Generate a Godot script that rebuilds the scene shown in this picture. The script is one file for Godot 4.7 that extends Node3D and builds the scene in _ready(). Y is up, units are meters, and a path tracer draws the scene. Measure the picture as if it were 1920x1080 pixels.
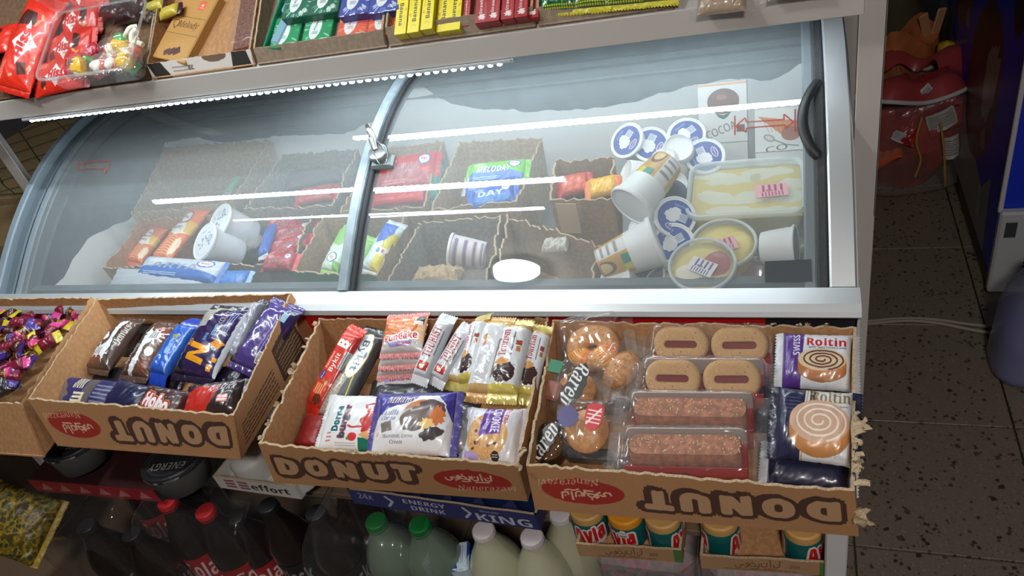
extends Node3D
# A corner shop: a curved-glass ice cream freezer, snack cartons before it, a sloped candy shelf above it.

const EYE := Vector3(0, 1.65, 0)
const RIGHT := Vector3(0.93615129, -0.22515659, -0.27004678)
const DOWN := Vector3(-0.00824724, -0.78190745, 0.62333998)
const FWD := Vector3(-0.35150069, -0.58131339, -0.73384059)
const FOC := 1420.0
const GL_Z := -0.975          # where the curved glass begins, at the front rail
const XL := -1.765            # the freezer's left and right ends
const XR := 0.088

# --- points of the place, found on real planes along a line of sight of the photograph
func sight(x: float, y: float) -> Vector3:
	return RIGHT * (x - 960.0) + DOWN * (y - 540.0) + FWD * FOC
func py(x: float, y: float, h: float) -> Vector3:
	var d := sight(x, y)
	return EYE + d * ((h - EYE.y) / d.y)
func pz(x: float, y: float, z: float) -> Vector3:
	var d := sight(x, y)
	return EYE + d * ((z - EYE.z) / d.z)
func pxx(x: float, y: float, at: float) -> Vector3:
	var d := sight(x, y)
	return EYE + d * ((at - EYE.x) / d.x)
func pn(x: float, y: float, n: Vector3, o: Vector3) -> Vector3:
	var d := sight(x, y)
	return EYE + d * (n.dot(o - EYE) / n.dot(d))
func glass_y(z: float) -> float:
	var s := clampf(GL_Z - z, 0.0, 0.5)
	return 0.874 + 0.852 * s - 0.849 * s * s
func glass_n(z: float) -> Vector3:
	var s := clampf(GL_Z - z, 0.0, 0.5)
	return Vector3(0, 1, 0.852 - 1.698 * s).normalized()
func pg(x: float, y: float, lift := 0.0) -> Vector3:      # on the curved glass
	var d := sight(x, y)
	var lo := 0.5 / d.length()
	var hi := 3.0 / d.length()
	for i in 40:
		var m := (lo + hi) / 2.0
		var p := EYE + d * m
		if p.y > glass_y(p.z) + lift:
			lo = m
		else:
			hi = m
	return EYE + d * lo

# --- geometry collector: vertices shared where the surface is smooth; triangles are given counter-clockwise seen from outside
class G:
	var v := PackedVector3Array()
	var uv := PackedVector2Array()
	var ix := PackedInt32Array()
	func add(p: Vector3, t := Vector2.ZERO) -> int:
		v.append(p)
		uv.append(t)
		return v.size() - 1
	func tri(a: int, b: int, c: int) -> void:
		ix.append(a); ix.append(c); ix.append(b)
	func quad(a: Vector3, b: Vector3, c: Vector3, d: Vector3, t := [Vector2(0, 1), Vector2(1, 1), Vector2(1, 0), Vector2(0, 0)]) -> void:
		var i := add(a, t[0]); add(b, t[1]); add(c, t[2]); add(d, t[3])
		tri(i, i + 1, i + 2); tri(i, i + 2, i + 3)
	func rows(r: Array, close_u := false, uvs: Array = [], close_v := false) -> void:   # r[j][i]: i to the right, j upward, seen from outside
		var first := v.size()
		var nx: int = r[0].size()
		for j in r.size():
			for i in nx:
				add(r[j][i], uvs[j][i] if uvs else Vector2(float(i) / maxi(nx - 1, 1), 1.0 - float(j) / maxi(r.size() - 1, 1)))
		for j in (r.size() if close_v else r.size() - 1):
			for i in (nx if close_u else nx - 1):
				var a := first + j * nx + i
				var b := first + j * nx + (i + 1) % nx
				var c := first + ((j + 1) % r.size()) * nx + (i + 1) % nx
				var d := first + ((j + 1) % r.size()) * nx + i
				tri(a, b, c); tri(a, c, d)
	func fan(ring: PackedVector3Array, up: bool) -> void:
		var mid := Vector3.ZERO
		for p in ring:
			mid += p
		mid /= ring.size()
		var c := add(mid, Vector2(0.5, 0.5))
		var first := v.size()
		for i in ring.size():
			var a := TAU * i / ring.size()
			add(ring[i], Vector2(0.5 + 0.5 * cos(a), 0.5 - 0.5 * sin(a)))
		for i in ring.size():
			var n := (i + 1) % ring.size()
			if up:
				tri(c, first + i, first + n)
			else:
				tri(c, first + n, first + i)
	func box(c: Vector3, s: Vector3, bev := 0.0, b := Basis()) -> void:
		var h := s / 2.0
		var e := minf(bev, minf(h.x, minf(h.y, h.z)) * 0.95)
		for ax in 3:
			for sg in [-1.0, 1.0]:
				var n := Vector3.ZERO; n[ax] = sg
				var u := Vector3.ZERO; u[(ax + 1) % 3] = 1.0
				var w := n.cross(u)
				var hu := h[(ax + 1) % 3] - e
				var hw := h[(ax + 2) % 3] - e
				var o := n * h[ax]
				quad(c + b * (o - u * hu - w * hw), c + b * (o + u * hu - w * hw), c + b * (o + u * hu + w * hw), c + b * (o - u * hu + w * hw))
		if e <= 0.0:
			return
		for ax in 3:      # twelve chamfers
			for s1 in [-1.0, 1.0]:
				for s2 in [-1.0, 1.0]:
					var u := Vector3.ZERO; u[ax] = 1.0
					var p := Vector3.ZERO; p[(ax + 1) % 3] = s1
					var q := Vector3.ZERO; q[(ax + 2) % 3] = s2
					var i1: int = (ax + 1) % 3
					var i2: int = (ax + 2) % 3
					var pa := p * h[i1] + q * (h[i2] - e)
					var pb := p * (h[i1] - e) + q * h[i2]
					var l := u * (h[ax] - e)
					if s1 * s2 > 0:
						quad(c + b * (pa - l), c + b * (pb - l) , c + b * (pb + l), c + b * (pa + l))
						v_flip(4, (b * (p + q)).normalized())
					else:
						quad(c + b * (pa - l), c + b * (pa + l), c + b * (pb + l), c + b * (pb - l))
						v_flip(4, (b * (p + q)).normalized())
		for sx in [-1.0, 1.0]:
			for sy in [-1.0, 1.0]:
				for sz in [-1.0, 1.0]:
					var k := Vector3(sx, sy, sz)
					var a := add(c + b * (k * Vector3(h.x, h.y - e, h.z - e)))
					add(c + b * (k * Vector3(h.x - e, h.y, h.z - e)))
					add(c + b * (k * Vector3(h.x - e, h.y - e, h.z)))
					if sx * sy * sz > 0:
						tri(a, a + 1, a + 2)
					else:
						tri(a, a + 2, a + 1)
	func v_flip(_n: int, out: Vector3) -> void:      # turns the last quad so that it faces out
		var k := ix.size() - 6
		var a := v[ix[k]]; var c := v[ix[k + 1]]; var bq := v[ix[k + 2]]
		if (bq - a).cross(c - a).dot(out) < 0.0:
			for t in [k, k + 3]:
				var m := ix[t + 1]
				ix[t + 1] = ix[t + 2]
				ix[t + 2] = m
	func lathe(prof: PackedVector2Array, seg := 24, xf := Transform3D(), sq := 0.0) -> void:   # prof: (radius, height) from the bottom up, outside to the right; sq squares the section
		var r := []
		var uvs := []
		for k in prof.size():
			var line := PackedVector3Array()
			var tl := []
			for i in seg + 1:
				var a := -TAU * i / seg
				var m := 1.0
				if sq > 0.0:
					m = 1.0 / pow(pow(absf(cos(a)), 2.0 + sq * 8.0) + pow(absf(sin(a)), 2.0 + sq * 8.0), 1.0 / (2.0 + sq * 8.0))
				line.append(xf * Vector3(cos(a) * prof[k].x * m, prof[k].y, -sin(-a) * prof[k].x * m))
				tl.append(Vector2(float(i) / seg, 1.0 - float(k) / (prof.size() - 1)))
			r.append(line)
			uvs.append(tl)
		rows(r, false, uvs)
	func tube(p: PackedVector3Array, rad: float, seg := 8, taper := 1.0, closed := false, flat := 1.0) -> void:
		var r := []
		var side := Vector3.ZERO
		for k in p.size():
			var t := (p[(k + 1) % p.size()] - p[(k - 1 + p.size()) % p.size()]) if closed else (p[mini(k + 1, p.size() - 1)] - p[maxi(k - 1, 0)])
			t = t.normalized()
			if side == Vector3.ZERO:
				side = t.cross(Vector3.UP if absf(t.y) < 0.9 else Vector3.RIGHT).normalized()
			side = (side - t * side.dot(t)).normalized()
			var up := t.cross(side)
			var line := PackedVector3Array()
			var q := rad * lerpf(1.0, taper, float(k) / maxi(p.size() - 1, 1))
			for i in seg:
				var a := TAU * i / seg
				line.append(p[k] + side * cos(a) * q + up * sin(a) * q * flat)
			r.append(line)
		rows(r, true, [], closed)
		if not closed:
			fan(r[0], false)
			fan(r[-1], true)
	func sweep(sec: PackedVector2Array, path: PackedVector3Array, ups: PackedVector3Array) -> void:   # closed section (x across, y up), counter-clockwise; flat sides
		for s in sec.size():
			var a := sec[s]
			var b := sec[(s + 1) % sec.size()]
			var r := [PackedVector3Array(), PackedVector3Array()]
			for k in path.size():
				var t := (path[mini(k + 1, path.size() - 1)] - path[maxi(k - 1, 0)]).normalized()
				var x := t.cross(ups[k]).normalized()
				r[0].append(path[k] + x * a.x + ups[k] * a.y)
				r[1].append(path[k] + x * b.x + ups[k] * b.y)
			rows(r)
		for e in [0, path.size() - 1]:
			var t := (path[mini(e + 1, path.size() - 1)] - path[maxi(e - 1, 0)]).normalized()
			var x := t.cross(ups[e]).normalized()
			var ring := PackedVector3Array()
			for q in sec:
				ring.append(path[e] + x * q.x + ups[e] * q.y)
			fan(ring, e == 0)
	func prism(poly: PackedVector2Array, y0: float, y1: float, xf := Transform3D(), bev := 0.0) -> void:    # outline in x, z
		if Geometry2D.is_polygon_clockwise(poly):
			poly.reverse()
		var top := poly
		var ring := poly.duplicate()
		if bev > 0.0:
			for i in poly.size():
				var ea := (poly[i] - poly[i - 1]).normalized()
				var eb := (poly[(i + 1) % poly.size()] - poly[i]).normalized()
				var nm := Vector2(ea.y + eb.y, -ea.x - eb.x).normalized()
				ring[i] = poly[i] - nm * bev
		top = ring
		var bb := Rect2(poly[0], Vector2.ZERO)
		for q in poly:
			bb = bb.expand(q)
		var ids := Geometry2D.triangulate_polygon(top)
		for lev in 2:
			var first := v.size()
			for q in (top if lev else poly):
				add(xf * Vector3(q.x, y1 if lev else y0, q.y), (q - bb.position) / bb.size)
			for k in range(0, ids.size(), 3):
				if lev:
					_face(first + ids[k], first + ids[k + 1], first + ids[k + 2], xf.basis * Vector3.UP)
				else:
					_face(first + ids[k], first + ids[k + 1], first + ids[k + 2], xf.basis * Vector3.DOWN)
		var n := poly.size()
		for i in n:
			var j := (i + 1) % n
			var e := poly[j] - poly[i]
			var out := xf.basis * Vector3(e.y, 0, -e.x)
			var lv := [y0, y1 - bev]
			quad(xf * Vector3(poly[i].x, lv[0], poly[i].y), xf * Vector3(poly[j].x, lv[0], poly[j].y), xf * Vector3(poly[j].x, lv[1], poly[j].y), xf * Vector3(poly[i].x, lv[1], poly[i].y))
			v_flip(4, out)
			if bev > 0.0 and ring.size() == n:
				quad(xf * Vector3(poly[i].x, lv[1], poly[i].y), xf * Vector3(poly[j].x, lv[1], poly[j].y), xf * Vector3(top[j].x, y1, top[j].y), xf * Vector3(top[i].x, y1, top[i].y))
				v_flip(4, out + xf.basis * Vector3.UP * out.length())
	func _face(a: int, b: int, c: int, out: Vector3) -> void:
		if (v[b] - v[a]).cross(v[c] - v[a]).dot(out) >= 0.0:
			tri(a, b, c)
		else:
			tri(a, c, b)
	func ball(c: Vector3, r: Vector3, seg := 12, b := Basis()) -> void:
		var rr := []
		for j in seg / 2 + 1:
			var f := -PI / 2 + PI * j / (seg / 2)
			var line := PackedVector3Array()
			for i in seg:
				var a := TAU * i / seg
				line.append(c + b * (Vector3(cos(a) * cos(f), sin(f), -sin(a) * cos(f)) * r))
			rr.append(line)
		rows(rr, true)
	func mesh(into: ArrayMesh = null) -> ArrayMesh:
		var n := PackedVector3Array()
		n.resize(v.size())
		for k in range(0, ix.size(), 3):
			var q := (v[ix[k + 2]] - v[ix[k]]).cross(v[ix[k + 1]] - v[ix[k]])
			n[ix[k]] += q; n[ix[k + 1]] += q; n[ix[k + 2]] += q
		for k in n.size():
			n[k] = n[k].normalized() if n[k].length_squared() > 1e-24 else Vector3.UP
		var a := []
		a.resize(Mesh.ARRAY_MAX)
		a[Mesh.ARRAY_VERTEX] = v; a[Mesh.ARRAY_NORMAL] = n; a[Mesh.ARRAY_TEX_UV] = uv; a[Mesh.ARRAY_INDEX] = ix
		var m := into if into else ArrayMesh.new()
		m.add_surface_from_arrays(Mesh.PRIMITIVE_TRIANGLES, a)
		return m

# --- print: a small drawing board for labels and lettering
class Cv:
	const S := 2
	static var glyphs := {}
	var im: Image
	var w: int
	var h: int
	func _init(ww: int, hh: int, bg: Color) -> void:
		w = ww; h = hh
		im = Image.create_empty(w * S, h * S, false, Image.FORMAT_RGBA8)
		im.fill(bg)
	func rect(x: float, y: float, ww: float, hh: float, c: Color) -> void:
		im.fill_rect(Rect2i(roundi(x * S), roundi(y * S), roundi(ww * S), roundi(hh * S)), c)
	func poly(p: PackedVector2Array, c: Color) -> void:
		var n := p.size()
		var lo := 1e9
		var hi := -1e9
		for q in p:
			lo = minf(lo, q.y * S); hi = maxf(hi, q.y * S)
		for y in range(maxi(0, int(ceil(lo - 0.5))), mini(h * S, int(ceil(hi - 0.5)))):
			var yy := y + 0.5
			var xs: Array[float] = []
			for i in n:
				var a := p[i] * S
				var b := p[(i + 1) % n] * S
				if (a.y <= yy) != (b.y <= yy):
					xs.append(a.x + (b.x - a.x) * (yy - a.y) / (b.y - a.y))
			xs.sort()
			for k in range(0, xs.size() - 1, 2):
				var x0 := maxi(0, int(ceil(xs[k] - 0.5)))
				var x1 := mini(w * S, int(ceil(xs[k + 1] - 0.5)))
				if x1 > x0:
					im.fill_rect(Rect2i(x0, y, x1 - x0, 1), c)
	func ell(cx: float, cy: float, rx: float, ry: float, c: Color, rot := 0.0, a0 := 0.0, a1 := TAU) -> void:
		var p := PackedVector2Array()
		for i in 41:
			var a := lerpf(a0, a1, i / 40.0)
			p.append(Vector2(cx, cy) + Vector2(cos(a) * rx, sin(a) * ry).rotated(rot))
		poly(p, c)
	func line(p: PackedVector2Array, wd: float, c: Color) -> void:
		for i in p.size() - 1:
			var d := (p[i + 1] - p[i]).normalized().orthogonal() * wd / 2.0
			poly(PackedVector2Array([p[i] + d, p[i + 1] + d, p[i + 1] - d, p[i] - d]), c)
			dot(p[i], wd / 2.0, c)
		dot(p[-1], wd / 2.0, c)
	func dot(q: Vector2, r: float, c: Color) -> void:
		var p := PackedVector2Array()
		for i in 12:
			p.append(q + Vector2(r, 0).rotated(TAU * i / 12))
		poly(p, c)
	func blob(cx: float, cy: float, rx: float, ry: float, c: Color, rough: float, sd: int, rot := 0.0) -> void:
		var rng := RandomNumberGenerator.new()
		rng.seed = sd
		var p := PackedVector2Array()
		var n := 26
		for i in n:
			var a := TAU * i / n
			p.append(Vector2(cx, cy) + (Vector2(cos(a) * rx, sin(a) * ry) * (1.0 + rng.randf_range(-rough, rough))).rotated(rot))
		poly(p, c)
	func arc(cx: float, cy: float, rx: float, ry: float, a0: float, a1: float, wd: float, c: Color) -> void:
		var p := PackedVector2Array()
		for i in 25:
			var a := lerpf(a0, a1, i / 24.0)
			p.append(Vector2(cx + cos(a) * rx, cy + sin(a) * ry))
		line(p, wd, c)
	func speck(x: float, y: float, ww: float, hh: float, n: int, r0: float, r1: float, cols: Array, sd: int) -> void:
		var rng := RandomNumberGenerator.new()
		rng.seed = sd
		for k in n:
			var q := Vector2(x + rng.randf() * ww, y + rng.randf() * hh)
			var r := rng.randf_range(r0, r1)
			var c: Color = cols[rng.randi() % cols.size()]
			poly(PackedVector2Array([q + Vector2(-r, -r * rng.randf()), q + Vector2(r * rng.randf(), -r), q + Vector2(r, r * rng.randf()), q + Vector2(-r * rng.randf(), r)]), c)
	static func shape(s: String, serif: bool, bold: bool) -> Array:
		var key := s + str(serif) + str(bold)
		if not glyphs.has(key):
			var f := SystemFont.new()
			f.font_names = PackedStringArray(["Droid Serif" if serif else "Droid Sans"])
			f.font_weight = 700 if bold else 400
			var t := TextMesh.new()
			t.font = f; t.text = s; t.font_size = 64; t.pixel_size = 1.0 / 64; t.depth = 0.0; t.curve_step = 2.0
			var a := t.get_mesh_arrays()
			var p := PackedVector2Array()
			var pts: PackedVector3Array = a[Mesh.ARRAY_VERTEX]
			var ids: PackedInt32Array = a[Mesh.ARRAY_INDEX] if a[Mesh.ARRAY_INDEX] != null else PackedInt32Array(range(pts.size()))
			var bb := Rect2(Vector2(pts[0].x, -pts[0].y), Vector2.ZERO)
			for i in ids:
				var q := Vector2(pts[i].x, -pts[i].y)
				p.append(q)
				bb = bb.expand(q)
			for i in p.size():
				p[i] -= bb.get_center()
			glyphs[key] = [p, bb.size]
		return glyphs[key]
	# s centred at (cx, cy), wd wide and hh high; o: rot, shear, fat, serif, thin
	func text(s: String, cx: float, cy: float, wd: float, hh: float, c: Color, o := {}) -> void:
		var g := shape(s, o.get("serif", false), not o.get("thin", false))
		var k := Vector2(wd / g[1].x, hh / g[1].y)
		var rot: float = o.get("rot", 0.0)
		var sh: float = o.get("shear", 0.0)
		var fat: float = o.get("fat", 0.0)
		var n := 1 if fat <= 0.0 else 10
		var src: PackedVector2Array = g[0]
		for m in n:
			var off := Vector2.ZERO if n == 1 else Vector2(fat, 0).rotated(TAU * m / n)
			for i in range(0, src.size() - 2, 3):
				var t := PackedVector2Array()
				for e in 3:
					var q := src[i + e] * k
					q.x -= q.y * sh
					t.append(Vector2(cx, cy) + off + q.rotated(rot))
				poly(t, c)
	func lines(x: float, y: float, ww: float, hh: float, n: int, c: Color, sd: int, rot := 0.0) -> void:    # rows of fine print, too small to read
		var rng := RandomNumberGenerator.new()
		rng.seed = sd
		for k in n:
			var yy := y + hh * (k + 0.5) / n
			var xx := x
			while xx < x + ww:
				var l := rng.randf_range(0.04, 0.14) * ww
				var a := Vector2(xx, yy).rotated(0)
				var p := PackedVector2Array([a, a + Vector2(minf(l, x + ww - xx), 0)])
				if rot != 0.0:
					for i in 2:
						p[i] = Vector2(x, y) + (p[i] - Vector2(x, y)).rotated(rot)
				line(p, hh / n * 0.4, c)
				xx += l + 0.03 * ww
	func barcode(x: float, y: float, ww: float, hh: float, up := false) -> void:
		rect(x, y, ww, hh, Color(0.92, 0.92, 0.92))
		var rng := RandomNumberGenerator.new()
		rng.seed = 5
		var t := 0.06
		while t < 0.92:
			var b := rng.randf_range(0.015, 0.045)
			if up:
				rect(x + ww * 0.08, y + hh * t, ww * 0.84, hh * b, Color(0.08, 0.08, 0.1))
			else:
				rect(x + ww * t, y + hh * 0.08, ww * b, hh * 0.84, Color(0.08, 0.08, 0.1))
			t += b + rng.randf_range(0.015, 0.04)
	func persian(cx: float, cy: float, k: float, c: Color, wd: float, flip := 1.0) -> void:    # the baker's name in Persian letters, drawn stroke by stroke
		var strokes := [
			[Vector2(46, -14), Vector2(45, 4), Vector2(40, 8), Vector2(33, 7), Vector2(32, -1)], [Vector2(24, -16), Vector2(25, 8)],
			[Vector2(17, -6), Vector2(16, 7), Vector2(9, 9), Vector2(4, 6), Vector2(4, -4)], [Vector2(-1, -2), Vector2(-1, 7), Vector2(-5, 14)],
			[Vector2(-5, 7), Vector2(-14, 7), Vector2(-24, 6), Vector2(-22, -1), Vector2(-15, -4), Vector2(-9, 1), Vector2(-10, 7)],
			[Vector2(-24, 6), Vector2(-29, 5), Vector2(-30, -2), Vector2(-26, -5), Vector2(-24, 0), Vector2(-27, 8), Vector2(-34, 13)],
			[Vector2(-34, 5), Vector2(-38, 1), Vector2(-44, 3), Vector2(-41, 9), Vector2(-46, 14), Vector2(-54, 12), Vector2(-56, 5)],
			[Vector2(-20, 16), Vector2(-2, 15)], [Vector2(10, 15), Vector2(38, 14)]]
		for s in strokes:
			var p := PackedVector2Array()
			for q in s:
				p.append(Vector2(cx, cy) + q * k * flip)
			line(p, wd, c)
		for q in [Vector2(39, -3), Vector2(10, -5), Vector2(-16, -10)]:
			dot(Vector2(cx, cy) + q * k * flip, wd * 0.6, c)
	func tex() -> ImageTexture:
		var o := im.duplicate()
		o.resize(w, h, Image.INTERPOLATE_BILINEAR)
		return ImageTexture.create_from_image(o)

func rgb8(r: float, g: float, b: float) -> Color:
	return Color(r / 255.0, g / 255.0, b / 255.0)

# --- materials
var mats := {}
func M(c: Color, rough := 0.6, metal := 0.0, o := {}) -> StandardMaterial3D:
	var key := str(c) + str(rough) + str(metal) + str(o)
	if mats.has(key):
		return mats[key]
	var m := StandardMaterial3D.new()
	m.albedo_color = c
	m.roughness = rough
	m.metallic = metal
	if c.a < 1.0:
		m.transparency = BaseMaterial3D.TRANSPARENCY_ALPHA
	if o.has("coat"):
		m.clearcoat_enabled = true; m.clearcoat = o.coat; m.clearcoat_roughness = o.get("coat_rough", 0.12)
	if o.has("spec"):
		m.metallic_specular = o.spec
	if o.has("emit"):
		m.emission_enabled = true; m.emission = c; m.emission_energy_multiplier = o.emit
	if o.has("sss"):
		m.subsurf_scatter_enabled = true; m.subsurf_scatter_strength = o.sss
	if o.has("back"):
		m.backlight_enabled = true; m.backlight = Color(o.back, o.back, o.back)
	mats[key] = m
	return m
func TM(t: Texture2D, rough := 0.35, o := {}) -> StandardMaterial3D:
	var m := StandardMaterial3D.new()
	m.albedo_texture = t
	m.roughness = rough
	m.metallic = o.get("metal", 0.0)
	m.texture_repeat = o.get("repeat", false)
	if o.has("coat"):
		m.clearcoat_enabled = true; m.clearcoat = o.coat; m.clearcoat_roughness = 0.1
	return m
func noise_tex(freq: float, c: Array, at: Array, size := 256, oct := 3, sd := 1) -> NoiseTexture2D:
	var n := FastNoiseLite.new()
	n.seed = sd
	n.frequency = freq
	n.fractal_octaves = oct
	var g := Gradient.new()
	g.offsets = PackedFloat32Array(at)
	g.colors = PackedColorArray(c)
	var t := NoiseTexture2D.new()
	t.width = size; t.height = size; t.seamless = true; t.noise = n; t.color_ramp = g
	return t
var grains := {}
# a mottled material; near-single-hued ones share a few grey grain pictures and are tinted
func noisy(freq: float, c: Array, at: Array, scale: float, rough: float, metal := 0.0, world := false, sd := 1, oct := 3) -> StandardMaterial3D:
	var m := StandardMaterial3D.new()
	var lo: Color = c[0]
	var hi: Color = c[-1]
	var one := absf(lo.h - hi.h) < 0.05 or hi.s < 0.12
	if one:
		var ratio := clampf(snappedf(lo.v / hi.v, 0.1), 0.6, 0.9)
		var key := str(ratio)
		if not grains.has(key):
			grains[key] = noise_tex(0.04, [Color(ratio, ratio, ratio), Color.WHITE], [0.3, 0.7], 256, 3, 1)
		m.albedo_texture = grains[key]
		m.albedo_color = hi
		scale *= freq / 0.04
	else:
		m.albedo_texture = noise_tex(freq, c, at, 256, oct, sd)
	m.uv1_triplanar = true
	m.uv1_world_triplanar = world
	m.uv1_scale = Vector3.ONE * scale
	m.uv1_offset = Vector3(sd * 0.37, sd * 0.19, sd * 0.53)
	m.roughness = rough
	m.metallic = metal
	return m

# --- things and their parts
var used := {}
func numbered(p: Node, n: String) -> String:
	var key := str(p.get_instance_id()) + n
	var k: int = used.get(key, 0)
	used[key] = k + 1
	return n if k == 0 else "%s_%03d" % [n, k]
func thing(n: String, label: String, cat: String, group := "", at := Vector3.ZERO, b := Basis()) -> Node3D:
	var o := Node3D.new()
	o.name = numbered(self, n)
	add_child(o, true)
	o.transform = Transform3D(b, at)
	return tag(o, label, cat, group)
func tag(o: Node3D, label: String, cat: String, group := "") -> Node3D:
	o.set_meta("label", label)
	o.set_meta("category", cat)
	if group:
		o.set_meta("group", group)
	return o
func part(p: Node3D, n: String, m: Mesh, mt: Variant, label := "", kind := "") -> MeshInstance3D:
	var o := MeshInstance3D.new()
	o.name = numbered(p, n)
	o.mesh = m
	if mt is Array:
		for i in mt.size():
			o.set_surface_override_material(i, mt[i])
	else:
		o.material_override = mt
	p.add_child(o, true)
	if label:
		o.set_meta("label", label)
	if kind:
		o.set_meta("kind", kind)
	return o
func struct(n: String, m: Mesh, mt: Variant, label: String, cat: String) -> MeshInstance3D:
	var o := part(self, n, m, mt)
	o.set_meta("kind", "structure")
	tag(o, label, cat)
	return o
func copy(o: Node3D, label: String, base := "") -> Node3D:
	var c: Node3D = o.duplicate()
	if not base:
		base = o.name
		if base.length() > 4 and base[-4] == "_" and base.right(3).is_valid_int():
			base = base.left(-4)
	c.name = numbered(self, base)
	add_child(c, true)
	c.set_meta("label", label)
	return c
func frame_of(a: Vector3, b: Vector3, up: Vector3) -> Basis:      # x from a to b, y as near to up as can be
	var x := (b - a).normalized()
	var y := (up - x * up.dot(x)).normalized()
	return Basis(x, y, x.cross(y))
func shown(l: Light3D) -> Light3D:
	l.shadow_enabled = true
	add_child(l, true)
	return l

# --- the scene
var grey_metal: StandardMaterial3D
var alu: StandardMaterial3D
var card: StandardMaterial3D
var card_edge: StandardMaterial3D
var white_plastic: StandardMaterial3D

func _ready() -> void:
	var cam := Camera3D.new()
	cam.name = "camera"
	cam.transform = Transform3D(Basis(RIGHT, -DOWN, -FWD), EYE)
	cam.fov = rad_to_deg(2.0 * atan(540.0 / FOC))
	cam.near = 0.02
	cam.far = 40.0
	add_child(cam)
	cam.current = true
	var env := Environment.new()
	env.background_mode = Environment.BG_COLOR
	env.background_color = Color(0.0, 0.0, 0.0)
	env.tonemap_mode = Environment.TONE_MAPPER_LINEAR
	env.tonemap_exposure = 1.0
	env.sdfgi_enabled = true
	env.ssao_enabled = true
	env.ssil_enabled = true
	var we := WorldEnvironment.new()
	we.name = "environment"
	we.environment = env
	add_child(we)
	materials()
	lamps()
	room()
	freezer()
	shelf()
	shelf_goods()
	freezer_goods()
	front_cartons()
	below()
	right_side()

func materials() -> void:
	alu = M(rgb8(206, 210, 214), 0.4, 0.55)
	grey_metal = M(rgb8(196, 191, 187), 0.5)
	card = noisy(0.05, [rgb8(164, 120, 80), rgb8(174, 128, 86), rgb8(184, 136, 92)], [0.25, 0.5, 0.75], 6.0, 0.9)
	card_edge = noisy(0.08, [rgb8(150, 124, 92), rgb8(196, 172, 140)], [0.3, 0.7], 14.0, 0.95)
	white_plastic = M(rgb8(232, 234, 236), 0.4)

const LAMP_W := Color(0.935, 0.985, 1.0)
# a strip of light-emitting beads on an aluminium channel, from a to b, shining towards dir
func led_strip(label: String, a: Vector3, b: Vector3, dir: Vector3, energy: float, group: String, bead_glow := 85.0) -> void:
	var t := thing("led_strip", label, "light", group, (a + b) / 2.0, frame_of(a, b, -dir))
	var l := a.distance_to(b)
	var g := G.new()
	g.box(Vector3(0, 0.005, 0), Vector3(l + 0.03, 0.006, 0.014), 0.0015)
	part(t, "channel", g.mesh(), alu)
	g = G.new()
	var n := int(l / 0.0165)
	for k in n:
		var x := (k + 0.5) / n * l - l / 2.0
		g.ball(Vector3(x, 0.0012, 0), Vector3(0.0046, 0.0028, 0.0062), 8)
	part(t, "led_bead", g.mesh(), M(LAMP_W, 0.4, 0.0, {"emit": bead_glow}), "", "stuff")
	var light := AreaLight3D.new()
	light.name = "strip_glow"
	light.area_size = Vector2(l, 0.012)
	light.light_color = LAMP_W
	light.light_energy = energy
	light.area_range = 8.0
	light.transform = Transform3D(Basis(t.basis.x, t.basis.x.cross(t.basis.y) * -1.0, t.basis.y), (a + b) / 2.0 + dir * 0.004)
	shown(light)

func lamps() -> void:
	# under the sloped shelf: one along its front edge, one hidden further back
	led_strip("long white LED strip along the front edge of the candy shelf", Vector3(-1.555, 1.2125, -1.149), Vector3(-0.45, 1.2125, -1.149), Vector3(0, -0.94, 0.34), 0.14, "")
	led_strip("white LED strip beneath the candy shelf, seen mirrored in the glass at right", Vector3(-0.97, 1.222, -1.335), Vector3(0.02, 1.222, -1.335), Vector3(0, -1, 0), 0.17, "", 75.0)
	led_strip("white LED strip hung high above the freezer, seen mirrored in the glass", Vector3(-2.03, 2.05, -0.955), Vector3(-0.775, 2.05, -0.945), Vector3(0, -1, 0), 0.6, "", 110.0)
	# the round ceiling lamp
	var t := thing("ceiling_lamp", "round white ceiling lamp, seen mirrored in the lower glass", "light", "", Vector3(-1.17, 2.66, -0.2))
	var g := G.new()
	g.lathe(PackedVector2Array([Vector2(0.115, -0.012), Vector2(0.128, -0.006), Vector2(0.128, 0.04), Vector2(0.0, 0.04)]), 40)
	part(t, "rim", g.mesh(), white_plastic)
	g = G.new()
	g.lathe(PackedVector2Array([Vector2(0.0, -0.012), Vector2(0.09, -0.011), Vector2(0.114, -0.008), Vector2(0.114, 0.0)]), 40)
	part(t, "diffuser", g.mesh(), M(LAMP_W, 0.4, 0.0, {"emit": 42.0}))
	var l := OmniLight3D.new()
	l.name = "ceiling_glow"
	l.position = Vector3(-1.17, 2.56, -0.2)
	l.light_size = 0.08
	l.light_color = Color(1.0, 0.97, 0.93)
	l.light_energy = 0.5
	l.omni_range = 12.0
	l.omni_attenuation = 2.0
	shown(l)
	# a second, square one over the aisle
	t = thing("ceiling_panel_lamp", "square white ceiling lamp over the aisle, outside the photo", "light", "", Vector3(0.3, 2.66, 0.8))
	g = G.new()
	g.box(Vector3(0, 0.015, 0), Vector3(0.34, 0.05, 0.34), 0.006)
	part(t, "frame", g.mesh(), white_plastic)
	g = G.new()
	g.box(Vector3(0, -0.0115, 0), Vector3(0.3, 0.004, 0.3), 0.001)
	part(t, "diffuser", g.mesh(), M(LAMP_W, 0.4, 0.0, {"emit": 12.0}))
	var al := AreaLight3D.new()
	al.name = "panel_glow"
	al.area_size = Vector2(0.3, 0.3)
	al.light_color = Color(1.0, 0.96, 0.92)
	al.light_energy = 3.0
	al.area_range = 10.0
	al.transform = Transform3D(Basis(Vector3.RIGHT, -PI / 2), Vector3(0.3, 2.64, 0.8))
	shown(al)

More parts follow.
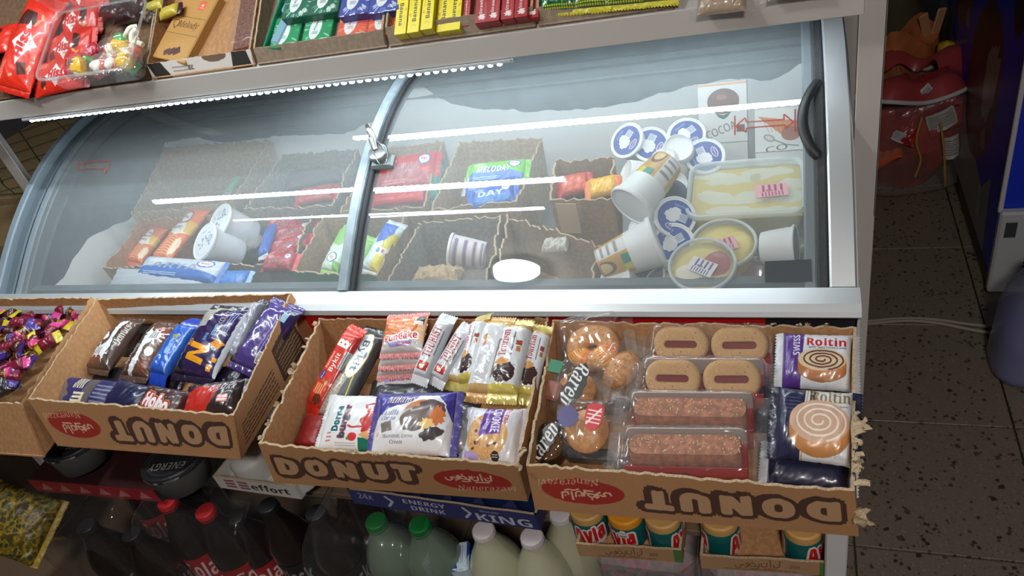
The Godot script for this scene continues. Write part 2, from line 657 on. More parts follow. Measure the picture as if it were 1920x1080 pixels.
func room() -> void:
	# terrazzo tiles
	var rng := RandomNumberGenerator.new()
	rng.seed = 7
	var c := Cv.new(512, 512, rgb8(122, 111, 98))
	c.speck(0, 0, 512, 512, 5000, 0.8, 2.2, [rgb8(142, 131, 117), rgb8(100, 90, 80), rgb8(132, 121, 106), rgb8(110, 101, 92)], 3)
	c.speck(0, 0, 512, 512, 420, 1.5, 4.4, [rgb8(66, 58, 52), rgb8(80, 70, 62), rgb8(58, 52, 48)], 4)
	c.speck(0, 0, 512, 512, 90, 3.0, 6.0, [rgb8(52, 46, 42), rgb8(76, 66, 58)], 9)
	var stone := TM(c.tex(), 0.42, {"repeat": true})
	var g := G.new()
	g.box(Vector3(-0.7, -0.06, -1.0), Vector3(5.4, 0.1, 5.4))
	var fl := struct("floor", g.mesh(), M(rgb8(58, 52, 46), 0.8), "grey terrazzo floor of speckled square tiles", "floor")
	var ts := 0.385
	for i in range(-1, 4):
		for j in range(-1, 6):
			g = G.new()
			var h := ts / 2.0 - 0.0022
			g.box(Vector3.ZERO, Vector3(h * 2, 0.02, h * 2), 0.0012)
			var o := Vector2(rng.randf(), rng.randf())
			for k in g.uv.size():
				g.uv[k] = Vector2(g.v[k].x, g.v[k].z) / 0.62 + o
			var p := part(fl, "floor_tile", g.mesh(), stone)
			p.position = Vector3(0.505 + (i - 0.5) * ts, -0.01 + rng.randf_range(-0.0008, 0.0008), -1.12 + (0.5 - j) * ts)
	var wm := M(rgb8(92, 90, 92), 0.85)
	var walls := [["wall_back", Vector3(-0.7, 1.35, -3.75), Vector3(5.6, 2.9, 0.12)], ["wall_front", Vector3(-0.7, 1.35, 1.75), Vector3(5.6, 2.9, 0.12)], ["wall_left", Vector3(-3.45, 1.35, -1.0), Vector3(0.12, 2.9, 5.6)], ["wall_right", Vector3(2.05, 1.35, -1.0), Vector3(0.12, 2.9, 5.6)]]
	for w in walls:
		g = G.new()
		g.box(w[1], w[2])
		struct(w[0], g.mesh(), wm, "plain dim grey wall of the shop", "wall")
	g = G.new()
	g.box(Vector3(-0.7, 2.76, -1.0), Vector3(5.6, 0.12, 5.6))
	struct("ceiling", g.mesh(), M(rgb8(170, 168, 165), 0.9), "pale plastered ceiling of the shop", "ceiling")

func curve(x: float, z0: float, z1: float, n: int, lift := 0.0) -> PackedVector3Array:
	var p := PackedVector3Array()
	for k in n + 1:
		var z := lerpf(z0, z1, float(k) / n)
		var q := Vector3(x, glass_y(z), z) + glass_n(z) * lift
		p.append(q)
	return p
func curve_up(z0: float, z1: float, n: int) -> PackedVector3Array:
	var p := PackedVector3Array()
	for k in n + 1:
		p.append(glass_n(lerpf(z0, z1, float(k) / n)))
	return p
func strip(a: float, b: float, lo: float, hi: float) -> PackedVector2Array:      # a box section a..b across, lo..hi high, chamfered
	var e := minf(0.003, (b - a) * 0.2)
	return PackedVector2Array([Vector2(a, lo), Vector2(b, lo), Vector2(b, hi - e), Vector2(b - e, hi), Vector2(a + e, hi), Vector2(a, hi - e)])

func freezer() -> void:
	var t := thing("chest_freezer", "grey chest freezer with a curved sliding glass top, packed with ice cream", "freezer", "", Vector3.ZERO)
	var body := M(rgb8(205, 207, 210), 0.45)
	var liner := noisy(0.02, [rgb8(92, 104, 110), rgb8(97, 109, 115), rgb8(102, 114, 120)], [0.25, 0.5, 0.8], 2.0, 0.55)
	var rub := M(rgb8(44, 46, 50), 0.7)
	var zr := -1.7
	# outer cabinet: front, back and end panels, bottom
	var g := G.new()
	g.box(Vector3((XL + XR) / 2, 0.465, -0.945), Vector3(XR - XL, 0.79, 0.03), 0.004)
	var fp := part(t, "front_panel", g.mesh(), body)
	g = G.new()
	g.box(Vector3(-0.72, 0.785, -0.9285), Vector3(1.35, 0.15, 0.003), 0.001)
	part(fp, "red_band", g.mesh(), M(rgb8(200, 26, 28), 0.35), "red printed band below the front rail")
	g = G.new()
	g.box(Vector3(0.018, 0.785, -0.9285), Vector3(0.126, 0.15, 0.003), 0.001)
	part(fp, "dark_band", g.mesh(), M(rgb8(42, 40, 46), 0.4), "dark end of the printed band")
	for e in [[XL, XL + 0.03], [XR - 0.03, XR]]:
		g = G.new()
		var o := PackedVector2Array([Vector2(0.93, 0.07), Vector2(-zr, 0.07)])      # (−z, y)
		for k in 15:
			var z := lerpf(zr, -0.975, k / 14.0)
			o.append(Vector2(-z, glass_y(z) - 0.012))
		o.append(Vector2(0.93, 0.855))
		var xf := Transform3D(Basis(Vector3(0, 0, -1), Vector3(1, 0, 0), Vector3(0, 1, 0)), Vector3.ZERO)
		g.prism(o, e[0], e[1], xf)
		part(t, "end_panel", g.mesh(), body)
	g = G.new()
	g.box(Vector3((XL + XR) / 2, 0.56, zr - 0.012), Vector3(XR - XL, 1.0, 0.024))
	part(t, "back_panel", g.mesh(), body)
	g = G.new()
	g.box(Vector3((XL + XR) / 2, 0.06, (zr - 0.93) / 2), Vector3(XR - XL, 0.03, 0.76))
	part(t, "base_panel", g.mesh(), body)
	# inner liner
	var il := part(t, "liner", _liner(), liner)
	# frost: a thick white crust below a wandering line
	var frost := M(rgb8(222, 226, 227), 0.75)
	part(il, "frost", _frost(), frost)
	# aluminium front rail and rails along the curve
	g = G.new()
	var rail := PackedVector2Array()
	for q in [Vector2(-0.926, 0.861), Vector2(-0.9145, 0.863), Vector2(-0.911, 0.868), Vector2(-0.915, 0.875), Vector2(-0.926, 0.882), Vector2(-0.962, 0.8835), Vector2(-0.966, 0.874), Vector2(-0.972, 0.866), Vector2(-0.985, 0.852)]:
		rail.append(Vector2(q.x, q.y))
	for i in rail.size():
		var a := rail[i]
		var b := rail[(i + 1) % rail.size()]
		g.quad(Vector3(XL, a.y, a.x), Vector3(XR, a.y, a.x), Vector3(XR, b.y, b.x), Vector3(XL, b.y, b.x))
	for e in [XL, XR]:
		var ring := PackedVector3Array()
		for q in rail:
			ring.append(Vector3(e, q.y, q.x))
		g.fan(ring, e == XR)
	part(t, "front_rail", g.mesh(), alu, "bright aluminium front rail")
	var n := 18
	var zs := -0.972
	var ups := curve_up(zs, -1.66, n)
	g = G.new()
	g.sweep(strip(-0.019, 0.019, -0.03, 0.012), curve(0.066, zs, -1.66, n), ups)
	part(t, "end_rail", g.mesh(), alu, "bright aluminium end rail")
	g = G.new()
	g.sweep(strip(-0.008, 0.008, -0.03, 0.004), curve(0.038, zs, -1.66, n), ups)
	part(t, "gasket", g.mesh(), noisy(0.05, [rgb8(52, 54, 56), rgb8(140, 142, 142), rgb8(60, 62, 64)], [0.3, 0.5, 0.7], 9.0, 0.8))
	g = G.new()
	g.sweep(strip(-0.009, 0.009, -0.02, 0.0), curve(0.021, zs, -1.66, n), ups)
	part(t, "pane_edge", g.mesh(), M(rgb8(112, 124, 131), 0.4))
	var pale := M(rgb8(128, 144, 156), 0.42)
	var dusty := M(rgb8(92, 106, 116), 0.5)
	for s in [[-1.752, 0.011, 0.014, pale, "end_rail"], [-1.729, 0.012, -0.004, dusty, "gasket"], [-1.7115, 0.0045, -0.008, rub, "gasket"], [-1.698, 0.009, -0.001, pale, "pane_edge"], [-1.682, 0.006, -0.005, M(rgb8(112, 124, 131), 0.4), "pane_edge"]]:
		g = G.new()
		g.sweep(strip(-s[1], s[1], -0.035, s[2]), curve(s[0], zs, -1.66, n), ups)
		part(t, s[4], g.mesh(), s[3])
	g = G.new()
	g.box(Vector3((XL + XR) / 2, 1.078, -1.68), Vector3(XR - XL, 0.05, 0.045), 0.006)
	part(t, "back_rail", g.mesh(), dusty)
	# the two sliding panes and the bar between them
	var glass := M(Color(0.8, 0.84, 0.86, 0.105), 0.012, 0.0)
	for s in [[-1.69, -0.80, 0.0065], [-0.795, 0.03, 0.0005]]:
		g = G.new()
		for q in [[s[2], true], [s[2] - 0.004, false]]:
			var ra := curve(s[0], zs, -1.66, 40, q[0])
			var rb := curve(s[1], zs, -1.66, 40, q[0])
			g.rows([ra, rb] if not q[1] else [rb, ra])
		part(t, "glass_pane", g.mesh(), glass)
	g = G.new()
	var path := curve(-0.80, zs, -1.645, n)
	g.sweep(strip(-0.017, 0.006, -0.008, 0.017), path, curve_up(zs, -1.645, n))
	var bar := part(t, "pane_bar", g.mesh(), noisy(0.03, [rgb8(128, 142, 152), rgb8(140, 154, 164)], [0.3, 0.7], 4.0, 0.4, 0.2), "pale metal bar where the two panes meet")
	g = G.new()
	g.sweep(strip(0.006, 0.016, -0.012, 0.009), path, curve_up(zs, -1.645, n))
	part(bar, "rubber_lip", g.mesh(), rub)
	# sticker arrows and the dark sticker, thin film on the glass
	var red := M(rgb8(150, 62, 44), 0.6)
	_sticker(t, [[Vector2(1378, 217), Vector2(1378, 253)], [Vector2(1381, 235), Vector2(1397, 221), Vector2(1400, 229), Vector2(1470, 224), Vector2(1470, 214), Vector2(1488, 229)], [Vector2(1381, 235), Vector2(1399, 248), Vector2(1400, 240), Vector2(1472, 234), Vector2(1473, 240), Vector2(1488, 229)], [Vector2(1491, 204), Vector2(1491, 246)]], 0.0013, red, "arrow_sticker", 0.0018)
	_sticker(t, [[Vector2(149, 319), Vector2(146, 305), Vector2(158, 309), Vector2(158, 304), Vector2(198, 302)], [Vector2(149, 319), Vector2(161, 315), Vector2(196, 316), Vector2(197, 325), Vector2(206, 300)], [Vector2(198, 302), Vector2(206, 298)]], 0.0013, M(rgb8(160, 80, 60), 0.6), "arrow_sticker", 0.008)
	g = G.new()
	var rr := [PackedVector3Array(), PackedVector3Array()]
	for k in 7:
		rr[0].append(pg(lerpf(1435, 1523, k / 6.0), lerpf(530, 528, k / 6.0), 0.0022))
		rr[1].append(pg(lerpf(1434, 1521, k / 6.0), lerpf(490, 486, k / 6.0), 0.0022))
	g.rows(rr)
	part(t, "dark_sticker", g.mesh(), M(rgb8(52, 62, 70), 0.5), "dark rectangular sticker in the corner of the pane")
	_handle(t)
	_lock()

func _sticker(t: Node3D, lines: Array, w: float, m: Material, n: String, lift: float) -> void:
	var g := G.new()
	for l in lines:
		for i in l.size() - 1:
			var p := PackedVector3Array()
			for k in 5:
				var q: Vector2 = l[i].lerp(l[i + 1], k / 4.0)
				p.append(pg(q.x, q.y, lift))
			for k in 4:
				var d := (p[k + 1] - p[k]).cross(glass_n(p[k].z)).normalized() * w
				g.quad(p[k] - d, p[k] + d, p[k + 1] + d, p[k + 1] - d)
				g.v_flip(4, glass_n(p[k].z))
	part(t, n, g.mesh(), m)

func _liner() -> ArrayMesh:
	var g := G.new()
	var w := 0.02
	g.box(Vector3(-0.82, 0.76, -1.575), Vector3(1.72, 0.62, w))
	g.box(Vector3(-0.82, 0.66, -1.0), Vector3(1.72, 0.42, w))
	g.box(Vector3(-0.82, 1.035, -1.56), Vector3(1.70, 0.014, 0.016), 0.003)
	g.box(Vector3(-0.82, 1.0, -1.561), Vector3(1.70, 0.006, 0.01), 0.002)
	g.box(Vector3(-0.82, 0.455, -1.29), Vector3(1.72, w, 0.58))
	for e in [-1.675, 0.04]:
		var o := PackedVector2Array([Vector2(0.99, 0.45), Vector2(1.58, 0.45)])
		for k in 13:
			var z := lerpf(-1.58, -0.99, k / 12.0)
			o.append(Vector2(-z, glass_y(z) - 0.035))
		var xf := Transform3D(Basis(Vector3(0, 0, -1), Vector3(1, 0, 0), Vector3(0, 1, 0)), Vector3.ZERO)
		g.prism(o, e - 0.01, e + 0.01, xf)
	return g.mesh()

func _frost() -> ArrayMesh:
	var g := G.new()
	var nz := FastNoiseLite.new()
	nz.seed = 4
	nz.frequency = 9.0
	# back wall crust: top edge follows the frost line
	var line := [[250, 300], [310, 268], [345, 262], [420, 270], [520, 258], [600, 255], [640, 254], [690, 232], [722, 200], [745, 172], [765, 160], [790, 168], [815, 186], [850, 200], [900, 208], [1000, 212], [1100, 208], [1180, 195], [1250, 175], [1300, 163], [1360, 152], [1400, 149], [1430, 154], [1460, 150], [1485, 134], [1515, 116]]
	var top := PackedVector3Array()
	for q in line:
		top.append(pz(q[0], q[1], -1.545))
	var cols := PackedVector3Array()
	for k in 90:
		var x := lerpf(-1.66, 0.028, k / 89.0)
		var y := top[0].y
		for i in top.size() - 1:
			if x >= top[i].x and x <= top[i + 1].x:
				y = lerpf(top[i].y, top[i + 1].y, smoothstep(0.0, 1.0, (x - top[i].x) / (top[i + 1].x - top[i].x)))
			elif i == top.size() - 2 and x > top[-1].x:
				y = top[-1].y
		cols.append(Vector3(x, y, 0))
	var rows := []
	for j in 14:
		var r := PackedVector3Array()
		for c in cols:
			var f := j / 13.0
			var y := lerpf(0.46, c.y, f)
			var th := 0.028 * (1.0 - pow(f, 7.0)) + 0.004 * nz.get_noise_2d(c.x * 3.0, y * 3.0)
			r.append(Vector3(c.x, y, -1.567 + maxf(th, 0.0 if j == 13 else 0.002)))
		rows.append(r)
	g.rows(rows)
	# left wall crust
	var ll := [[1.0, 0.848], [1.07, 0.85], [1.13, 0.872], [1.19, 0.884], [1.26, 0.87], [1.32, 0.852], [1.40, 0.86], [1.47, 0.9], [1.57, 0.955]]
	rows = []
	for j in 12:
		var r := PackedVector3Array()
		for k in 40:
			var zz := lerpf(1.57, 1.0, k / 39.0)
			var y1 := 0.85
			for i in ll.size() - 1:
				if zz >= ll[i][0] and zz <= ll[i + 1][0]:
					y1 = lerpf(ll[i][1], ll[i + 1][1], smoothstep(0.0, 1.0, (zz - ll[i][0]) / (ll[i + 1][0] - ll[i][0])))
			var f := j / 11.0
			var y := lerpf(0.46, y1, f)
			r.append(Vector3(-1.667 + maxf(0.022 * (1.0 - pow(f, 7.0)) + 0.003 * nz.get_noise_2d(zz * 3.0, y * 3.0), 0.001), y, -zz))
		rows.append(r)
	g.rows(rows)
	# right wall crust
	rows = []
	for j in 6:
		var r := PackedVector3Array()
		for k in 24:
			var z := lerpf(-1.0, -1.57, k / 23.0)
			var y1 := glass_y(z) - 0.07
			var f := j / 5.0
			r.append(Vector3(0.0315 - 0.012 * (1.0 - pow(f, 6.0)) - 0.002 * nz.get_noise_2d(z * 3.0, f), lerpf(0.46, y1, f), z))
		rows.append(r)
	g.rows(rows)
	# snow on the bottom
	rows = []
	for j in 20:
		var r := PackedVector3Array()
		for k in 50:
			var x := lerpf(-1.665, 0.03, k / 49.0)
			var z := lerpf(-1.01, -1.56, j / 19.0)
			r.append(Vector3(x, 0.60 + 0.03 * nz.get_noise_2d(x * 1.5, z * 1.5), z))
		rows.append(r)
	g.rows(rows)
	return g.mesh()

func _handle(t: Node3D) -> void:
	var px := [Vector2(1533, 153), Vector2(1521, 170), Vector2(1510, 192), Vector2(1505, 215), Vector2(1506, 240), Vector2(1514, 264), Vector2(1524, 282), Vector2(1534, 292)]
	var p := PackedVector3Array()
	for i in px.size():
		p.append(pg(px[i].x, px[i].y, 0.004 + 0.012 * sin(PI * i / 7.0)))
	var g := G.new()
	g.tube(_fine(p, 4), 0.0085, 10, 1.0, false, 0.7)
	var h := part(t, "pane_handle", g.mesh(), M(rgb8(30, 33, 36), 0.5), "dark bow-shaped pull handle")
	# the web between the bow and the rail
	g = G.new()
	var q := _fine(p, 4)
	var rr := [PackedVector3Array(), PackedVector3Array()]
	for k in q.size():
		rr[0].append(q[k] + Vector3(0, -0.003, 0))
		rr[1].append(Vector3(0.012 - 0.001, q[k].y - 0.004, q[k].z) if q[k].x < 0.011 else q[k] + Vector3(0.001, -0.004, 0))
	for k in q.size() - 1:
		g.quad(rr[0][k], rr[0][k + 1], rr[1][k + 1], rr[1][k])
		g.v_flip(4, Vector3.UP)
	part(h, "handle_web", g.mesh(), M(rgb8(66, 72, 80), 0.45))

func _fine(p: PackedVector3Array, n: int) -> PackedVector3Array:      # a smooth line through the points
	var o := PackedVector3Array()
	for i in p.size() - 1:
		for k in n:
			o.append(p[i].cubic_interpolate(p[i + 1], p[maxi(i - 1, 0)], p[mini(i + 2, p.size() - 1)], float(k) / n))
	o.append(p[-1])
	return o

func _lock() -> void:
	var c := pg(712, 290, 0.02)
	var up := glass_n(c.z)
	var b := frame_of(Vector3.ZERO, Vector3.RIGHT, up)
	var t := thing("glass_lock", "chrome key lock clamped on the bar between the panes, key in it", "lock", "", c, b)
	var chrome := M(rgb8(150, 150, 146), 0.25, 0.9)
	var g := G.new()
	g.lathe(PackedVector2Array([Vector2(0.019, -0.02), Vector2(0.021, 0.0), Vector2(0.021, 0.008), Vector2(0.018, 0.012), Vector2(0.0, 0.0125)]), 20)
	g.box(Vector3(0.006, -0.01, 0.012), Vector3(0.05, 0.016, 0.034), 0.005)
	part(t, "lock_body", g.mesh(), M(rgb8(126, 132, 134), 0.35, 0.6))
	g = G.new()
	var k0 := b.inverse() * (pg(705, 282, 0.03) - c)
	var k1 := b.inverse() * (pg(688, 233, 0.055) - c)
	g.tube(PackedVector3Array([k0, k0.lerp(k1, 0.45)]), 0.0075, 12)
	part(t, "key_barrel", g.mesh(), chrome)
	g = G.new()
	g.tube(_fine(PackedVector3Array([k0.lerp(k1, 0.2), k0.lerp(k1, 0.55) + Vector3(0.003, 0.002, 0), k0.lerp(k1, 0.8) + Vector3(0.001, 0.003, 0), k1]), 4), 0.008, 8, 0.6, false, 0.28)
	part(t, "key", g.mesh(), chrome)
	g = G.new()
	var ring := PackedVector3Array()
	for q in [Vector2(697, 262), Vector2(712, 268), Vector2(727, 290), Vector2(724, 305), Vector2(712, 308), Vector2(700, 288), Vector2(695, 270)]:
		ring.append(b.inverse() * (pg(q.x, q.y, 0.036) - c))
	g.tube(ring, 0.0011, 6, 1.0, true)
	part(t, "key_ring", g.mesh(), chrome)

const SH_A := 0.58           # the shelf slopes up towards the back by this angle (radians)
const SH_Z := -1.155
const SH_Y := 1.262
func sl(u: float, v: float, w := 0.0) -> Vector3:      # a point of the slope: u along the shelf, v up the slope, w above it
	return Vector3(u, SH_Y + v * sin(SH_A) + w * cos(SH_A), SH_Z - v * cos(SH_A) + w * sin(SH_A))
func sn() -> Vector3:
	return Vector3(0, cos(SH_A), sin(SH_A))
func ps(x: float, y: float, w := 0.0) -> Vector3:      # a pixel on the slope, w above it
	return pn(x, y, sn(), sl(0, 0, w))

func shelf() -> void:
	var t := thing("display_shelf", "grey steel shelf sloping over the back of the freezer, full of sweets", "shelf", "", Vector3.ZERO)
	var g := G.new()
	g.box(Vector3(-0.99, SH_Y - 0.0205, SH_Z + 0.0015), Vector3(2.165, 0.041, 0.003), 0.001)
	g.box(Vector3(-0.99, SH_Y - 0.0015, SH_Z - 0.018), Vector3(2.165, 0.003, 0.036), 0.001)
	part(t, "front_angle", g.mesh(), grey_metal, "plain grey front edge of the shelf")
	g = G.new()
	g.box(sl(-0.99, 0.3, -0.003), Vector3(2.165, 0.004, 0.6), 0.0, Basis(Vector3.RIGHT, SH_A))
	part(t, "shelf_plate", g.mesh(), grey_metal)
	for e in [[0.0895, 0.127, -1.2], [-1.868, -1.83, -1.25]]:
		g = G.new()
		g.box(Vector3((e[0] + e[1]) / 2, 0.85, e[2] - 0.0015), Vector3(e[1] - e[0], 1.7, 0.003), 0.001)
		g.box(Vector3(e[0] + 0.0015 if e[0] < 0 else e[1] - 0.0015, 0.85, e[2] - 0.02), Vector3(0.003, 1.7, 0.04), 0.001)
		part(t, "post", g.mesh(), grey_metal)
	for e in [0.108, -1.85]:
		g = G.new()
		g.box(Vector3(e, 0.9, -1.72), Vector3(0.035, 1.8, 0.035), 0.002)
		part(t, "post", g.mesh(), grey_metal)

# --- builders of packets, cartons, cups and trays
var meshes := {}
func pouch(L: float, W: float, T: float, o := {}) -> ArrayMesh:
	var key := "%s %s %s %s" % [L, W, T, o]
	if meshes.has(key):
		return meshes[key]
	var px: float = o.get("px", 4.0)
	var pv: float = o.get("pv", 2.6)
	var q: float = o.get("q", 0.55)
	var wr: float = o.get("wr", 1.0) * minf(T, 0.03) * 0.07
	var waist: float = o.get("waist", 0.05)
	var flat: float = o.get("flat", 0.45)       # share of the thickness that lies below the seam
	var nz := FastNoiseLite.new()
	nz.seed = int(o.get("sd", 1))
	nz.frequency = 1.0
	var nx := 34
	var nv := 18
	var g := G.new()
	for side in [1.0, -1.0]:
		var r := []
		var uvs := []
		for j in nv + 1:
			var v := sin((float(j) / nv * 2.0 - 1.0) * PI / 2.0)
			var line := PackedVector3Array()
			var tl := []
			for i in nx + 1:
				var u := sin((float(i) / nx * 2.0 - 1.0) * PI / 2.0)
				var hh: float = pow(maxf(0.0, 1.0 - pow(absf(u), px)), q) * pow(maxf(0.0, 1.0 - pow(absf(v), pv)), q)
				var e := pow(absf(u), 3.0)
				var pl: float = sin(v * 23.0 + nz.get_noise_1d(v * 6.0 + u) * 6.0) * e * (1.0 - pow(absf(u), 14.0))
				var lump: float = nz.get_noise_2d(u * L * 55.0, v * W * 55.0) * 1.2 + absf(nz.get_noise_2d(u * L * 30.0 + 40.0, v * W * 60.0 + u * 3.0)) * 1.5
				var y: float = side * hh * T * (1.0 - flat if side > 0.0 else flat) + (pl * 0.9 + lump * minf(1.0, hh * 2.0)) * wr * (1.0 if side > 0.0 else -0.5)
				var wide: float = 1.0 - waist * (1.0 - pow(absf(u), 5.0)) * (1.0 + 0.5 * nz.get_noise_1d(u * 4.0 + signf(v) * 9.0))
				line.append(Vector3(u * L / 2.0, y, -v * W / 2.0 * wide * side))
				tl.append(Vector2(0.5 + u / 2.0, 0.5 - v * side / 2.0))
			r.append(line)
			uvs.append(tl)
		g.rows(r, false, uvs)
	meshes[key] = g.mesh()
	return meshes[key]

func seal_mesh(W: float, s: float, teeth: int, dir: float, droop := 0.0, sd := 1) -> ArrayMesh:
	var key := "seal %s %s %s %s %s %s" % [W, s, teeth, dir, droop, sd]
	if meshes.has(key):
		return meshes[key]
	var nz := FastNoiseLite.new()
	nz.seed = sd
	nz.frequency = 1.0
	var g := G.new()
	for side in [1.0, -1.0]:
		var r := []
		var uvs := []
		var n := teeth * 2
		for j in n + 1:
			var z := W * (0.5 - float(j) / n)
			var line := PackedVector3Array()
			var tl := []
			for k in 5:
				var f := k / 4.0
				var ext := s + (0.0022 if j % 2 else 0.0)
				var x := dir * ext * f
				var y := -droop * s * f * f + 0.0035 * nz.get_noise_2d(z * 60.0, f) * f + (0.0005 if k % 2 else 0.0)
				line.append(Vector3(x, y + side * 0.0004, z))
				tl.append(Vector2(f, float(j) / n))
			r.append(line)
			uvs.append(tl)
		if dir * side < 0.0:
			for q in r:
				q.reverse()
			for q in uvs:
				q.reverse()
		g.rows(r, false, uvs)
	meshes[key] = g.mesh()
	return meshes[key]

# a sealed packet from end a to end b (both ends of the filled part), its face turned to up
func bag(n: String, label: String, cat: String, group: String, a: Vector3, b: Vector3, up: Vector3, W: float, T: float, face: Material, seal: Material, o := {}) -> Node3D:
	var t := thing(n, label, cat, group, (a + b) / 2.0, frame_of(a, b, up))
	var L := a.distance_to(b)
	part(t, "wrapper", pouch(snappedf(L, 0.002), W, T, o), face)
	var s: float = o.get("seal", 0.011)
	if s > 0.0:
		var teeth := int(W / 0.0045)
		var p := part(t, "end_seal", seal_mesh(W * 0.99, s, teeth, -1.0, o.get("droop", 0.3), o.get("sd", 1)), seal)
		p.position.x = -L / 2.0 + 0.001
		p = part(t, "end_seal", seal_mesh(W * 0.99, s, teeth, 1.0, o.get("droop", 0.3), o.get("sd", 1) + 1), seal)
		p.position.x = L / 2.0 - 0.001
	return t

# an open carton; corners clockwise from the rear left, of the bottom and of the rim
func carton(n: String, label: String, group: String, B: Array, T: Array, o := {}) -> Node3D:
	var at: Vector3 = (B[0] + B[1] + B[2] + B[3]) / 4.0
	var t := thing(n, label, o.get("cat", "carton"), group, at)
	var th: float = o.get("th", 0.004)
	var torn: float = o.get("torn", 0.003)
	var mt: Material = o.get("mat", card)
	var nz := FastNoiseLite.new()
	nz.seed = o.get("sd", 3)
	nz.frequency = 1.0
	for i in 4:
		if o.has("skip") and i in o.skip:
			continue
		var j := (i + 1) % 4
		var out: Vector3 = (T[i] - B[i]).cross(B[j] - B[i]).normalized()
		var g := G.new()
		var inner := G.new()
		var lip := G.new()
		var len: float = T[i].distance_to(T[j])
		var m := maxi(8, int(len / 0.007))
		var bot := PackedVector3Array()
		var top := PackedVector3Array()
		for k in m + 1:
			var s := float(k) / m
			var bb: Vector3 = B[j].lerp(B[i], s)
			var tt: Vector3 = T[j].lerp(T[i], s)
			var jit := torn * (nz.get_noise_2d(s * len * 130.0, i * 7.0) + 1.4 * minf(0.0, nz.get_noise_2d(s * len * 28.0, i * 5.0 + 30.0) + 0.1))
			var bow: float = o.get("bow", 0.003) * sin(PI * s) * nz.get_noise_2d(s * 3.0, i * 11.0)
			var f: Vector3 = (tt - bb).normalized() * jit + out * bow
			bot.append(bb - at)
			top.append(tt + f - at)
		var inn := -out * th
		var ib := PackedVector3Array()
		var itop := PackedVector3Array()
		for k in m + 1:
			ib.append(bot[k] + inn)
			itop.append(top[k] + inn)
		g.rows([bot, top])
		var rb := ib.duplicate(); rb.reverse()
		var rt := itop.duplicate(); rt.reverse()
		inner.rows([rb, rt])
		lip.rows([top, itop])
		inner.quad(bot[0], top[0], itop[0], ib[0]); inner.v_flip(4, bot[0] - bot[1])
		inner.quad(bot[m], top[m], itop[m], ib[m]); inner.v_flip(4, bot[1] - bot[0])
		var me := g.mesh()
		inner.mesh(me)
		lip.mesh(me)
		var face: Material = o.get(["rear", "right", "front", "left"][i], mt)
		part(t, "side_panel", me, [face, o.get("inside", mt), card_edge])
	var fl := G.new()
	var up: Vector3 = (B[1] - B[0]).cross(B[0] - B[3]).normalized()
	var r0 := PackedVector3Array([B[3] - at, B[2] - at])
	var r1 := PackedVector3Array([B[0] - at, B[1] - at])
	for s in [0.004, 0.0004]:
		var a := PackedVector3Array([r0[0] + up * s, r0[1] + up * s])
		var b := PackedVector3Array([r1[0] + up * s, r1[1] + up * s])
		fl.rows([a, b] if s > 0.001 else [b, a])
	part(t, "floor_panel", fl.mesh(), o.get("inside", mt))
	return t

# shreds of torn paper along an edge
func shreds(t: Node3D, a: Vector3, b: Vector3, n: int, size: float, sd: int) -> void:
	var rng := RandomNumberGenerator.new()
	rng.seed = sd
	for k in n:
		var c := a.lerp(b, (k + rng.randf()) / n) - t.position
		var g := G.new()
		var w := size * rng.randf_range(0.5, 1.2)
		var h := size * rng.randf_range(0.5, 1.3)
		var rr := []
		for j in 5:
			var line := PackedVector3Array()
			for i in 5:
				var x := (i / 4.0 - 0.5) * w * (1.0 - 0.35 * j / 4.0 * rng.randf())
				var f := j / 4.0
				line.append(Vector3(x + rng.randf_range(-1, 1) * 0.12 * w, f * h * 0.6 + rng.randf_range(-1, 1) * 0.1 * h, h * (0.5 * f * f) + 0.14 * w * sin(i * 1.9 + k)))
			rr.append(line)
		g.rows(rr)
		var back := []
		for l in rr:
			var q := PackedVector3Array()
			for p in l:
				q.append(p + Vector3(0, 0, -0.0018))
			q.reverse()
			back.append(q)
		g.rows(back)
		var p := part(t, "torn_shred", g.mesh(), card_edge)
		p.transform = Transform3D(Basis.from_euler(Vector3(rng.randf_range(-0.5, 0.5), frame_of(a, b, Vector3.UP).get_euler().y + rng.randf_range(-0.6, 0.6), rng.randf_range(-0.5, 0.5))), c)

# a small twisted or folded sweet; candies of clear fruit jelly; cups
func cup(n: String, label: String, group: String, base: Vector3, axis: Vector3, R: float, H: float, taper: float, side: Material, lid: Material, lid_label := "", turn := 0.0, rim := true) -> Node3D:
	# base: centre of the foot; axis: towards the lid
	var y := axis.normalized()
	var x := y.cross(Vector3(0.3, 0.2, 1.0)).normalized().rotated(y, turn)
	var t := thing(n, label, "ice cream cup" if not label.contains("tub") else "tub", group, base, Basis(x, y, x.cross(y)))
	var g := G.new()
	var r0 := R * taper
	g.lathe(PackedVector2Array([Vector2(0, 0.004), Vector2(r0 * 0.86, 0.004), Vector2(r0 * 0.9, 0.0), Vector2(r0 * 0.97, 0.001), Vector2(r0, 0.005), Vector2(lerpf(r0, R, 0.3), H * 0.3), Vector2(lerpf(r0, R, 0.62), H * 0.62), Vector2(R * 0.985, H * 0.93), Vector2(R * 0.985, H * 0.96)]), 36)
	part(t, "cup_body", g.mesh(), side)
	if rim:
		g = G.new()
		var k := R * 1.06
		g.lathe(PackedVector2Array([Vector2(k * 0.965, H * 0.93), Vector2(k, H * 0.925), Vector2(k * 1.005, H * 0.96), Vector2(k, H * 0.985), Vector2(k * 0.97, H), Vector2(k * 0.93, H * 1.0), Vector2(k * 0.9, H * 0.985)]), 36)
		part(t, "lid_rim", g.mesh(), white_plastic if lid != white_plastic else side)
		g = G.new()
		var ring := PackedVector3Array()
		for i in 36:
			var a := TAU * i / 36
			ring.append(Vector3(cos(a) * k * 0.9, H * 0.985, -sin(a) * k * 0.9))
		g.fan(ring, true)
		part(t, "lid", g.mesh(), lid, lid_label)
	return t

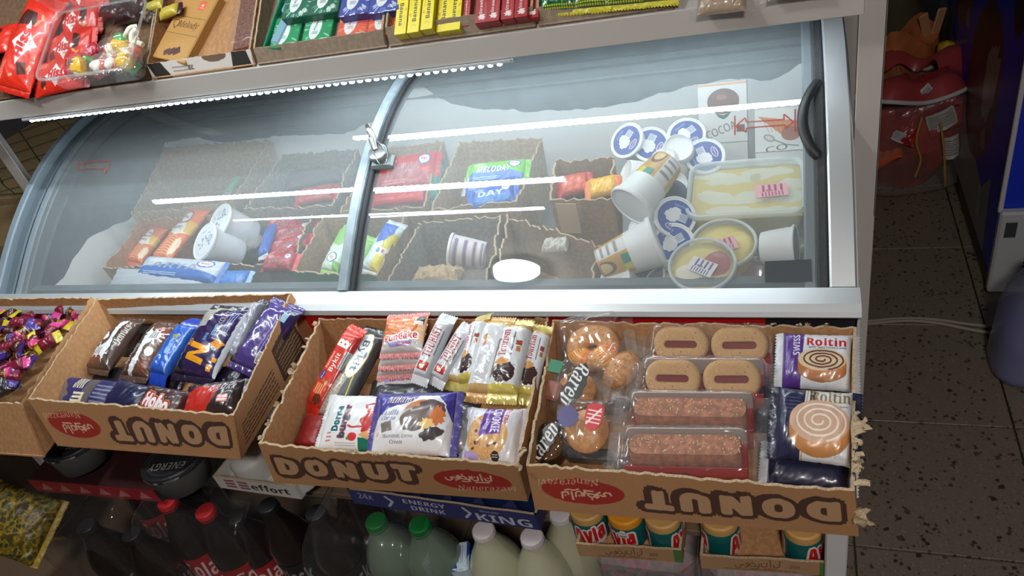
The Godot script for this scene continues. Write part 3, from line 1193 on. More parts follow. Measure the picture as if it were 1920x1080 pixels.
# a round-cornered rectangle in x and z
func round_rect(w: float, d: float, r: float, n := 5) -> PackedVector2Array:
	var p := PackedVector2Array()
	for c in [[1, 1, 0.0], [-1, 1, PI / 2], [-1, -1, PI], [1, -1, PI * 1.5]]:
		for k in n + 1:
			var a: float = c[2] + PI / 2 * k / n
			p.append(Vector2(c[0] * (w / 2 - r), c[1] * (d / 2 - r)) + Vector2(cos(a), sin(a)) * r)
	return p
# walls through round-cornered rectangles: levels of [w, d, r, y], outside going up
func loft(g: G, lev: Array) -> void:
	var rr := []
	for l in lev:
		var line := PackedVector3Array()
		for q in round_rect(l[0], l[1], l[2]):
			line.append(Vector3(q.x, l[3], -q.y))
		rr.append(line)
	g.rows(rr, true)

# a crinkled clear film round something of about this size, its ends pinched flat
var film: StandardMaterial3D
func film_mesh(L: float, W: float, T: float, sd: int, crush := 1.0, tail := 0.02) -> ArrayMesh:
	var nz := FastNoiseLite.new()
	nz.seed = sd
	nz.frequency = 1.0
	nz.noise_type = FastNoiseLite.TYPE_CELLULAR
	nz.cellular_return_type = FastNoiseLite.RETURN_DISTANCE
	var g := G.new()
	var rr := []
	var nx := 44
	var na := 44
	for i in nx + 1:
		var u := float(i) / nx * 2.0 - 1.0
		var line := PackedVector3Array()
		var body := 1.0 - tail * 2.0 / L
		var uu := absf(u) / body
		var puff := 1.0 if uu < 0.86 else (0.04 + 0.96 * sqrt(maxf(0.0, 1.0 - pow((uu - 0.86) / 0.14, 2.0))) if uu < 1.0 else 0.04)
		for k in na:
			var a := TAU * k / na
			var c := cos(a)
			var s := sin(a)
			var m := 1.0 / pow(pow(absf(c), 5.0) + pow(absf(s), 5.0), 0.2)
			var p := Vector3(u * L / 2.0, s * m * T / 2.0 * puff, -c * m * W / 2.0 * lerpf(0.92, 1.0, puff) * (1.0 if uu < 1.0 else 0.98))
			var d := nz.get_noise_3dv(p * 75.0) + 0.6
			p += Vector3(0, s, -c) * d * 0.0042 * crush * (0.5 if uu >= 1.0 else 1.0)
			line.append(p)
		rr.append(line)
	for l in rr:
		l.reverse()
	var f := []      # rows run along x, columns round
	for k in na:
		var l := PackedVector3Array()
		for i in nx + 1:
			l.append(rr[i][k])
		f.append(l)
	f.append(f[0])
	f.reverse()
	g.rows(f)
	return g.mesh()

func behind_lip(at: Vector3, half: float) -> Vector3:      # moved up the slope until it clears the carton's front wall
	var up := Vector3(0, sin(SH_A), -cos(SH_A))
	return at + up * maxf(0.0, half + 0.007 - (at - sl(0, 0)).dot(up))

func t_hiss() -> Texture2D:
	var c := Cv.new(300, 140, rgb8(214, 44, 26))
	c.poly(PackedVector2Array([Vector2(196, 10), Vector2(250, 30), Vector2(244, 76), Vector2(205, 88)]), rgb8(70, 28, 22))
	c.poly(PackedVector2Array([Vector2(40, 90), Vector2(78, 74), Vector2(84, 104), Vector2(50, 118)]), rgb8(84, 36, 26))
	for q in [[212, 92, 24, 11, 0.5], [232, 100, 20, 9, -0.4], [70, 118, 16, 7, 0.3], [36, 66, 12, 8, 0.8]]:
		c.ell(q[0], q[1], q[2] * 0.6, q[3] * 0.6, rgb8(206, 150, 104), q[4])
	var d := PackedVector2Array()
	for s in [[Vector2(70, 70), Vector2(140, 22)], [Vector2(140, 22), Vector2(218, 66)], [Vector2(218, 66), Vector2(140, 120)], [Vector2(140, 120), Vector2(70, 70)]]:
		for k in 8:
			var p: Vector2 = s[0].lerp(s[1], k / 8.0)
			d.append(p.lerp(Vector2(143, 70), 0.22 * sin(PI * k / 8.0)))
	c.poly(d, rgb8(240, 236, 232))
	c.text("Hiss", 143, 64, 92, 36, rgb8(206, 30, 26), {"shear": 0.2, "fat": 2.2})
	c.text("choco", 160, 93, 40, 10, rgb8(206, 60, 40), {"shear": 0.2})
	c.lines(20, 14, 60, 20, 3, rgb8(240, 170, 150), 4)
	return c.tex()

func t_melody() -> Texture2D:
	var c := Cv.new(190, 330, rgb8(186, 140, 78))
	c.line(PackedVector2Array([Vector2(0, 120), Vector2(190, 120)]), 1.5, rgb8(70, 46, 26))
	c.line(PackedVector2Array([Vector2(0, 205), Vector2(190, 205)]), 1.5, rgb8(70, 46, 26))
	c.text("Melody", 106, 160, 118, 40, rgb8(58, 36, 24), {"shear": 0.25, "serif": true, "thin": true})
	c.arc(34, 156, 15, 16, 2.2, 6.6, 3.0, rgb8(58, 36, 24))
	c.line(PackedVector2Array([Vector2(24, 166), Vector2(36, 182), Vector2(54, 150)]), 3.0, rgb8(58, 36, 24))
	c.rect(112, 36, 34, 42, rgb8(222, 66, 62))
	c.rect(115, 39, 28, 36, rgb8(232, 96, 90))
	c.blob(129, 54, 8, 6, rgb8(250, 220, 120), 0.3, 3)
	c.lines(116, 64, 26, 6, 1, rgb8(250, 225, 215), 2)
	for k in 3:
		var x := 44.0 + k * 26
		c.poly(PackedVector2Array([Vector2(x, 296 - k * 8), Vector2(x + 28, 276 - k * 8), Vector2(x + 44, 300 - k * 6), Vector2(x + 12, 318 - k * 4)]), rgb8(96 - k * 8, 62 - k * 5, 50 - k * 4))
		c.line(PackedVector2Array([Vector2(x + 14, 286 - k * 8), Vector2(x + 28, 309 - k * 5)]), 1.2, rgb8(64, 40, 34))
	return c.tex()

func t_gum(base: Color, mid: Color, leaf: Color, s: String) -> Texture2D:
	var c := Cv.new(140, 170, base)
	var rng := RandomNumberGenerator.new()
	rng.seed = int(base.g8)
	for k in 26:
		var a := rng.randf() * TAU
		var q := Vector2(70, 85) + Vector2(cos(a) * 60, sin(a) * 78)
		c.ell(q.x, q.y, rng.randf_range(8, 20), rng.randf_range(2.5, 5), mid if k % 2 else leaf, a)
	c.ell(58, 84, 30, 60, rgb8(238, 242, 244), 0.12)
	c.text(s, 58, 72, 44, 11, base.darkened(0.25), {"rot": -1.35, "shear": 0.2})
	c.lines(44, 100, 28, 16, 3, base.darkened(0.1), 5)
	c.ell(112, 40, 13, 16, leaf)
	c.ell(110, 38, 5, 6, rgb8(250, 250, 245))
	c.lines(88, 140, 40, 14, 2, rgb8(240, 240, 240), 8)
	return c.tex()

func t_stick(base: Color, ink: Color, s: String, pale: Color) -> Texture2D:
	var c := Cv.new(64, 220, base)
	c.text(s, 30, 116, 118, 22, ink, {"rot": PI / 2 if ink.v < 0.5 else -PI / 2})
	c.arc(32, 26, 13, 16, 0.4, 2.8, 3.0, pale)
	c.arc(28, 22, 13, 18, 0.5, 2.6, 2.0, pale)
	c.ell(53, 92, 5, 8, rgb8(224, 110, 30)); c.ell(53, 92, 2.5, 5, base)
	c.lines(46, 120, 10, 70, 12, pale, 3)
	if ink.v > 0.5:
		c.blob(34, 192, 17, 12, rgb8(240, 226, 226), 0.4, 5)
	return c.tex()

func t_spice() -> Texture2D:
	var c := Cv.new(170, 170, rgb8(14, 92, 62))
	for k in 7:
		c.line(PackedVector2Array([Vector2(12 + k * 24, 12), Vector2(22 + k * 22, 60), Vector2(8 + k * 25, 144)]), 5.0, [rgb8(60, 160, 90), rgb8(150, 190, 60), rgb8(20, 60, 44)][k % 3])
	c.line(PackedVector2Array([Vector2(52, 20), Vector2(46, 70), Vector2(20, 140)]), 4.0, rgb8(226, 238, 230))
	c.ell(22, 140, 10, 6, rgb8(226, 238, 230), -0.8)
	c.line(PackedVector2Array([Vector2(128, 24), Vector2(120, 70), Vector2(98, 134)]), 4.0, rgb8(226, 238, 230))
	for j in 2:
		for i in 16:
			c.ell(6 + i * 11, 152 + j * 11, 4.2, 4.2, rgb8(214, 204, 40))
	c.text("CHIPS", 92, 48, 90, 26, rgb8(236, 228, 80), {"shear": 0.2})
	return c.tex()

func shelf_goods() -> void:
	film = M(Color(0.9, 0.92, 0.93, 0.045), 0.08)
	var n := sn()
	# the cartons that line the shelf, front edges flush with it
	var dark_card := noisy(0.05, [rgb8(98, 72, 50), rgb8(118, 88, 62)], [0.3, 0.7], 6.0, 0.9)
	var wp := Cv.new(300, 44, rgb8(222, 216, 210))
	wp.poly(PackedVector2Array([Vector2(0, 0), Vector2(40, 0), Vector2(62, 44), Vector2(14, 44)]), rgb8(44, 38, 36))
	wp.poly(PackedVector2Array([Vector2(246, 0), Vector2(286, 0), Vector2(290, 44), Vector2(236, 44)]), rgb8(46, 42, 42))
	wp.ell(196, 2, 34, 16, rgb8(120, 92, 76))
	wp.lines(70, 14, 60, 20, 2, rgb8(170, 160, 150), 3)
	wp.text("8c", 122, 24, 16, 12, rgb8(80, 70, 64))
	var dull := noisy(0.05, [rgb8(140, 122, 104), rgb8(156, 137, 118)], [0.3, 0.7], 6.0, 0.9)
	var trays := [[-1.8, -1.185, 0.026, dark_card, "dark brown carton tray at the left end of the candy shelf", dark_card], [-1.18, -0.932, 0.031, card, "carton tray with a white front striped black, holding a gold chocolate box", TM(wp.tex(), 0.8)], [-0.926, -0.655, 0.031, dull, "plain brown carton tray holding green, blue and orange boxes", dull], [-0.65, -0.385, 0.034, dull, "plain brown carton tray holding yellow and red chewing gum", dull], [-0.38, -0.166, 0.03, dull, "brown carton tray holding green chip bags", dull]]
	for k in trays.size():
		var q: Array = trays[k]
		var B := [sl(q[0], 0.36), sl(q[1], 0.36), sl(q[1], 0.002), sl(q[0], 0.002)]
		var T := [sl(q[0], 0.36, 0.06), sl(q[1], 0.36, 0.06), sl(q[1], 0.002) + Vector3(0, q[2], -0.004), sl(q[0], 0.002) + Vector3(0, q[2], -0.004)]
		carton("carton_tray", q[4], "", B, T, {"mat": q[3], "front": q[5], "torn": 0.002, "sd": k + 3, "cat": "tray", "bow": 0.001})
	# red wafer bags
	var hiss := TM(t_hiss(), 0.32, {"coat": 0.3})
	var red := M(rgb8(206, 42, 26), 0.35)
	bag("wafer_bag", "large red wafer bag standing upright at the far left of the shelf", "snack bag", "", ps(22, 166, 0.032), ps(92, 0, 0.05), n + Vector3(0.2, 0, 0.0), 0.1, 0.03, hiss, red, {"sd": 2})
	bag("wafer_bag", "red wafer bag half hidden behind the large one, at the shelf's left end", "snack bag", "", ps(-60, 90, 0.03), ps(22, 70, 0.034), n, 0.075, 0.02, hiss, red, {"sd": 9})
	var lab := ["lowest red wafer bag of the stack beside the clear candy box", "second red wafer bag up in the stack beside the clear candy box", "third red wafer bag up in the stack beside the clear candy box", "topmost red wafer bag of the stack, behind the clear candy box"]
	for k in 4:
		var y: float = 150.0 - k * 50
		bag("wafer_bag", lab[k], "snack bag", "red wafer bags in a stack", ps(72 + k * 17, y + 2, 0.018), ps(160 + k * 12, y - 18, 0.02), n + Vector3(0, 0.0, 0.3), 0.075, 0.02, hiss, red, {"sd": 3 + k})
	_candy_box()
	# dark wrapped sweets behind the clear box
	var dk := M(rgb8(58, 30, 36), 0.3, 0.0, {"coat": 0.5})
	var pos := [[205, 22], [232, 30], [262, 22], [246, 4], [290, 12], [222, -8], [275, -12], [318, 22]]
	for k in pos.size():
		var a := ps(pos[k][0] - 16, pos[k][1] + 8 * sin(k * 2.1), 0.03)
		var b := ps(pos[k][0] + 16, pos[k][1] - 8 * sin(k * 2.1), 0.035)
		var special: bool = k == 4 or k == 7
		bag("wrapped_sweet", "%s wrapped sweet behind the clear candy box, %s" % ["dark plum" if not special else "yellow and blue", ["leftmost in the front", "second from the left", "third from the left", "at the back near the middle", "left of its yellow twin", "at the back left", "at the back right", "rightmost of all"][k]], "candy", "wrapped sweets behind the clear candy box", a, b, n, 0.026, 0.016, M(rgb8(196, 176, 70), 0.3) if special else dk, dk, {"sd": k, "seal": 0.008})
	# the gold chocolate box
	var mel := TM(t_melody(), 0.4)
	var gold := M(rgb8(190, 146, 84), 0.45)
	var a := ps(322, 118, 0.012)
	var b := ps(388, -6, 0.012)
	var t := thing("chocolate_box", "flat gold carton of chocolate with a handwritten name on its face", "chocolate box", "", (a + b) / 2.0, frame_of(a, b, n))
	var L := a.distance_to(b)
	var g := G.new()
	g.box(Vector3.ZERO, Vector3(L, 0.02, 0.092), 0.0015)
	part(t, "carton_body", g.mesh(), gold)
	g = G.new()
	g.quad(Vector3(-L / 2 + 0.0015, 0.0103, -0.0445), Vector3(-L / 2 + 0.0015, 0.0103, 0.0445), Vector3(L / 2 - 0.0015, 0.0103, 0.0445), Vector3(L / 2 - 0.0015, 0.0103, -0.0445))
	part(t, "face_print", g.mesh(), mel)
	for e in [[0.1, 0.006], [0.62, 0.02]]:      # a second carton flap below
		pass
	# brown slab in clear film
	a = ps(458, 96, 0.012)
	b = ps(480, -40, 0.012)
	t = thing("wrapped_slab", "brown fruit leather slab in clear film beside the gold chocolate box", "candy", "", (a + b) / 2.0, frame_of(a, b, n))
	g = G.new()
	g.box(Vector3.ZERO, Vector3(a.distance_to(b), 0.012, 0.052), 0.004)
	part(t, "slab", g.mesh(), noisy(0.06, [rgb8(96, 52, 36), rgb8(132, 74, 52)], [0.3, 0.7], 8.0, 0.5))
	part(t, "film", film_mesh(a.distance_to(b) + 0.03, 0.07, 0.024, 5, 1.4), film)
	_gum_boxes()

func _candy_box() -> void:
	# clear plastic box with its lid thrown back
	var n := sn()
	var bs := Basis(Vector3.RIGHT, n, Vector3.RIGHT.cross(n))
	var w := 0.235
	var d := 0.15
	var c := sl(-1.292, d / 2 - 0.012, 0.018)
	var t := thing("clear_candy_box", "open clear plastic box of mixed fruit jelly sweets", "box", "", c, bs)
	var clear := M(Color(0.86, 0.9, 0.92, 0.1), 0.06)
	var g := G.new()
	loft(g, [[w * 0.93, d * 0.93, 0.014, 0.0], [w * 0.95, d * 0.95, 0.016, 0.02], [w, d, 0.02, 0.048], [w + 0.014, d + 0.014, 0.024, 0.049], [w + 0.014, d + 0.014, 0.024, 0.052]])
	part(t, "tray", g.mesh(), clear)
	g = G.new()
	var rim := []
	for q in round_rect(w + 0.008, d + 0.008, 0.022):
		rim.append(Vector3(q.x, 0.051, -q.y))
	g.tube(PackedVector3Array(rim), 0.0024, 6, 1.0, true)
	part(t, "rim", g.mesh(), M(Color(0.8, 0.84, 0.86, 0.2), 0.1))
	var lidb := Basis(Vector3.RIGHT, -1.45)
	g = G.new()
	loft(g, [[w + 0.014, d + 0.014, 0.024, 0.0], [w, d, 0.02, 0.004], [w * 0.95, d * 0.95, 0.016, 0.03]])
	var top := PackedVector3Array()
	for q in round_rect(w * 0.95, d * 0.95, 0.016):
		top.append(Vector3(q.x, 0.03, -q.y))
	g.fan(top, true)
	var lid := part(t, "lid", g.mesh(), clear)
	lid.transform = Transform3D(Basis(Vector3.RIGHT, 1.75), Vector3(0, 0.052 + d * 0.48, -d / 2 - 0.02))
	# the sweets, each in its own clear shell
	var rng := RandomNumberGenerator.new()
	rng.seed = 21
	var shell := M(Color(0.94, 0.95, 0.95, 0.05), 0.07)
	var list := [[152, 148, "y"], [240, 138, "y"], [236, 95, "y"], [164, 118, "g"], [226, 78, "g"], [262, 128, "g"], [210, 92, "r"], [190, 128, "r"], [262, 70, "w"], [244, 62, "w"], [216, 112, "wy"], [275, 100, "r"], [256, 100, "r"], [182, 146, "r"], [128, 165, "p"], [148, 128, "p"], [205, 150, "r"], [172, 98, "p"], [290, 82, "w"], [226, 128, "w"], [252, 118, "y"], [285, 105, "w"], [200, 106, "w"], [180, 160, "p"], [224, 150, "w"], [140, 158, "r"], [262, 88, "w"]]
	var made := {}
	var seen_ := {}
	var ords := ["first", "second", "third", "fourth", "fifth", "sixth", "seventh", "eighth", "ninth"]
	list.sort_custom(func(a, b): return a[0] < b[0] or a[0] == b[0] and a[1] < b[1])
	var cols := {"y": [rgb8(246, 196, 16), "yellow heart jelly in a clear shell, %s yellow one from the left"], "g": [rgb8(60, 190, 84), "green jelly in a clear shell, %s green one from the left"], "r": [rgb8(222, 78, 66), "red and white jelly in a clear shell, %s red one from the left"], "w": [rgb8(244, 240, 222), "white marshmallow stick in the clear box, %s one from the left"], "wy": [rgb8(240, 226, 170), "cream and amber jelly sweet in the middle of the clear candy box"], "p": [rgb8(176, 40, 62), "crimson wrapped sweet in the clear box, %s crimson one from the left"]}
	for q in list:
		var at := ps(q[0], q[1], 0.04 + rng.randf_range(-0.006, 0.012))
		var loc := bs.inverse() * (at - c)
		loc.x = clampf(loc.x, -w / 2 + 0.022, w / 2 - 0.022)
		loc.z = clampf(loc.z, -d / 2 + 0.02, d / 2 - 0.024)
		loc.y = clampf(loc.y, 0.012, 0.05)
		at = c + bs * loc
		var turn := Basis.from_euler(Vector3(rng.randf_range(-0.5, 0.5), rng.randf() * TAU, rng.randf_range(-0.5, 0.5)))
		var o: Node3D
		var lb: String = cols[q[2]][1]
		if "%s" in lb:
			lb = lb % ords[seen_.get(q[2], 0)]
		seen_[q[2]] = seen_.get(q[2], 0) + 1
		if made.has(q[2]):
			o = copy(made[q[2]], lb)
		else:
			o = thing("jelly_sweet" if q[2] != "p" else "wrapped_sweet", lb, "candy", "%s sweets in the clear candy box" % {"y": "yellow", "g": "green", "r": "red", "w": "white", "wy": "amber", "p": "crimson"}[q[2]])
			made[q[2]] = o
			g = G.new()
			match q[2]:
				"y", "g":
					var heart := PackedVector2Array()
					for k in 20:
						var s := TAU * k / 20
						heart.append(Vector2(pow(absf(sin(s)), 3.0) * signf(sin(s)) * 0.0125, -(13 * cos(s) - 5 * cos(2 * s) - 2 * cos(3 * s) - cos(4 * s)) * 0.00078) * (1.0 if q[2] == "y" else 0.85))
					g.prism(heart, -0.005, 0.007, Transform3D(), 0.003)
					part(o, "jelly", g.mesh(), M(cols[q[2]][0], 0.15, 0.0, {"sss": 0.3}))
				"w":
					g.tube(_fine(PackedVector3Array([Vector3(-0.02, 0, 0), Vector3(-0.006, 0.006, 0.003), Vector3(0.008, 0.005, -0.002), Vector3(0.02, -0.002, 0.002)]), 4), 0.0055, 8)
					part(o, "stick", g.mesh(), M(cols["w"][0], 0.4))
				"p":
					part(o, "wrapper", pouch(0.026, 0.018, 0.012, {"sd": 4}), M(cols["p"][0], 0.3, 0.0, {"coat": 0.5}))
				_:
					g.ball(Vector3.ZERO, Vector3(0.011, 0.007, 0.011), 12)
					part(o, "jelly", g.mesh(), M(cols[q[2]][0], 0.15, 0.0, {"sss": 0.3}))
					g = G.new()
					g.ball(Vector3(0.003, 0.005, 0.002), Vector3(0.009, 0.005, 0.007), 10)
					part(o, "cream", g.mesh(), M(rgb8(246, 242, 230), 0.35))
			if q[2] in ["y", "g", "r", "wy"]:
				g = G.new()
				g.lathe(PackedVector2Array([Vector2(0.0, -0.009), Vector2(0.012, -0.0085), Vector2(0.0155, 0.003), Vector2(0.0175, 0.004), Vector2(0.014, 0.0085), Vector2(0.006, 0.0115), Vector2(0.0, 0.012)]), 20)
				part(o, "clear_shell", g.mesh(), shell)
		o.transform = Transform3D((bs * turn).scaled_local(Vector3.ONE * (1.45 if q[2] != "w" else 0.95)), at + sn() * (0.012 if q[2] == "y" else 0.0))

func _gum_boxes() -> void:
	var n := sn()
	var bs := Basis(Vector3.RIGHT, n, Vector3.RIGHT.cross(n))
	var gr := t_gum(rgb8(10, 150, 92), rgb8(24, 176, 110), rgb8(150, 214, 180), "Pinda")
	var dg := t_gum(rgb8(18, 104, 78), rgb8(90, 168, 140), rgb8(190, 220, 208), "Pinda")
	var bl := t_gum(rgb8(62, 78, 168), rgb8(110, 130, 206), rgb8(196, 210, 240), "Pinda")
	var og := t_gum(rgb8(230, 100, 66), rgb8(240, 140, 110), rgb8(226, 60, 66), "Pinda")
	var set_ := [[536, 72, gr, rgb8(10, 140, 88), "green gum box in the front row, at left"], [596, 62, gr, rgb8(10, 140, 88), "green gum box in the front row, beside the orange ones"], [660, 66, og, rgb8(224, 110, 80), "orange gum box in the front row, at left of its pair"], [718, 56, og, rgb8(224, 110, 80), "orange gum box in the front row, beside the yellow gum"], [560, 10, dg, rgb8(24, 100, 80), "dark green gum box in the back row, at left"], [612, 2, dg, rgb8(24, 100, 80), "dark green gum box in the back row, beside the blue ones"], [668, 4, bl, rgb8(60, 72, 156), "blue gum box in the back row, at left of its pair"], [724, -2, bl, rgb8(60, 72, 156), "blue gum box in the back row, nearest the yellow gum"]]
	for q in set_:
		var w: float = 0.012 if q[1] > 30 else 0.03
		var at := behind_lip(ps(q[0], q[1] - 8, 0.003 + w), 0.036 + w * 0.9)
		var t := thing("gum_box", q[4] + ", under shiny film", "gum box", "film-wrapped gum boxes", at, bs)
		var g := G.new()
		g.box(Vector3(0, -w / 2, 0), Vector3(0.061, w, 0.07), 0.0015)
		part(t, "box_body", g.mesh(), M(q[3], 0.4))
		g = G.new()
		g.quad(Vector3(-0.029, 0.0004, 0.034), Vector3(0.029, 0.0004, 0.034), Vector3(0.029, 0.0004, -0.034), Vector3(-0.029, 0.0004, -0.034))
		part(t, "face_print", g.mesh(), TM(q[2], 0.3))
		g = G.new()
		var rr := []
		var nz := FastNoiseLite.new()
		nz.frequency = 1.0
		nz.seed = int(q[0])
		for j in 13:
			var l := PackedVector3Array()
			for i in 13:
				var e := 0.0 if i == 0 or i == 12 or j == 0 or j == 12 else 1.0
				l.append(Vector3(lerpf(-0.031, 0.031, i / 12.0), 0.0012 * e + 0.0003 + 0.0012 * e * nz.get_noise_2d(i * 0.3 + j * 0.8, j * 0.35 - i * 0.5), lerpf(0.0355, -0.0355, j / 12.0)))
			rr.append(l)
		g.rows(rr)
		part(t, "film", g.mesh(), film)
	# the green holder at the left with its silver gum sticks
	var a := ps(506, 90, 0.02)
	var b := ps(540, -8, 0.02)
	var t := thing("gum_display", "green display box with pale blue gum packets along its left side", "gum box", "", (a + b) / 2.0, frame_of(a, b, n))
	var L := a.distance_to(b)
	var g := G.new()
	g.box(Vector3(0, -0.009, -0.014), Vector3(L, 0.022, 0.004), 0.001)
	g.box(Vector3(-L / 2, -0.009, 0.004), Vector3(0.004, 0.022, 0.04), 0.001)
	g.box(Vector3(0, -0.019, 0.004), Vector3(L, 0.003, 0.036), 0.001)
	part(t, "holder", g.mesh(), M(rgb8(14, 142, 96), 0.3, 0.0, {"coat": 0.4}))
	for k in 3:
		g = G.new()
		g.box(Vector3.ZERO, Vector3(0.055, 0.012, 0.022), 0.003)
		var p := part(t, "gum_packet", g.mesh(), M(rgb8(136, 176, 196), 0.25, 0.0, {"coat": 0.5}))
		p.transform = Transform3D(Basis(Vector3.UP, -0.15), Vector3(-L / 2 + 0.04 + k * 0.066, -0.008, 0.006))
	# yellow and red gum, five of each, leaning back
	var ban := TM(t_stick(rgb8(244, 226, 20), rgb8(60, 52, 16), "Banana", rgb8(214, 190, 20)), 0.35)
	var bn2 := TM(t_stick(rgb8(244, 226, 20), rgb8(60, 52, 20), "Banana", rgb8(214, 190, 20)), 0.35)
	var str_ := TM(t_stick(rgb8(168, 40, 46), rgb8(240, 228, 226), "Strawberry", rgb8(206, 110, 106)), 0.35)
	var rows_ := [[757, 44, 0, 0.0], [781, 39, 1, 0.0], [806, 34, 1, 0.003], [836, 34, 1, -0.008], [858, 29, 0, -0.008], [880, 20, 2, -0.012], [908, 18, 3, 0.0], [930, 14, 3, 0.0], [957, 10, 3, 0.0], [982, 6, 3, 0.0], [1003, 4, 3, -0.008]]
	var nth := ["first", "second", "third", "fourth", "fifth", "sixth", "seventh", "eighth", "ninth", "tenth", "eleventh"]
	for k in rows_.size():
		var q: Array = rows_[k]
		var at := behind_lip(ps(q[0], q[1] - 6, 0.022 + q[3]), 0.038)
		var yel: bool = q[2] < 2
		t = thing("gum_packet", "%s chewing gum packet, %s from the left in the row of eleven" % ["yellow banana" if yel else ("white and red" if q[2] == 2 else "red strawberry"), nth[k]], "chewing gum", "yellow and red gum packets", at, bs * Basis(Vector3.RIGHT, 0.12))
		g = G.new()
		var wd := 0.0215 if q[2] != 2 else 0.012
		g.box(Vector3.ZERO, Vector3(wd, 0.018, 0.078), 0.001)
		part(t, "packet_body", g.mesh(), M(rgb8(206, 190, 30), 0.4) if yel else M(rgb8(150, 34, 42), 0.4))
		g = G.new()
		var y := 0.0094
		g.quad(Vector3(-wd / 2, y, 0.0385), Vector3(wd / 2, y, 0.0385), Vector3(wd / 2, y, -0.0385), Vector3(-wd / 2, y, -0.0385))
		if q[2] == 1:
			for m in 4:
				g.uv[m] = Vector2.ONE - g.uv[m]
		part(t, "face_print", g.mesh(), ban if q[2] == 0 else (bn2 if q[2] == 1 else str_))
	# green chip bags
	var sp := TM(t_spice(), 0.3, {"coat": 0.4})
	var yl := M(rgb8(206, 196, 50), 0.35)
	for k in 4:
		var x := 1048.0 + k * 62
		bag("chip_bag", "green and yellow chip bag, %s from the left in its carton tray" % nth[k], "snack bag", "green chip bags", ps(x, 20 - k * 6, 0.014), ps(x + 4, -50 - k * 6, 0.03), n, 0.062, 0.024, _turned(sp), yl, {"sd": 20 + k, "seal": 0.008})
	bag("sweet_bag", "small clear bag of red and green sweets near the right end of the shelf", "snack bag", "", ps(1310, -2, 0.012), ps(1400, -12, 0.012), n, 0.06, 0.025, M(rgb8(170, 150, 130), 0.25, 0.0, {"coat": 0.5}), film, {"sd": 31})
	bag("sweet_bag", "pale bag lying at the back of the right end of the shelf", "snack bag", "", ps(1440, -30, 0.014), ps(1540, -44, 0.014), n, 0.06, 0.025, M(rgb8(190, 180, 174), 0.25, 0.0, {"coat": 0.5}), film, {"sd": 33})

func _turned(m: StandardMaterial3D) -> StandardMaterial3D:      # the same print, turned a quarter: packets run from their foot to their head
	var c: StandardMaterial3D = m.duplicate()
	var im: Image = m.albedo_texture.get_image().duplicate()
	im.rotate_90(CLOCKWISE)
	c.albedo_texture = ImageTexture.create_from_image(im)
	return c

const CARD_C := Color(0.71, 0.525, 0.36)
const BROWN := Color(0.31, 0.2, 0.155)
func up_tex(c: Cv) -> ImageTexture:      # a print drawn upright, turned so that its top points along the packet
	var im: Image = c.tex().get_image()
	im.rotate_90(CLOCKWISE)
	return ImageTexture.create_from_image(im)

func t_donut(flip: bool) -> Texture2D:
	var c := Cv.new(700, 156, CARD_C)
	c.speck(0, 0, 700, 156, 1500, 0.6, 1.6, [CARD_C.darkened(0.08), CARD_C.lightened(0.06)], 2)
	# chunky letters inside one dark outline
	var lx := [62.0, 150.0, 236.0, 322.0, 402.0]
	for pass_ in 2:
		for k in 5:
			var s := "DONUT"[k]
			var x: float = lx[k]
			var y := 76.0 - (k - 2) * 3.0
			if pass_ == 0:
				c.text(s, x, y, 58, 62, BROWN, {"fat": 15.0})
				c.text(s, x + 8, y + 4, 58, 62, BROWN, {"fat": 15.0})
			else:
				c.text(s, x, y, 54, 58, CARD_C.lightened(0.12), {"fat": 6.0})
	c.ell(574, 80, 98, 44, rgb8(166, 44, 34))
	c.persian(572, 68, 1.15, rgb8(226, 190, 160), 5.0)
	c.text("Nanerazavi", 606, 108, 150, 22, rgb8(226, 190, 160), {"serif": true, "thin": true, "shear": 0.3, "rot": -0.12})
	var im := c.tex().get_image()
	if flip:
		im.rotate_180()
	return ImageTexture.create_from_image(im)

func t_side_print() -> Texture2D:
	var c := Cv.new(480, 150, CARD_C)
	c.speck(0, 0, 480, 150, 1200, 0.6, 1.6, [CARD_C.darkened(0.08), CARD_C.lightened(0.06)], 4)
	c.rect(262, 26, 150, 112, rgb8(74, 52, 40))
	c.text("Contains: 20 PCS", 334, 46, 130, 14, CARD_C, {"thin": true})
	c.lines(276, 62, 124, 66, 6, CARD_C.darkened(0.1), 4)
	c.lines(34, 60, 200, 74, 6, rgb8(84, 60, 46), 9)
	var im := c.tex().get_image()
	return ImageTexture.create_from_image(im)

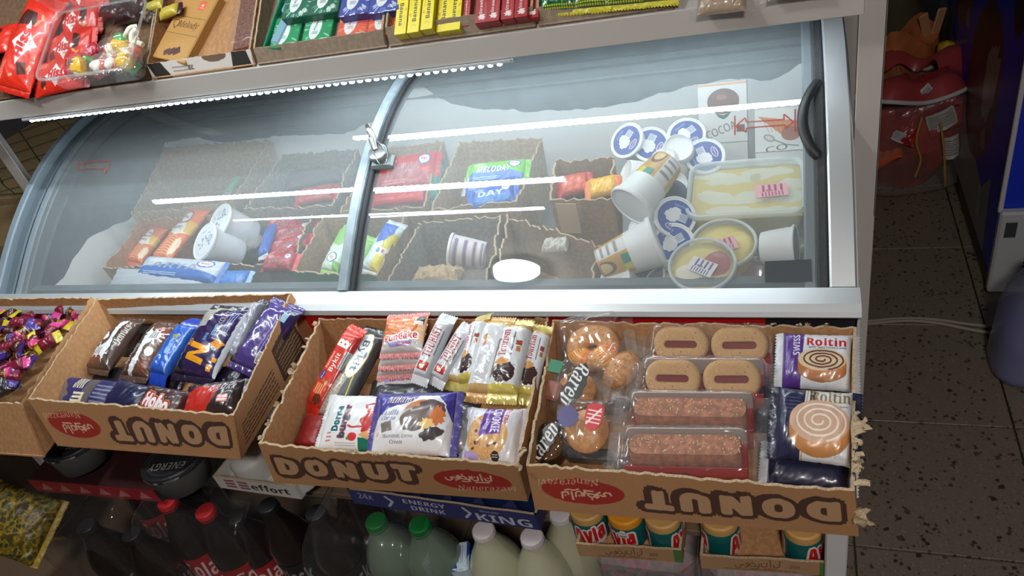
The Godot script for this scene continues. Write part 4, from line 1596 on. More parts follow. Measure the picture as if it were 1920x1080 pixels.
func t_splash(sd: int, name_: String) -> Texture2D:
	var c := Cv.new(300, 120, rgb8(96, 68, 56))
	c.rect(0, 78, 300, 42, rgb8(74, 56, 50))
	c.blob(64, 40, 48, 34, rgb8(122, 66, 48), 0.12, sd)
	c.poly(PackedVector2Array([Vector2(300, 66), Vector2(250, 52), Vector2(150, 62), Vector2(90, 30), Vector2(60, 72), Vector2(20, 84), Vector2(120, 84), Vector2(200, 74), Vector2(300, 82)]), rgb8(222, 226, 232))
	for k in 9:
		var a := k * 0.6 + 1.2
		c.line(PackedVector2Array([Vector2(84, 48), Vector2(84, 48) + Vector2(cos(a), sin(a)) * (34 + 8 * (k % 3))]), 6.0, rgb8(222, 226, 232))
		c.dot(Vector2(84, 48) + Vector2(cos(a), sin(a)) * (34 + 8 * (k % 3)), 4.5, rgb8(222, 226, 232))
	c.ell(84, 48, 28, 24, rgb8(222, 226, 232))
	c.lines(64, 34, 40, 28, 4, rgb8(70, 60, 66), sd)
	c.ell(178, 32, 26, 15, rgb8(232, 232, 236), -0.2)
	c.blob(250, 26, 36, 16, rgb8(112, 64, 52), 0.1, sd + 3)
	c.text(name_, 196, 98, 120, 24, rgb8(226, 220, 216), {"serif": true, "shear": 0.35, "thin": true})
	c.text("Cocoa", 262, 92, 50, 14, rgb8(206, 150, 130), {"serif": true, "shear": 0.3, "thin": true})
	return c.tex()

func t_blue() -> Texture2D:
	var c := Cv.new(280, 80, rgb8(44, 92, 186))
	c.rect(0, 0, 280, 12, rgb8(70, 120, 206))
	c.rect(0, 68, 280, 4, rgb8(150, 180, 226))
	c.rect(96, 34, 92, 18, rgb8(130, 168, 216))
	c.rect(190, 30, 22, 22, rgb8(150, 150, 90))
	c.text("KB", 168, 43, 22, 12, rgb8(40, 70, 140))
	return c.tex()

func t_n() -> Texture2D:
	var c := Cv.new(330, 180, rgb8(46, 32, 78))
	c.poly(PackedVector2Array([Vector2(0, 0), Vector2(330, 0), Vector2(330, 26), Vector2(60, 40), Vector2(0, 60)]), rgb8(28, 22, 40))
	c.poly(PackedVector2Array([Vector2(200, 12), Vector2(318, 18), Vector2(312, 76), Vector2(222, 66)]), rgb8(176, 172, 166))
	for k in 7:
		c.line(PackedVector2Array([Vector2(212 + k * 14, 20), Vector2(220 + k * 13, 70)]), 2.0, rgb8(110, 104, 100))
	c.poly(PackedVector2Array([Vector2(38, 130), Vector2(60, 52), Vector2(84, 52), Vector2(102, 104), Vector2(116, 52), Vector2(142, 48), Vector2(118, 136), Vector2(94, 136), Vector2(76, 84), Vector2(64, 130)]), rgb8(226, 152, 30))
	c.poly(PackedVector2Array([Vector2(120, 160), Vector2(136, 124), Vector2(166, 150), Vector2(150, 172)]), rgb8(214, 140, 30))
	c.text("80", 138, 38, 34, 22, rgb8(226, 152, 30))
	c.rect(20, 150, 28, 14, rgb8(226, 152, 30)); c.rect(62, 158, 20, 12, rgb8(226, 152, 30))
	c.text("new", 168, 96, 36, 14, rgb8(100, 170, 226))
	c.lines(178, 110, 50, 22, 3, rgb8(120, 190, 236), 4)
	c.text("CHOCOLATE", 252, 124, 110, 22, rgb8(206, 200, 214), {"thin": true})
	c.lines(206, 142, 100, 20, 3, rgb8(150, 160, 206), 6)
	c.rect(0, 172, 330, 8, rgb8(190, 196, 206))
	c.poly(PackedVector2Array([Vector2(308, 60), Vector2(330, 50), Vector2(330, 120), Vector2(318, 116)]), rgb8(220, 206, 60))
	return c.tex()

func t_purple() -> Texture2D:
	var c := Cv.new(320, 120, rgb8(78, 60, 128))
	c.rect(0, 0, 320, 22, rgb8(40, 34, 62))
	c.rect(0, 92, 320, 28, rgb8(50, 40, 86))
	c.text("PUFFY", 150, 58, 150, 32, rgb8(58, 42, 104), {"shear": 0.2})
	c.lines(60, 74, 180, 16, 2, rgb8(160, 150, 206), 5)
	c.rect(238, 84, 46, 18, rgb8(150, 190, 206))
	c.barcode(26, 86, 56, 30)
	return c.tex()

func t_navy_letters() -> Texture2D:
	var c := Cv.new(300, 110, rgb8(38, 38, 92))
	c.blob(62, 62, 52, 40, rgb8(106, 88, 80), 0.12, 4)
	c.blob(48, 50, 34, 26, rgb8(128, 104, 92), 0.15, 6)
	c.rect(170, 0, 40, 110, rgb8(90, 82, 84))
	for k in 5:
		c.rect(122 + k * 9, 4, 5, 36, rgb8(206, 198, 170))
		c.rect(140, 52 + k * 11, 44, 7, rgb8(206, 198, 170))
	c.rect(176, 52, 8, 52, rgb8(206, 198, 170))
	c.lines(216, 20, 70, 60, 5, rgb8(120, 116, 130), 4)
	return c.tex()

func t_hobo() -> Texture2D:
	var c := Cv.new(220, 110, rgb8(60, 26, 30))
	c.rect(0, 76, 220, 34, rgb8(150, 30, 34))
	c.text("Hobo", 104, 56, 130, 48, rgb8(176, 140, 70), {"fat": 9.0, "rot": 0.12})
	c.text("Hobo", 104, 56, 130, 46, rgb8(160, 26, 32), {"fat": 6.5, "rot": 0.12})
	c.text("Hobo", 104, 56, 128, 44, rgb8(226, 220, 224), {"fat": 2.5, "rot": 0.12})
	c.lines(60, 92, 100, 12, 1, rgb8(220, 200, 200), 4)
	return c.tex()

func t_red_dark() -> Texture2D:
	var c := Cv.new(260, 110, rgb8(40, 30, 34))
	c.poly(PackedVector2Array([Vector2(0, 110), Vector2(0, 40), Vector2(60, 16), Vector2(180, 24), Vector2(120, 110)]), rgb8(178, 40, 32))
	c.text("Hat-trick", 190, 26, 110, 24, rgb8(190, 186, 196), {"shear": 0.4})
	c.rect(176, 54, 46, 22, rgb8(214, 120, 124))
	c.lines(178, 56, 42, 18, 2, rgb8(246, 230, 230), 3)
	return c.tex()

func t_bykit_red() -> Texture2D:
	var c := Cv.new(380, 96, rgb8(206, 52, 38))
	c.rect(0, 74, 380, 22, rgb8(176, 34, 30))
	c.text("Bykit", 222, 52, 92, 32, rgb8(238, 230, 228))
	c.text("Hazelnut", 226, 22, 84, 15, rgb8(240, 206, 190))
	c.text("B", 318, 44, 34, 56, rgb8(240, 232, 230), {"fat": 2.0})
	c.rect(200, 74, 92, 22, rgb8(178, 176, 178))
	c.lines(206, 77, 80, 16, 2, rgb8(90, 90, 92), 4)
	c.ell(148, 26, 26, 10, rgb8(44, 50, 132))
	c.text("Dorna", 148, 26, 34, 8, rgb8(220, 224, 240))
	for k in 4:
		c.rect(58, 24 + k * 11, 50, 7, rgb8(214, 160, 110))
	c.blob(36, 56, 26, 22, rgb8(96, 42, 30), 0.2, 3)
	c.blob(118, 62, 12, 8, rgb8(206, 170, 120), 0.2, 6)
	c.blob(126, 48, 8, 6, rgb8(110, 130, 60), 0.2, 7)
	c.text("B", 120, 84, 14, 18, rgb8(226, 150, 140))
	return c.tex()

func t_bykit_dark() -> Texture2D:
	var c := Cv.new(320, 120, rgb8(50, 50, 52))
	c.ell(92, 60, 90, 38, rgb8(206, 190, 90))
	c.ell(92, 60, 86, 34, rgb8(222, 228, 236))
	c.text("Bykit", 94, 60, 118, 40, rgb8(60, 76, 88))
	c.ell(90, 34, 14, 5, rgb8(90, 104, 130))
	c.poly(PackedVector2Array([Vector2(180, 60), Vector2(320, 76), Vector2(320, 120), Vector2(170, 108)]), rgb8(150, 140, 124))
	for k in 9:
		c.line(PackedVector2Array([Vector2(188 + k * 14, 66 + k), Vector2(180 + k * 14, 110)]), 2.0, rgb8(112, 102, 88))
	c.line(PackedVector2Array([Vector2(170, 40), Vector2(320, 22)]), 5.0, rgb8(206, 190, 60))
	return c.tex()

func t_pancake() -> Texture2D:
	var c := Cv.new(220, 190, rgb8(226, 130, 80))
	c.rect(150, 0, 70, 190, rgb8(236, 190, 150))
	c.ell(100, 62, 92, 54, rgb8(206, 110, 62))
	c.ell(108, 58, 72, 44, rgb8(224, 140, 92))
	c.arc(106, 56, 30, 24, 0.3, 5.4, 3.0, rgb8(196, 104, 62))
	c.arc(108, 54, 14, 11, 1.0, 6.0, 2.0, rgb8(196, 104, 62))
	for q in [[80, 66], [116, 50], [96, 72]]:
		c.dot(Vector2(q[0], q[1]), 3.0, rgb8(110, 56, 40))
	c.rect(180, 0, 34, 50, rgb8(60, 44, 42)); c.rect(170, 34, 40, 20, rgb8(240, 236, 230))
	c.rect(0, 140, 220, 50, rgb8(206, 200, 200))
	c.poly(PackedVector2Array([Vector2(40, 142), Vector2(180, 130), Vector2(170, 168), Vector2(60, 172)]), rgb8(150, 150, 206))
	c.text("PunCake", 112, 118, 172, 42, rgb8(238, 236, 236), {"fat": 6.0, "rot": -0.12})
	c.text("PunCake", 112, 118, 168, 38, rgb8(196, 34, 48), {"rot": -0.12})
	c.text("DORNA", 134, 156, 74, 17, rgb8(196, 60, 64), {"rot": -0.1})
	return c.tex()

func t_stripes() -> Texture2D:
	var c := Cv.new(24, 220, rgb8(222, 204, 204))
	for k in 28:
		c.poly(PackedVector2Array([Vector2(0, k * 8), Vector2(24, k * 8 + 5), Vector2(24, k * 8 + 9.5), Vector2(0, k * 8 + 4.5)]), rgb8(196, 44, 54))
	return c.tex()

func t_tourist() -> Texture2D:
	var c := Cv.new(340, 76, rgb8(204, 208, 214))
	c.rect(0, 62, 340, 14, rgb8(180, 184, 192))
	c.text("TOURIST", 200, 34, 184, 38, rgb8(168, 36, 44), {"serif": true, "shear": 0.15})
	c.lines(130, 58, 150, 10, 1, rgb8(110, 110, 120), 7)
	c.rect(30, 16, 50, 44, rgb8(186, 44, 48))
	c.blob(52, 36, 15, 10, rgb8(236, 236, 230), 0.2, 4)
	c.dot(Vector2(46, 28), 5.0, rgb8(230, 200, 60))
	c.rect(62, 22, 12, 32, rgb8(206, 100, 90))
	return c.tex()

func t_wafer(back: bool) -> Texture2D:
	var c := Cv.new(360, 120, rgb8(214, 217, 222))
	if back:
		c.rect(0, 0, 30, 120, rgb8(200, 164, 110)); c.rect(336, 0, 24, 120, rgb8(206, 190, 110))
		c.lines(44, 20, 130, 60, 9, rgb8(150, 150, 156), 3)
		c.rect(60, 92, 200, 10, rgb8(150, 140, 140))
		c.ell(262, 34, 18, 10, rgb8(206, 140, 60)); c.ell(230, 34, 16, 9, rgb8(206, 140, 140))
	else:
		c.rect(0, 0, 34, 120, rgb8(206, 190, 96)); c.rect(330, 0, 30, 120, rgb8(190, 150, 80))
		c.blob(92, 56, 52, 46, rgb8(60, 42, 42), 0.12, 4)
		for k in 6:
			c.line(PackedVector2Array([Vector2(56 + k * 13, 18), Vector2(66 + k * 13, 96)]), 2.5, rgb8(92, 68, 62))
		c.blob(146, 42, 20, 26, rgb8(206, 150, 90), 0.2, 8)
		c.text("Tourism", 244, 34, 140, 34, rgb8(168, 40, 48), {"serif": true, "shear": 0.15})
		c.rect(232, 84, 26, 22, rgb8(156, 80, 66)); c.rect(200, 88, 26, 16, rgb8(180, 120, 70))
		c.lines(180, 66, 120, 14, 1, rgb8(120, 110, 116), 5)
	return c.tex()

func t_burger() -> Texture2D:
	var c := Cv.new(240, 210, rgb8(222, 226, 230))
	c.rect(196, 0, 44, 52, rgb8(14, 112, 88)); c.rect(150, 170, 90, 40, rgb8(14, 112, 88))
	c.blob(206, 70, 46, 20, rgb8(196, 104, 62), 0.1, 2)
	c.blob(196, 116, 48, 44, rgb8(186, 40, 44), 0.14, 5)
	c.line(PackedVector2Array([Vector2(160, 130), Vector2(122, 136), Vector2(108, 130)]), 7.0, rgb8(186, 40, 44))
	c.line(PackedVector2Array([Vector2(170, 84), Vector2(150, 50), Vector2(180, 44)]), 7.0, rgb8(206, 70, 66))
	c.blob(196, 160, 44, 14, rgb8(220, 160, 110), 0.1, 8)
	c.text("Dorna", 62, 104, 92, 24, rgb8(24, 92, 104), {"rot": -PI / 2, "fat": 1.2})
	c.text("burger", 92, 112, 120, 28, rgb8(190, 70, 70), {"rot": -PI / 2, "fat": 3.0})
	c.text("burger", 92, 112, 118, 26, rgb8(24, 84, 104), {"rot": -PI / 2, "fat": 1.0})
	c.ell(128, 168, 16, 14, rgb8(206, 50, 58)); c.dot(Vector2(112, 174), 5.0, rgb8(60, 150, 70))
	c.lines(36, 150, 14, 40, 3, rgb8(206, 110, 120), 3)
	c.lines(70, 186, 70, 14, 2, rgb8(170, 172, 178), 4)
	return c.tex()

func t_milano() -> Texture2D:
	var c := Cv.new(260, 220, rgb8(220, 222, 228))
	c.poly(PackedVector2Array([Vector2(0, 0), Vector2(260, 0), Vector2(260, 110), Vector2(240, 60), Vector2(190, 34), Vector2(130, 44), Vector2(60, 66), Vector2(26, 92), Vector2(0, 150)]), rgb8(66, 58, 146))
	c.poly(PackedVector2Array([Vector2(130, 44), Vector2(150, 20), Vector2(214, 22), Vector2(242, 56), Vector2(242, 70), Vector2(190, 40)]), rgb8(222, 224, 230))
	c.text("Milano", 92, 34, 92, 28, rgb8(214, 206, 170), {"serif": true, "shear": 0.3})
	c.text("Vanilla", 62, 84, 62, 18, rgb8(104, 110, 156), {"serif": true, "shear": 0.3})
	c.text("Cocoa", 60, 104, 50, 15, rgb8(104, 110, 156), {"serif": true, "shear": 0.3})
	c.ell(166, 92, 62, 54, rgb8(200, 124, 76), -0.25)
	c.blob(200, 66, 44, 26, rgb8(92, 74, 78), 0.1, 5, 0.3)
	c.ell(148, 106, 48, 44, rgb8(104, 88, 80), -0.2)
	c.rect(114, 112, 74, 34, rgb8(76, 66, 68))
	c.blob(222, 96, 20, 34, rgb8(206, 120, 70), 0.25, 9)
	c.blob(190, 126, 22, 20, rgb8(238, 196, 120), 0.3, 3)
	c.blob(206, 158, 36, 20, rgb8(70, 64, 64), 0.16, 6, -0.4)
	c.poly(PackedVector2Array([Vector2(34, 122), Vector2(70, 112), Vector2(76, 146), Vector2(42, 154)]), rgb8(120, 112, 108))
	c.ell(26, 158, 14, 16, rgb8(236, 230, 226)); c.ell(26, 158, 7, 9, rgb8(206, 190, 180))
	c.text("Hazelnut, Cocoa", 98, 166, 100, 13, rgb8(70, 66, 70), {"serif": true, "shear": 0.2, "thin": true})
	c.text("Cream", 94, 184, 42, 11, rgb8(70, 66, 70), {"serif": true, "shear": 0.2, "thin": true})
	return c.tex()

func t_cookie() -> Texture2D:
	var c := Cv.new(190, 190, rgb8(208, 210, 218))
	c.ell(84, 106, 76, 74, rgb8(206, 160, 106))
	c.speck(20, 40, 130, 140, 260, 1.5, 4.0, [rgb8(226, 186, 134), rgb8(186, 136, 84), rgb8(216, 172, 120)], 3)
	for q in [[44, 92, 7], [52, 132, 8], [96, 140, 7], [120, 132, 6], [60, 66, 5], [40, 150, 6], [128, 96, 5]]:
		c.blob(q[0], q[1], q[2], q[2] * 0.8, rgb8(92, 58, 44), 0.3, int(q[0]))
	c.poly(PackedVector2Array([Vector2(64, 0), Vector2(136, 0), Vector2(132, 96), Vector2(56, 110)]), rgb8(96, 56, 150))
	c.text("COOKIE", 112, 50, 88, 32, rgb8(230, 226, 238), {"rot": PI / 2})
	c.text("Walnut & Raisin", 80, 48, 76, 10, rgb8(216, 206, 230), {"rot": PI / 2})
	c.text("Dorna", 148, 34, 60, 18, rgb8(176, 40, 52), {"rot": PI / 2})
	c.blob(122, 170, 15, 14, rgb8(40, 36, 40), 0.1, 5)
	c.lines(112, 164, 20, 12, 2, rgb8(206, 206, 206), 4)
	c.blob(26, 176, 36, 20, rgb8(170, 150, 206), 0.1, 8)
	return c.tex()

func t_roll(navy: bool) -> Texture2D:
	var c := Cv.new(260, 220, rgb8(208, 214, 222))
	var side := rgb8(40, 42, 72) if navy else rgb8(84, 52, 132)
	c.poly(PackedVector2Array([Vector2(0, 0), Vector2(84 if not navy else 96, 0), Vector2(70 if not navy else 84, 220), Vector2(0, 220)]), side)
	if navy:
		c.line(PackedVector2Array([Vector2(104, 0), Vector2(90, 220)]), 5.0, rgb8(190, 160, 100))
		c.text("Roltin", 184, 24, 140, 40, rgb8(150, 120, 76), {"serif": true})
		c.text("R", 122, 24, 28, 42, rgb8(56, 56, 60), {"serif": true})
		c.lines(150, 50, 92, 9, 1, rgb8(150, 150, 150), 4)
		c.text("DELICIOUS", 196, 190, 74, 9, rgb8(140, 144, 152), {"thin": true})
		c.text("SWISS ROLL", 196, 203, 82, 9, rgb8(140, 144, 152), {"thin": true})
		c.lines(20, 30, 60, 60, 5, rgb8(70, 74, 106), 6)
	else:
		c.text("SWISS", 54, 60, 90, 26, rgb8(220, 220, 230), {"rot": -PI / 2})
		c.text("Roltin", 166, 44, 146, 38, rgb8(190, 40, 44))
		c.text("With Tasty Cocoa Cream", 170, 70, 140, 10, rgb8(70, 60, 80))
	var cx := 150.0 if not navy else 148.0
	var cy := 118.0 if not navy else 104.0
	var rx := 90.0 if not navy else 104.0
	var ry := 44.0 if not navy else 66.0
	var cake := rgb8(190, 122, 74) if not navy else rgb8(204, 140, 80)
	for k in 12:
		c.ell(cx, cy + 40 - k * 3.4, rx, ry, cake.darkened(0.16 - 0.012 * k))
	c.ell(cx, cy, rx, ry, rgb8(214, 190, 160) if not navy else rgb8(206, 170, 146))
	var p := PackedVector2Array()
	for k in 120:
		var a := k / 119.0 * TAU * 3.2
		var f := 0.12 + 0.8 * k / 119.0
		p.append(Vector2(cx + cos(a) * rx * f, cy + sin(a) * ry * f))
	c.line(p, 6.0, rgb8(88, 62, 52) if not navy else rgb8(236, 226, 216))
	return c.tex()

func t_candy() -> Texture2D:
	var c := Cv.new(96, 64, rgb8(70, 30, 26))
	c.rect(0, 0, 24, 64, rgb8(206, 60, 130)); c.rect(72, 0, 24, 64, rgb8(70, 44, 130))
	c.rect(22, 0, 4, 64, rgb8(226, 206, 30)); c.rect(70, 0, 4, 64, rgb8(226, 206, 30))
	c.text("TOFFY", 48, 32, 40, 16, rgb8(190, 150, 60))
	return c.tex()

var front_boxes := {}
func front_cartons() -> void:
	# four cartons in a row before the freezer
	var bt := func(q: Array, y: float) -> Array:
		var r := []
		for p in q:
			r.append(py(p[0], p[1], y))
		return r
	var defs := {
		"R": [[[1036, 600], [1606, 613], [1603, 922], [986, 872]], [[1003, 955], [1610, 1006]], 0.86, 0.76],
		"M": [[[598, 597], [1029, 596], [971, 874], [484, 832]], [[515, 905], [990, 940]], 0.86, 0.76],
		"2": [[[181, 560], [546, 549], [438, 780], [52, 748]], [[108, 836], [452, 862]], 0.90, 0.80],
		"1": [[[-190, 560], [171, 557], [38, 757], [-340, 740]], [[-300, 830], [82, 858]], 0.90, 0.80]}
	for k in ["1", "2", "M", "R"]:
		var d: Array = defs[k]
		var T: Array = bt.call(d[0], d[2])
		var f0 := py(d[1][0][0], d[1][0][1], d[3])
		var f1 := py(d[1][1][0], d[1][1][1], d[3])
		var B := [Vector3(f0.x * 0.5 + T[0].x * 0.5, d[3], T[0].z + 0.004), Vector3(f1.x * 0.5 + T[1].x * 0.5, d[3], T[1].z + 0.004), f1, f0]
		front_boxes[k] = {"T": T, "B": B}
	var dr := TM(t_donut(true), 0.85)
	var dm := TM(t_donut(false), 0.85)
	var sp := TM(t_side_print(), 0.85)
	var b: Dictionary = front_boxes["1"]
	carton("snack_carton", "leftmost brown carton, full of small magenta and yellow wrapped toffees", "", b.B, b.T, {"sd": 11, "torn": 0.005})
	b = front_boxes["2"]
	carton("snack_carton", "brown carton with its large lettering upside down, holding chocolate cakes and purple packets", "", b.B, b.T, {"sd": 12, "torn": 0.004, "front": dr, "right": sp})
	b = front_boxes["M"]
	var cm := carton("snack_carton", "brown carton with its large lettering upright, holding wafers and biscuit packets", "", b.B, b.T, {"sd": 13, "torn": 0.006, "front": dm})
	shreds(cm, b.T[0], b.T[3], 9, 0.011, 3)
	shreds(cm, b.T[3].lerp(b.T[2], 0.35), b.T[3].lerp(b.T[2], 0.6), 5, 0.008, 5)
	shreds(cm, b.T[2].lerp(b.T[1], -0.02), b.T[2].lerp(b.T[1], 0.12), 3, 0.016, 8)
	b = front_boxes["R"]
	var cr := carton("snack_carton", "rightmost brown carton with upside-down lettering, holding trays of biscuits and Swiss rolls", "", b.B, b.T, {"sd": 14, "torn": 0.005, "front": dr})
	shreds(cr, b.T[2], b.T[2].lerp(b.T[1], 0.4), 9, 0.018, 9)
	shreds(cr, b.T[2].lerp(b.B[2], 0.3), b.T[2].lerp(b.B[2], 0.75), 3, 0.02, 19)
	shreds(cr, b.T[0].lerp(b.T[1], 0.62), b.T[0].lerp(b.T[1], 0.95), 6, 0.009, 12)
	_box_right()
	_box_mid()
	_box_two()
	_box_one()

# a packet between two pixels at heights ya and yb
func pk(n: String, label: String, cat: String, ax: float, ay: float, ya: float, bx: float, by_: float, yb: float, W: float, T: float, face: Material, seal: Material, o := {}) -> Node3D:
	var up: Vector3 = o.get("up", Vector3(0, 1, 0.4))
	return bag(n, label, cat, o.get("group", ""), py(ax, ay, ya), py(bx, by_, yb), up, W, T, face, seal, o)

var crumb: StandardMaterial3D
func _biscuit_tray(label: String, x0: float, x1: float, y: float, h: float, cake: bool, sd: int) -> void:
	var a := py(x0, y, h)
	var b := py(x1, y + 4, h)
	var t := thing("biscuit_tray", label, "biscuits" if not cake else "cake", "film-wrapped red trays of biscuits and cakes", (a + b) / 2.0, frame_of(a, b, Vector3(0, 1, 0.28)))
	var L := a.distance_to(b)
	var red := M(rgb8(150, 26, 24), 0.35, 0.0, {"coat": 0.4})
	var g := G.new()
	var poly := PackedVector2Array()
	for q in round_rect(L, 0.046, 0.01):
		poly.append(Vector2(q.x, maxf(q.y, -0.023)))
	var back := Transform3D(Basis(Vector3.RIGHT, PI / 2 - 0.12), Vector3(0, -0.012, -0.032))
	g.prism(poly, -0.0008, 0.0008, back)
	part(t, "tray_back", g.mesh(), M(rgb8(190, 178, 172), 0.5), "grey back of the tray")
	g = G.new()
	g.box(Vector3(0, -0.026, 0.0), Vector3(L, 0.0016, 0.062), 0.0004)
	g.box(Vector3(0, -0.012, 0.025), Vector3(L, 0.032, 0.0016), 0.0004, Basis(Vector3.RIGHT, -0.5))
	var fr := part(t, "tray_front", g.mesh(), red, "red lip of the tray")
	g = G.new()
	g.lathe(PackedVector2Array([Vector2(0, 0), Vector2(0.008, 0), Vector2(0.0075, 0.0005), Vector2(0, 0.0006)]), 16, Transform3D(Basis(Vector3.RIGHT, PI / 2 - 0.5), Vector3(0, -0.0125, 0.0262)))
	part(fr, "emblem", g.mesh(), M(rgb8(60, 24, 22), 0.5))
	var rng := RandomNumberGenerator.new()
	rng.seed = sd
	if cake:
		g = G.new()
		var lev := []
		for k in 7:
			var f := k / 6.0
			lev.append([(L - 0.014) * (1.0 - 0.02 * pow(f, 4.0)), 0.044 * (1.0 - 0.35 * pow(f, 3.0)), 0.012, -0.024 + 0.042 * f])
		loft(g, lev)
		for k in g.v.size():
			g.v[k].z -= 0.008
		var top := PackedVector3Array()
		for q in round_rect(lev[-1][0], lev[-1][1], 0.012):
			top.append(Vector3(q.x, lev[-1][3] + 0.0, -q.y - 0.008))
		g.fan(top, true)
		var cmat := noisy(0.09, [rgb8(146, 88, 66), rgb8(164, 102, 78), rgb8(182, 122, 94)], [0.2, 0.5, 0.8], 3.0, 0.6, 0.0, false, sd)
		var ck := part(t, "cake", g.mesh(), cmat, "brown sponge cake bar")
		g = G.new()
		for k in 90:
			g.ball(Vector3(rng.randf_range(-0.45, 0.45) * L, 0.0185, rng.randf_range(-0.021, 0.004)), Vector3(0.0016, 0.0008, 0.001), 6, Basis(Vector3.UP, rng.randf() * TAU))
		part(ck, "sesame_seed", g.mesh(), M(rgb8(226, 190, 140), 0.6), "", "stuff")
	else:
		if crumb == null:
			var cc := Cv.new(128, 128, rgb8(192, 152, 104))
			cc.speck(0, 0, 128, 128, 500, 0.6, 1.6, [rgb8(206, 168, 122), rgb8(176, 134, 88), rgb8(214, 178, 134)], sd)
			cc.speck(0, 0, 128, 128, 30, 0.8, 1.8, [rgb8(110, 72, 46)], sd + 1)
			crumb = TM(cc.tex(), 0.85, {"repeat": true})
			crumb.uv1_triplanar = true
			crumb.uv1_scale = Vector3.ONE * 11.0
		var cm := crumb
		for s in [-1.0, 1.0]:
			g = G.new()
			var w := L * 0.475
			var d := 0.056
			loft(g, [[w * 0.9, d * 0.86, d * 0.4, -0.008], [w * 0.985, d * 0.97, d * 0.45, -0.004], [w, d, d * 0.47, 0.001], [w * 0.97, d * 0.94, d * 0.44, 0.0065], [w * 0.88, d * 0.78, d * 0.38, 0.0095], [w * 0.62, d * 0.27, d * 0.13, 0.0095], [w * 0.59, d * 0.2, d * 0.098, 0.0075], [w * 0.57, d * 0.17, d * 0.084, 0.003]])
			var p := part(t, "biscuit", g.mesh(), cm)
			g = G.new()
			g.prism(round_rect(w * 0.58, d * 0.18, d * 0.088), 0.002, 0.0052, Transform3D(), 0.001)
			part(p, "jam", g.mesh(), M(rgb8(120, 44, 44), 0.2), "dark red jam in the slot")
			p.transform = Transform3D(Basis.from_euler(Vector3(0.62, rng.randf_range(-0.05, 0.05), 0)), Vector3(s * L * 0.245, 0.002, -0.006))
	var f := part(t, "film", film_mesh(L + 0.05, 0.074, 0.056, sd, 1.1), film)
	f.position.y = -0.002

func _bun(n: String, label: String, cat: String, c: Vector3, up: Vector3, turn: float, shape_: String, size: float, sd: int) -> Node3D:
	var b := frame_of(Vector3.ZERO, Vector3.RIGHT, up) * Basis(Vector3.UP, turn)
	var t := thing(n, label, cat, "", c, b)
	var g := G.new()
	var dough := noisy(0.05, [rgb8(176, 104, 54), rgb8(204, 132, 74), rgb8(220, 156, 96)], [0.25, 0.5, 0.75], 8.0, 0.5, 0.0, false, sd)
	if shape_ == "ring":
		var ring := PackedVector3Array()
		for k in 28:
			ring.append(Vector3(cos(TAU * k / 28) * size * 0.6, 0.0, sin(TAU * k / 28) * size * 0.5))
		g.tube(ring, size * 0.42, 14, 1.0, true, 0.8)
		part(t, "bun", g.mesh(), dough)
		g = G.new()      # print bands of the wrapper
		var bands := Cv.new(200, 120, rgb8(226, 150, 60))
		bands.rect(0, 0, 70, 120, rgb8(232, 176, 60)); bands.rect(140, 0, 60, 120, rgb8(226, 128, 52))
		bands.lines(8, 40, 56, 70, 6, rgb8(206, 70, 40), 3)
		bands.text("Donut", 160, 60, 90, 22, rgb8(206, 60, 40), {"rot": PI / 2})
		bands.line(PackedVector2Array([Vector2(84, 0), Vector2(84, 120)]), 2.0, rgb8(120, 60, 40))
		for e in [[0.2, 1.2], [1.9, 3.0]]:
			var rr := []
			for j in 7:
				var l := PackedVector3Array()
				for i in 9:
					var a := lerpf(e[0], e[1], i / 8.0)
					var f := lerpf(2.6, 0.2, j / 6.0)
					var rad := size * 0.44
					l.append(Vector3(-cos(a) * (size * 0.6 + cos(f) * -rad), sin(f) * rad * 0.8, sin(a) * (size * 0.5 + cos(f) * -rad)))
				rr.append(l)
			g.rows(rr)
		part(t, "printed_band", g.mesh(), TM(bands.tex(), 0.3), "orange and yellow printed band")
	elif shape_ == "muffin":
		g.lathe(PackedVector2Array([Vector2(0, -size * 0.55), Vector2(size * 0.6, -size * 0.55), Vector2(size * 0.78, 0.0), Vector2(size * 0.86, size * 0.05), Vector2(size * 0.84, size * 0.2), Vector2(size * 0.6, size * 0.4), Vector2(size * 0.25, size * 0.48), Vector2(0, size * 0.5)]), 24)
		part(t, "cake", g.mesh(), dough)
	else:
		g.ball(Vector3.ZERO, Vector3(size, size * 0.6, size * 0.7), 20)
		part(t, "bun", g.mesh(), dough)
		g = G.new()
		var rng := RandomNumberGenerator.new()
		rng.seed = sd
		for k in 60:
			var d := Vector3(rng.randfn(), absf(rng.randfn()), rng.randfn()).normalized()
			g.ball(d * Vector3(size, size * 0.6, size * 0.7), Vector3(0.0016, 0.001, 0.001), 6)
		part(t, "seed", g.mesh(), M(rgb8(190, 140, 50), 0.6), "", "stuff")
	return t

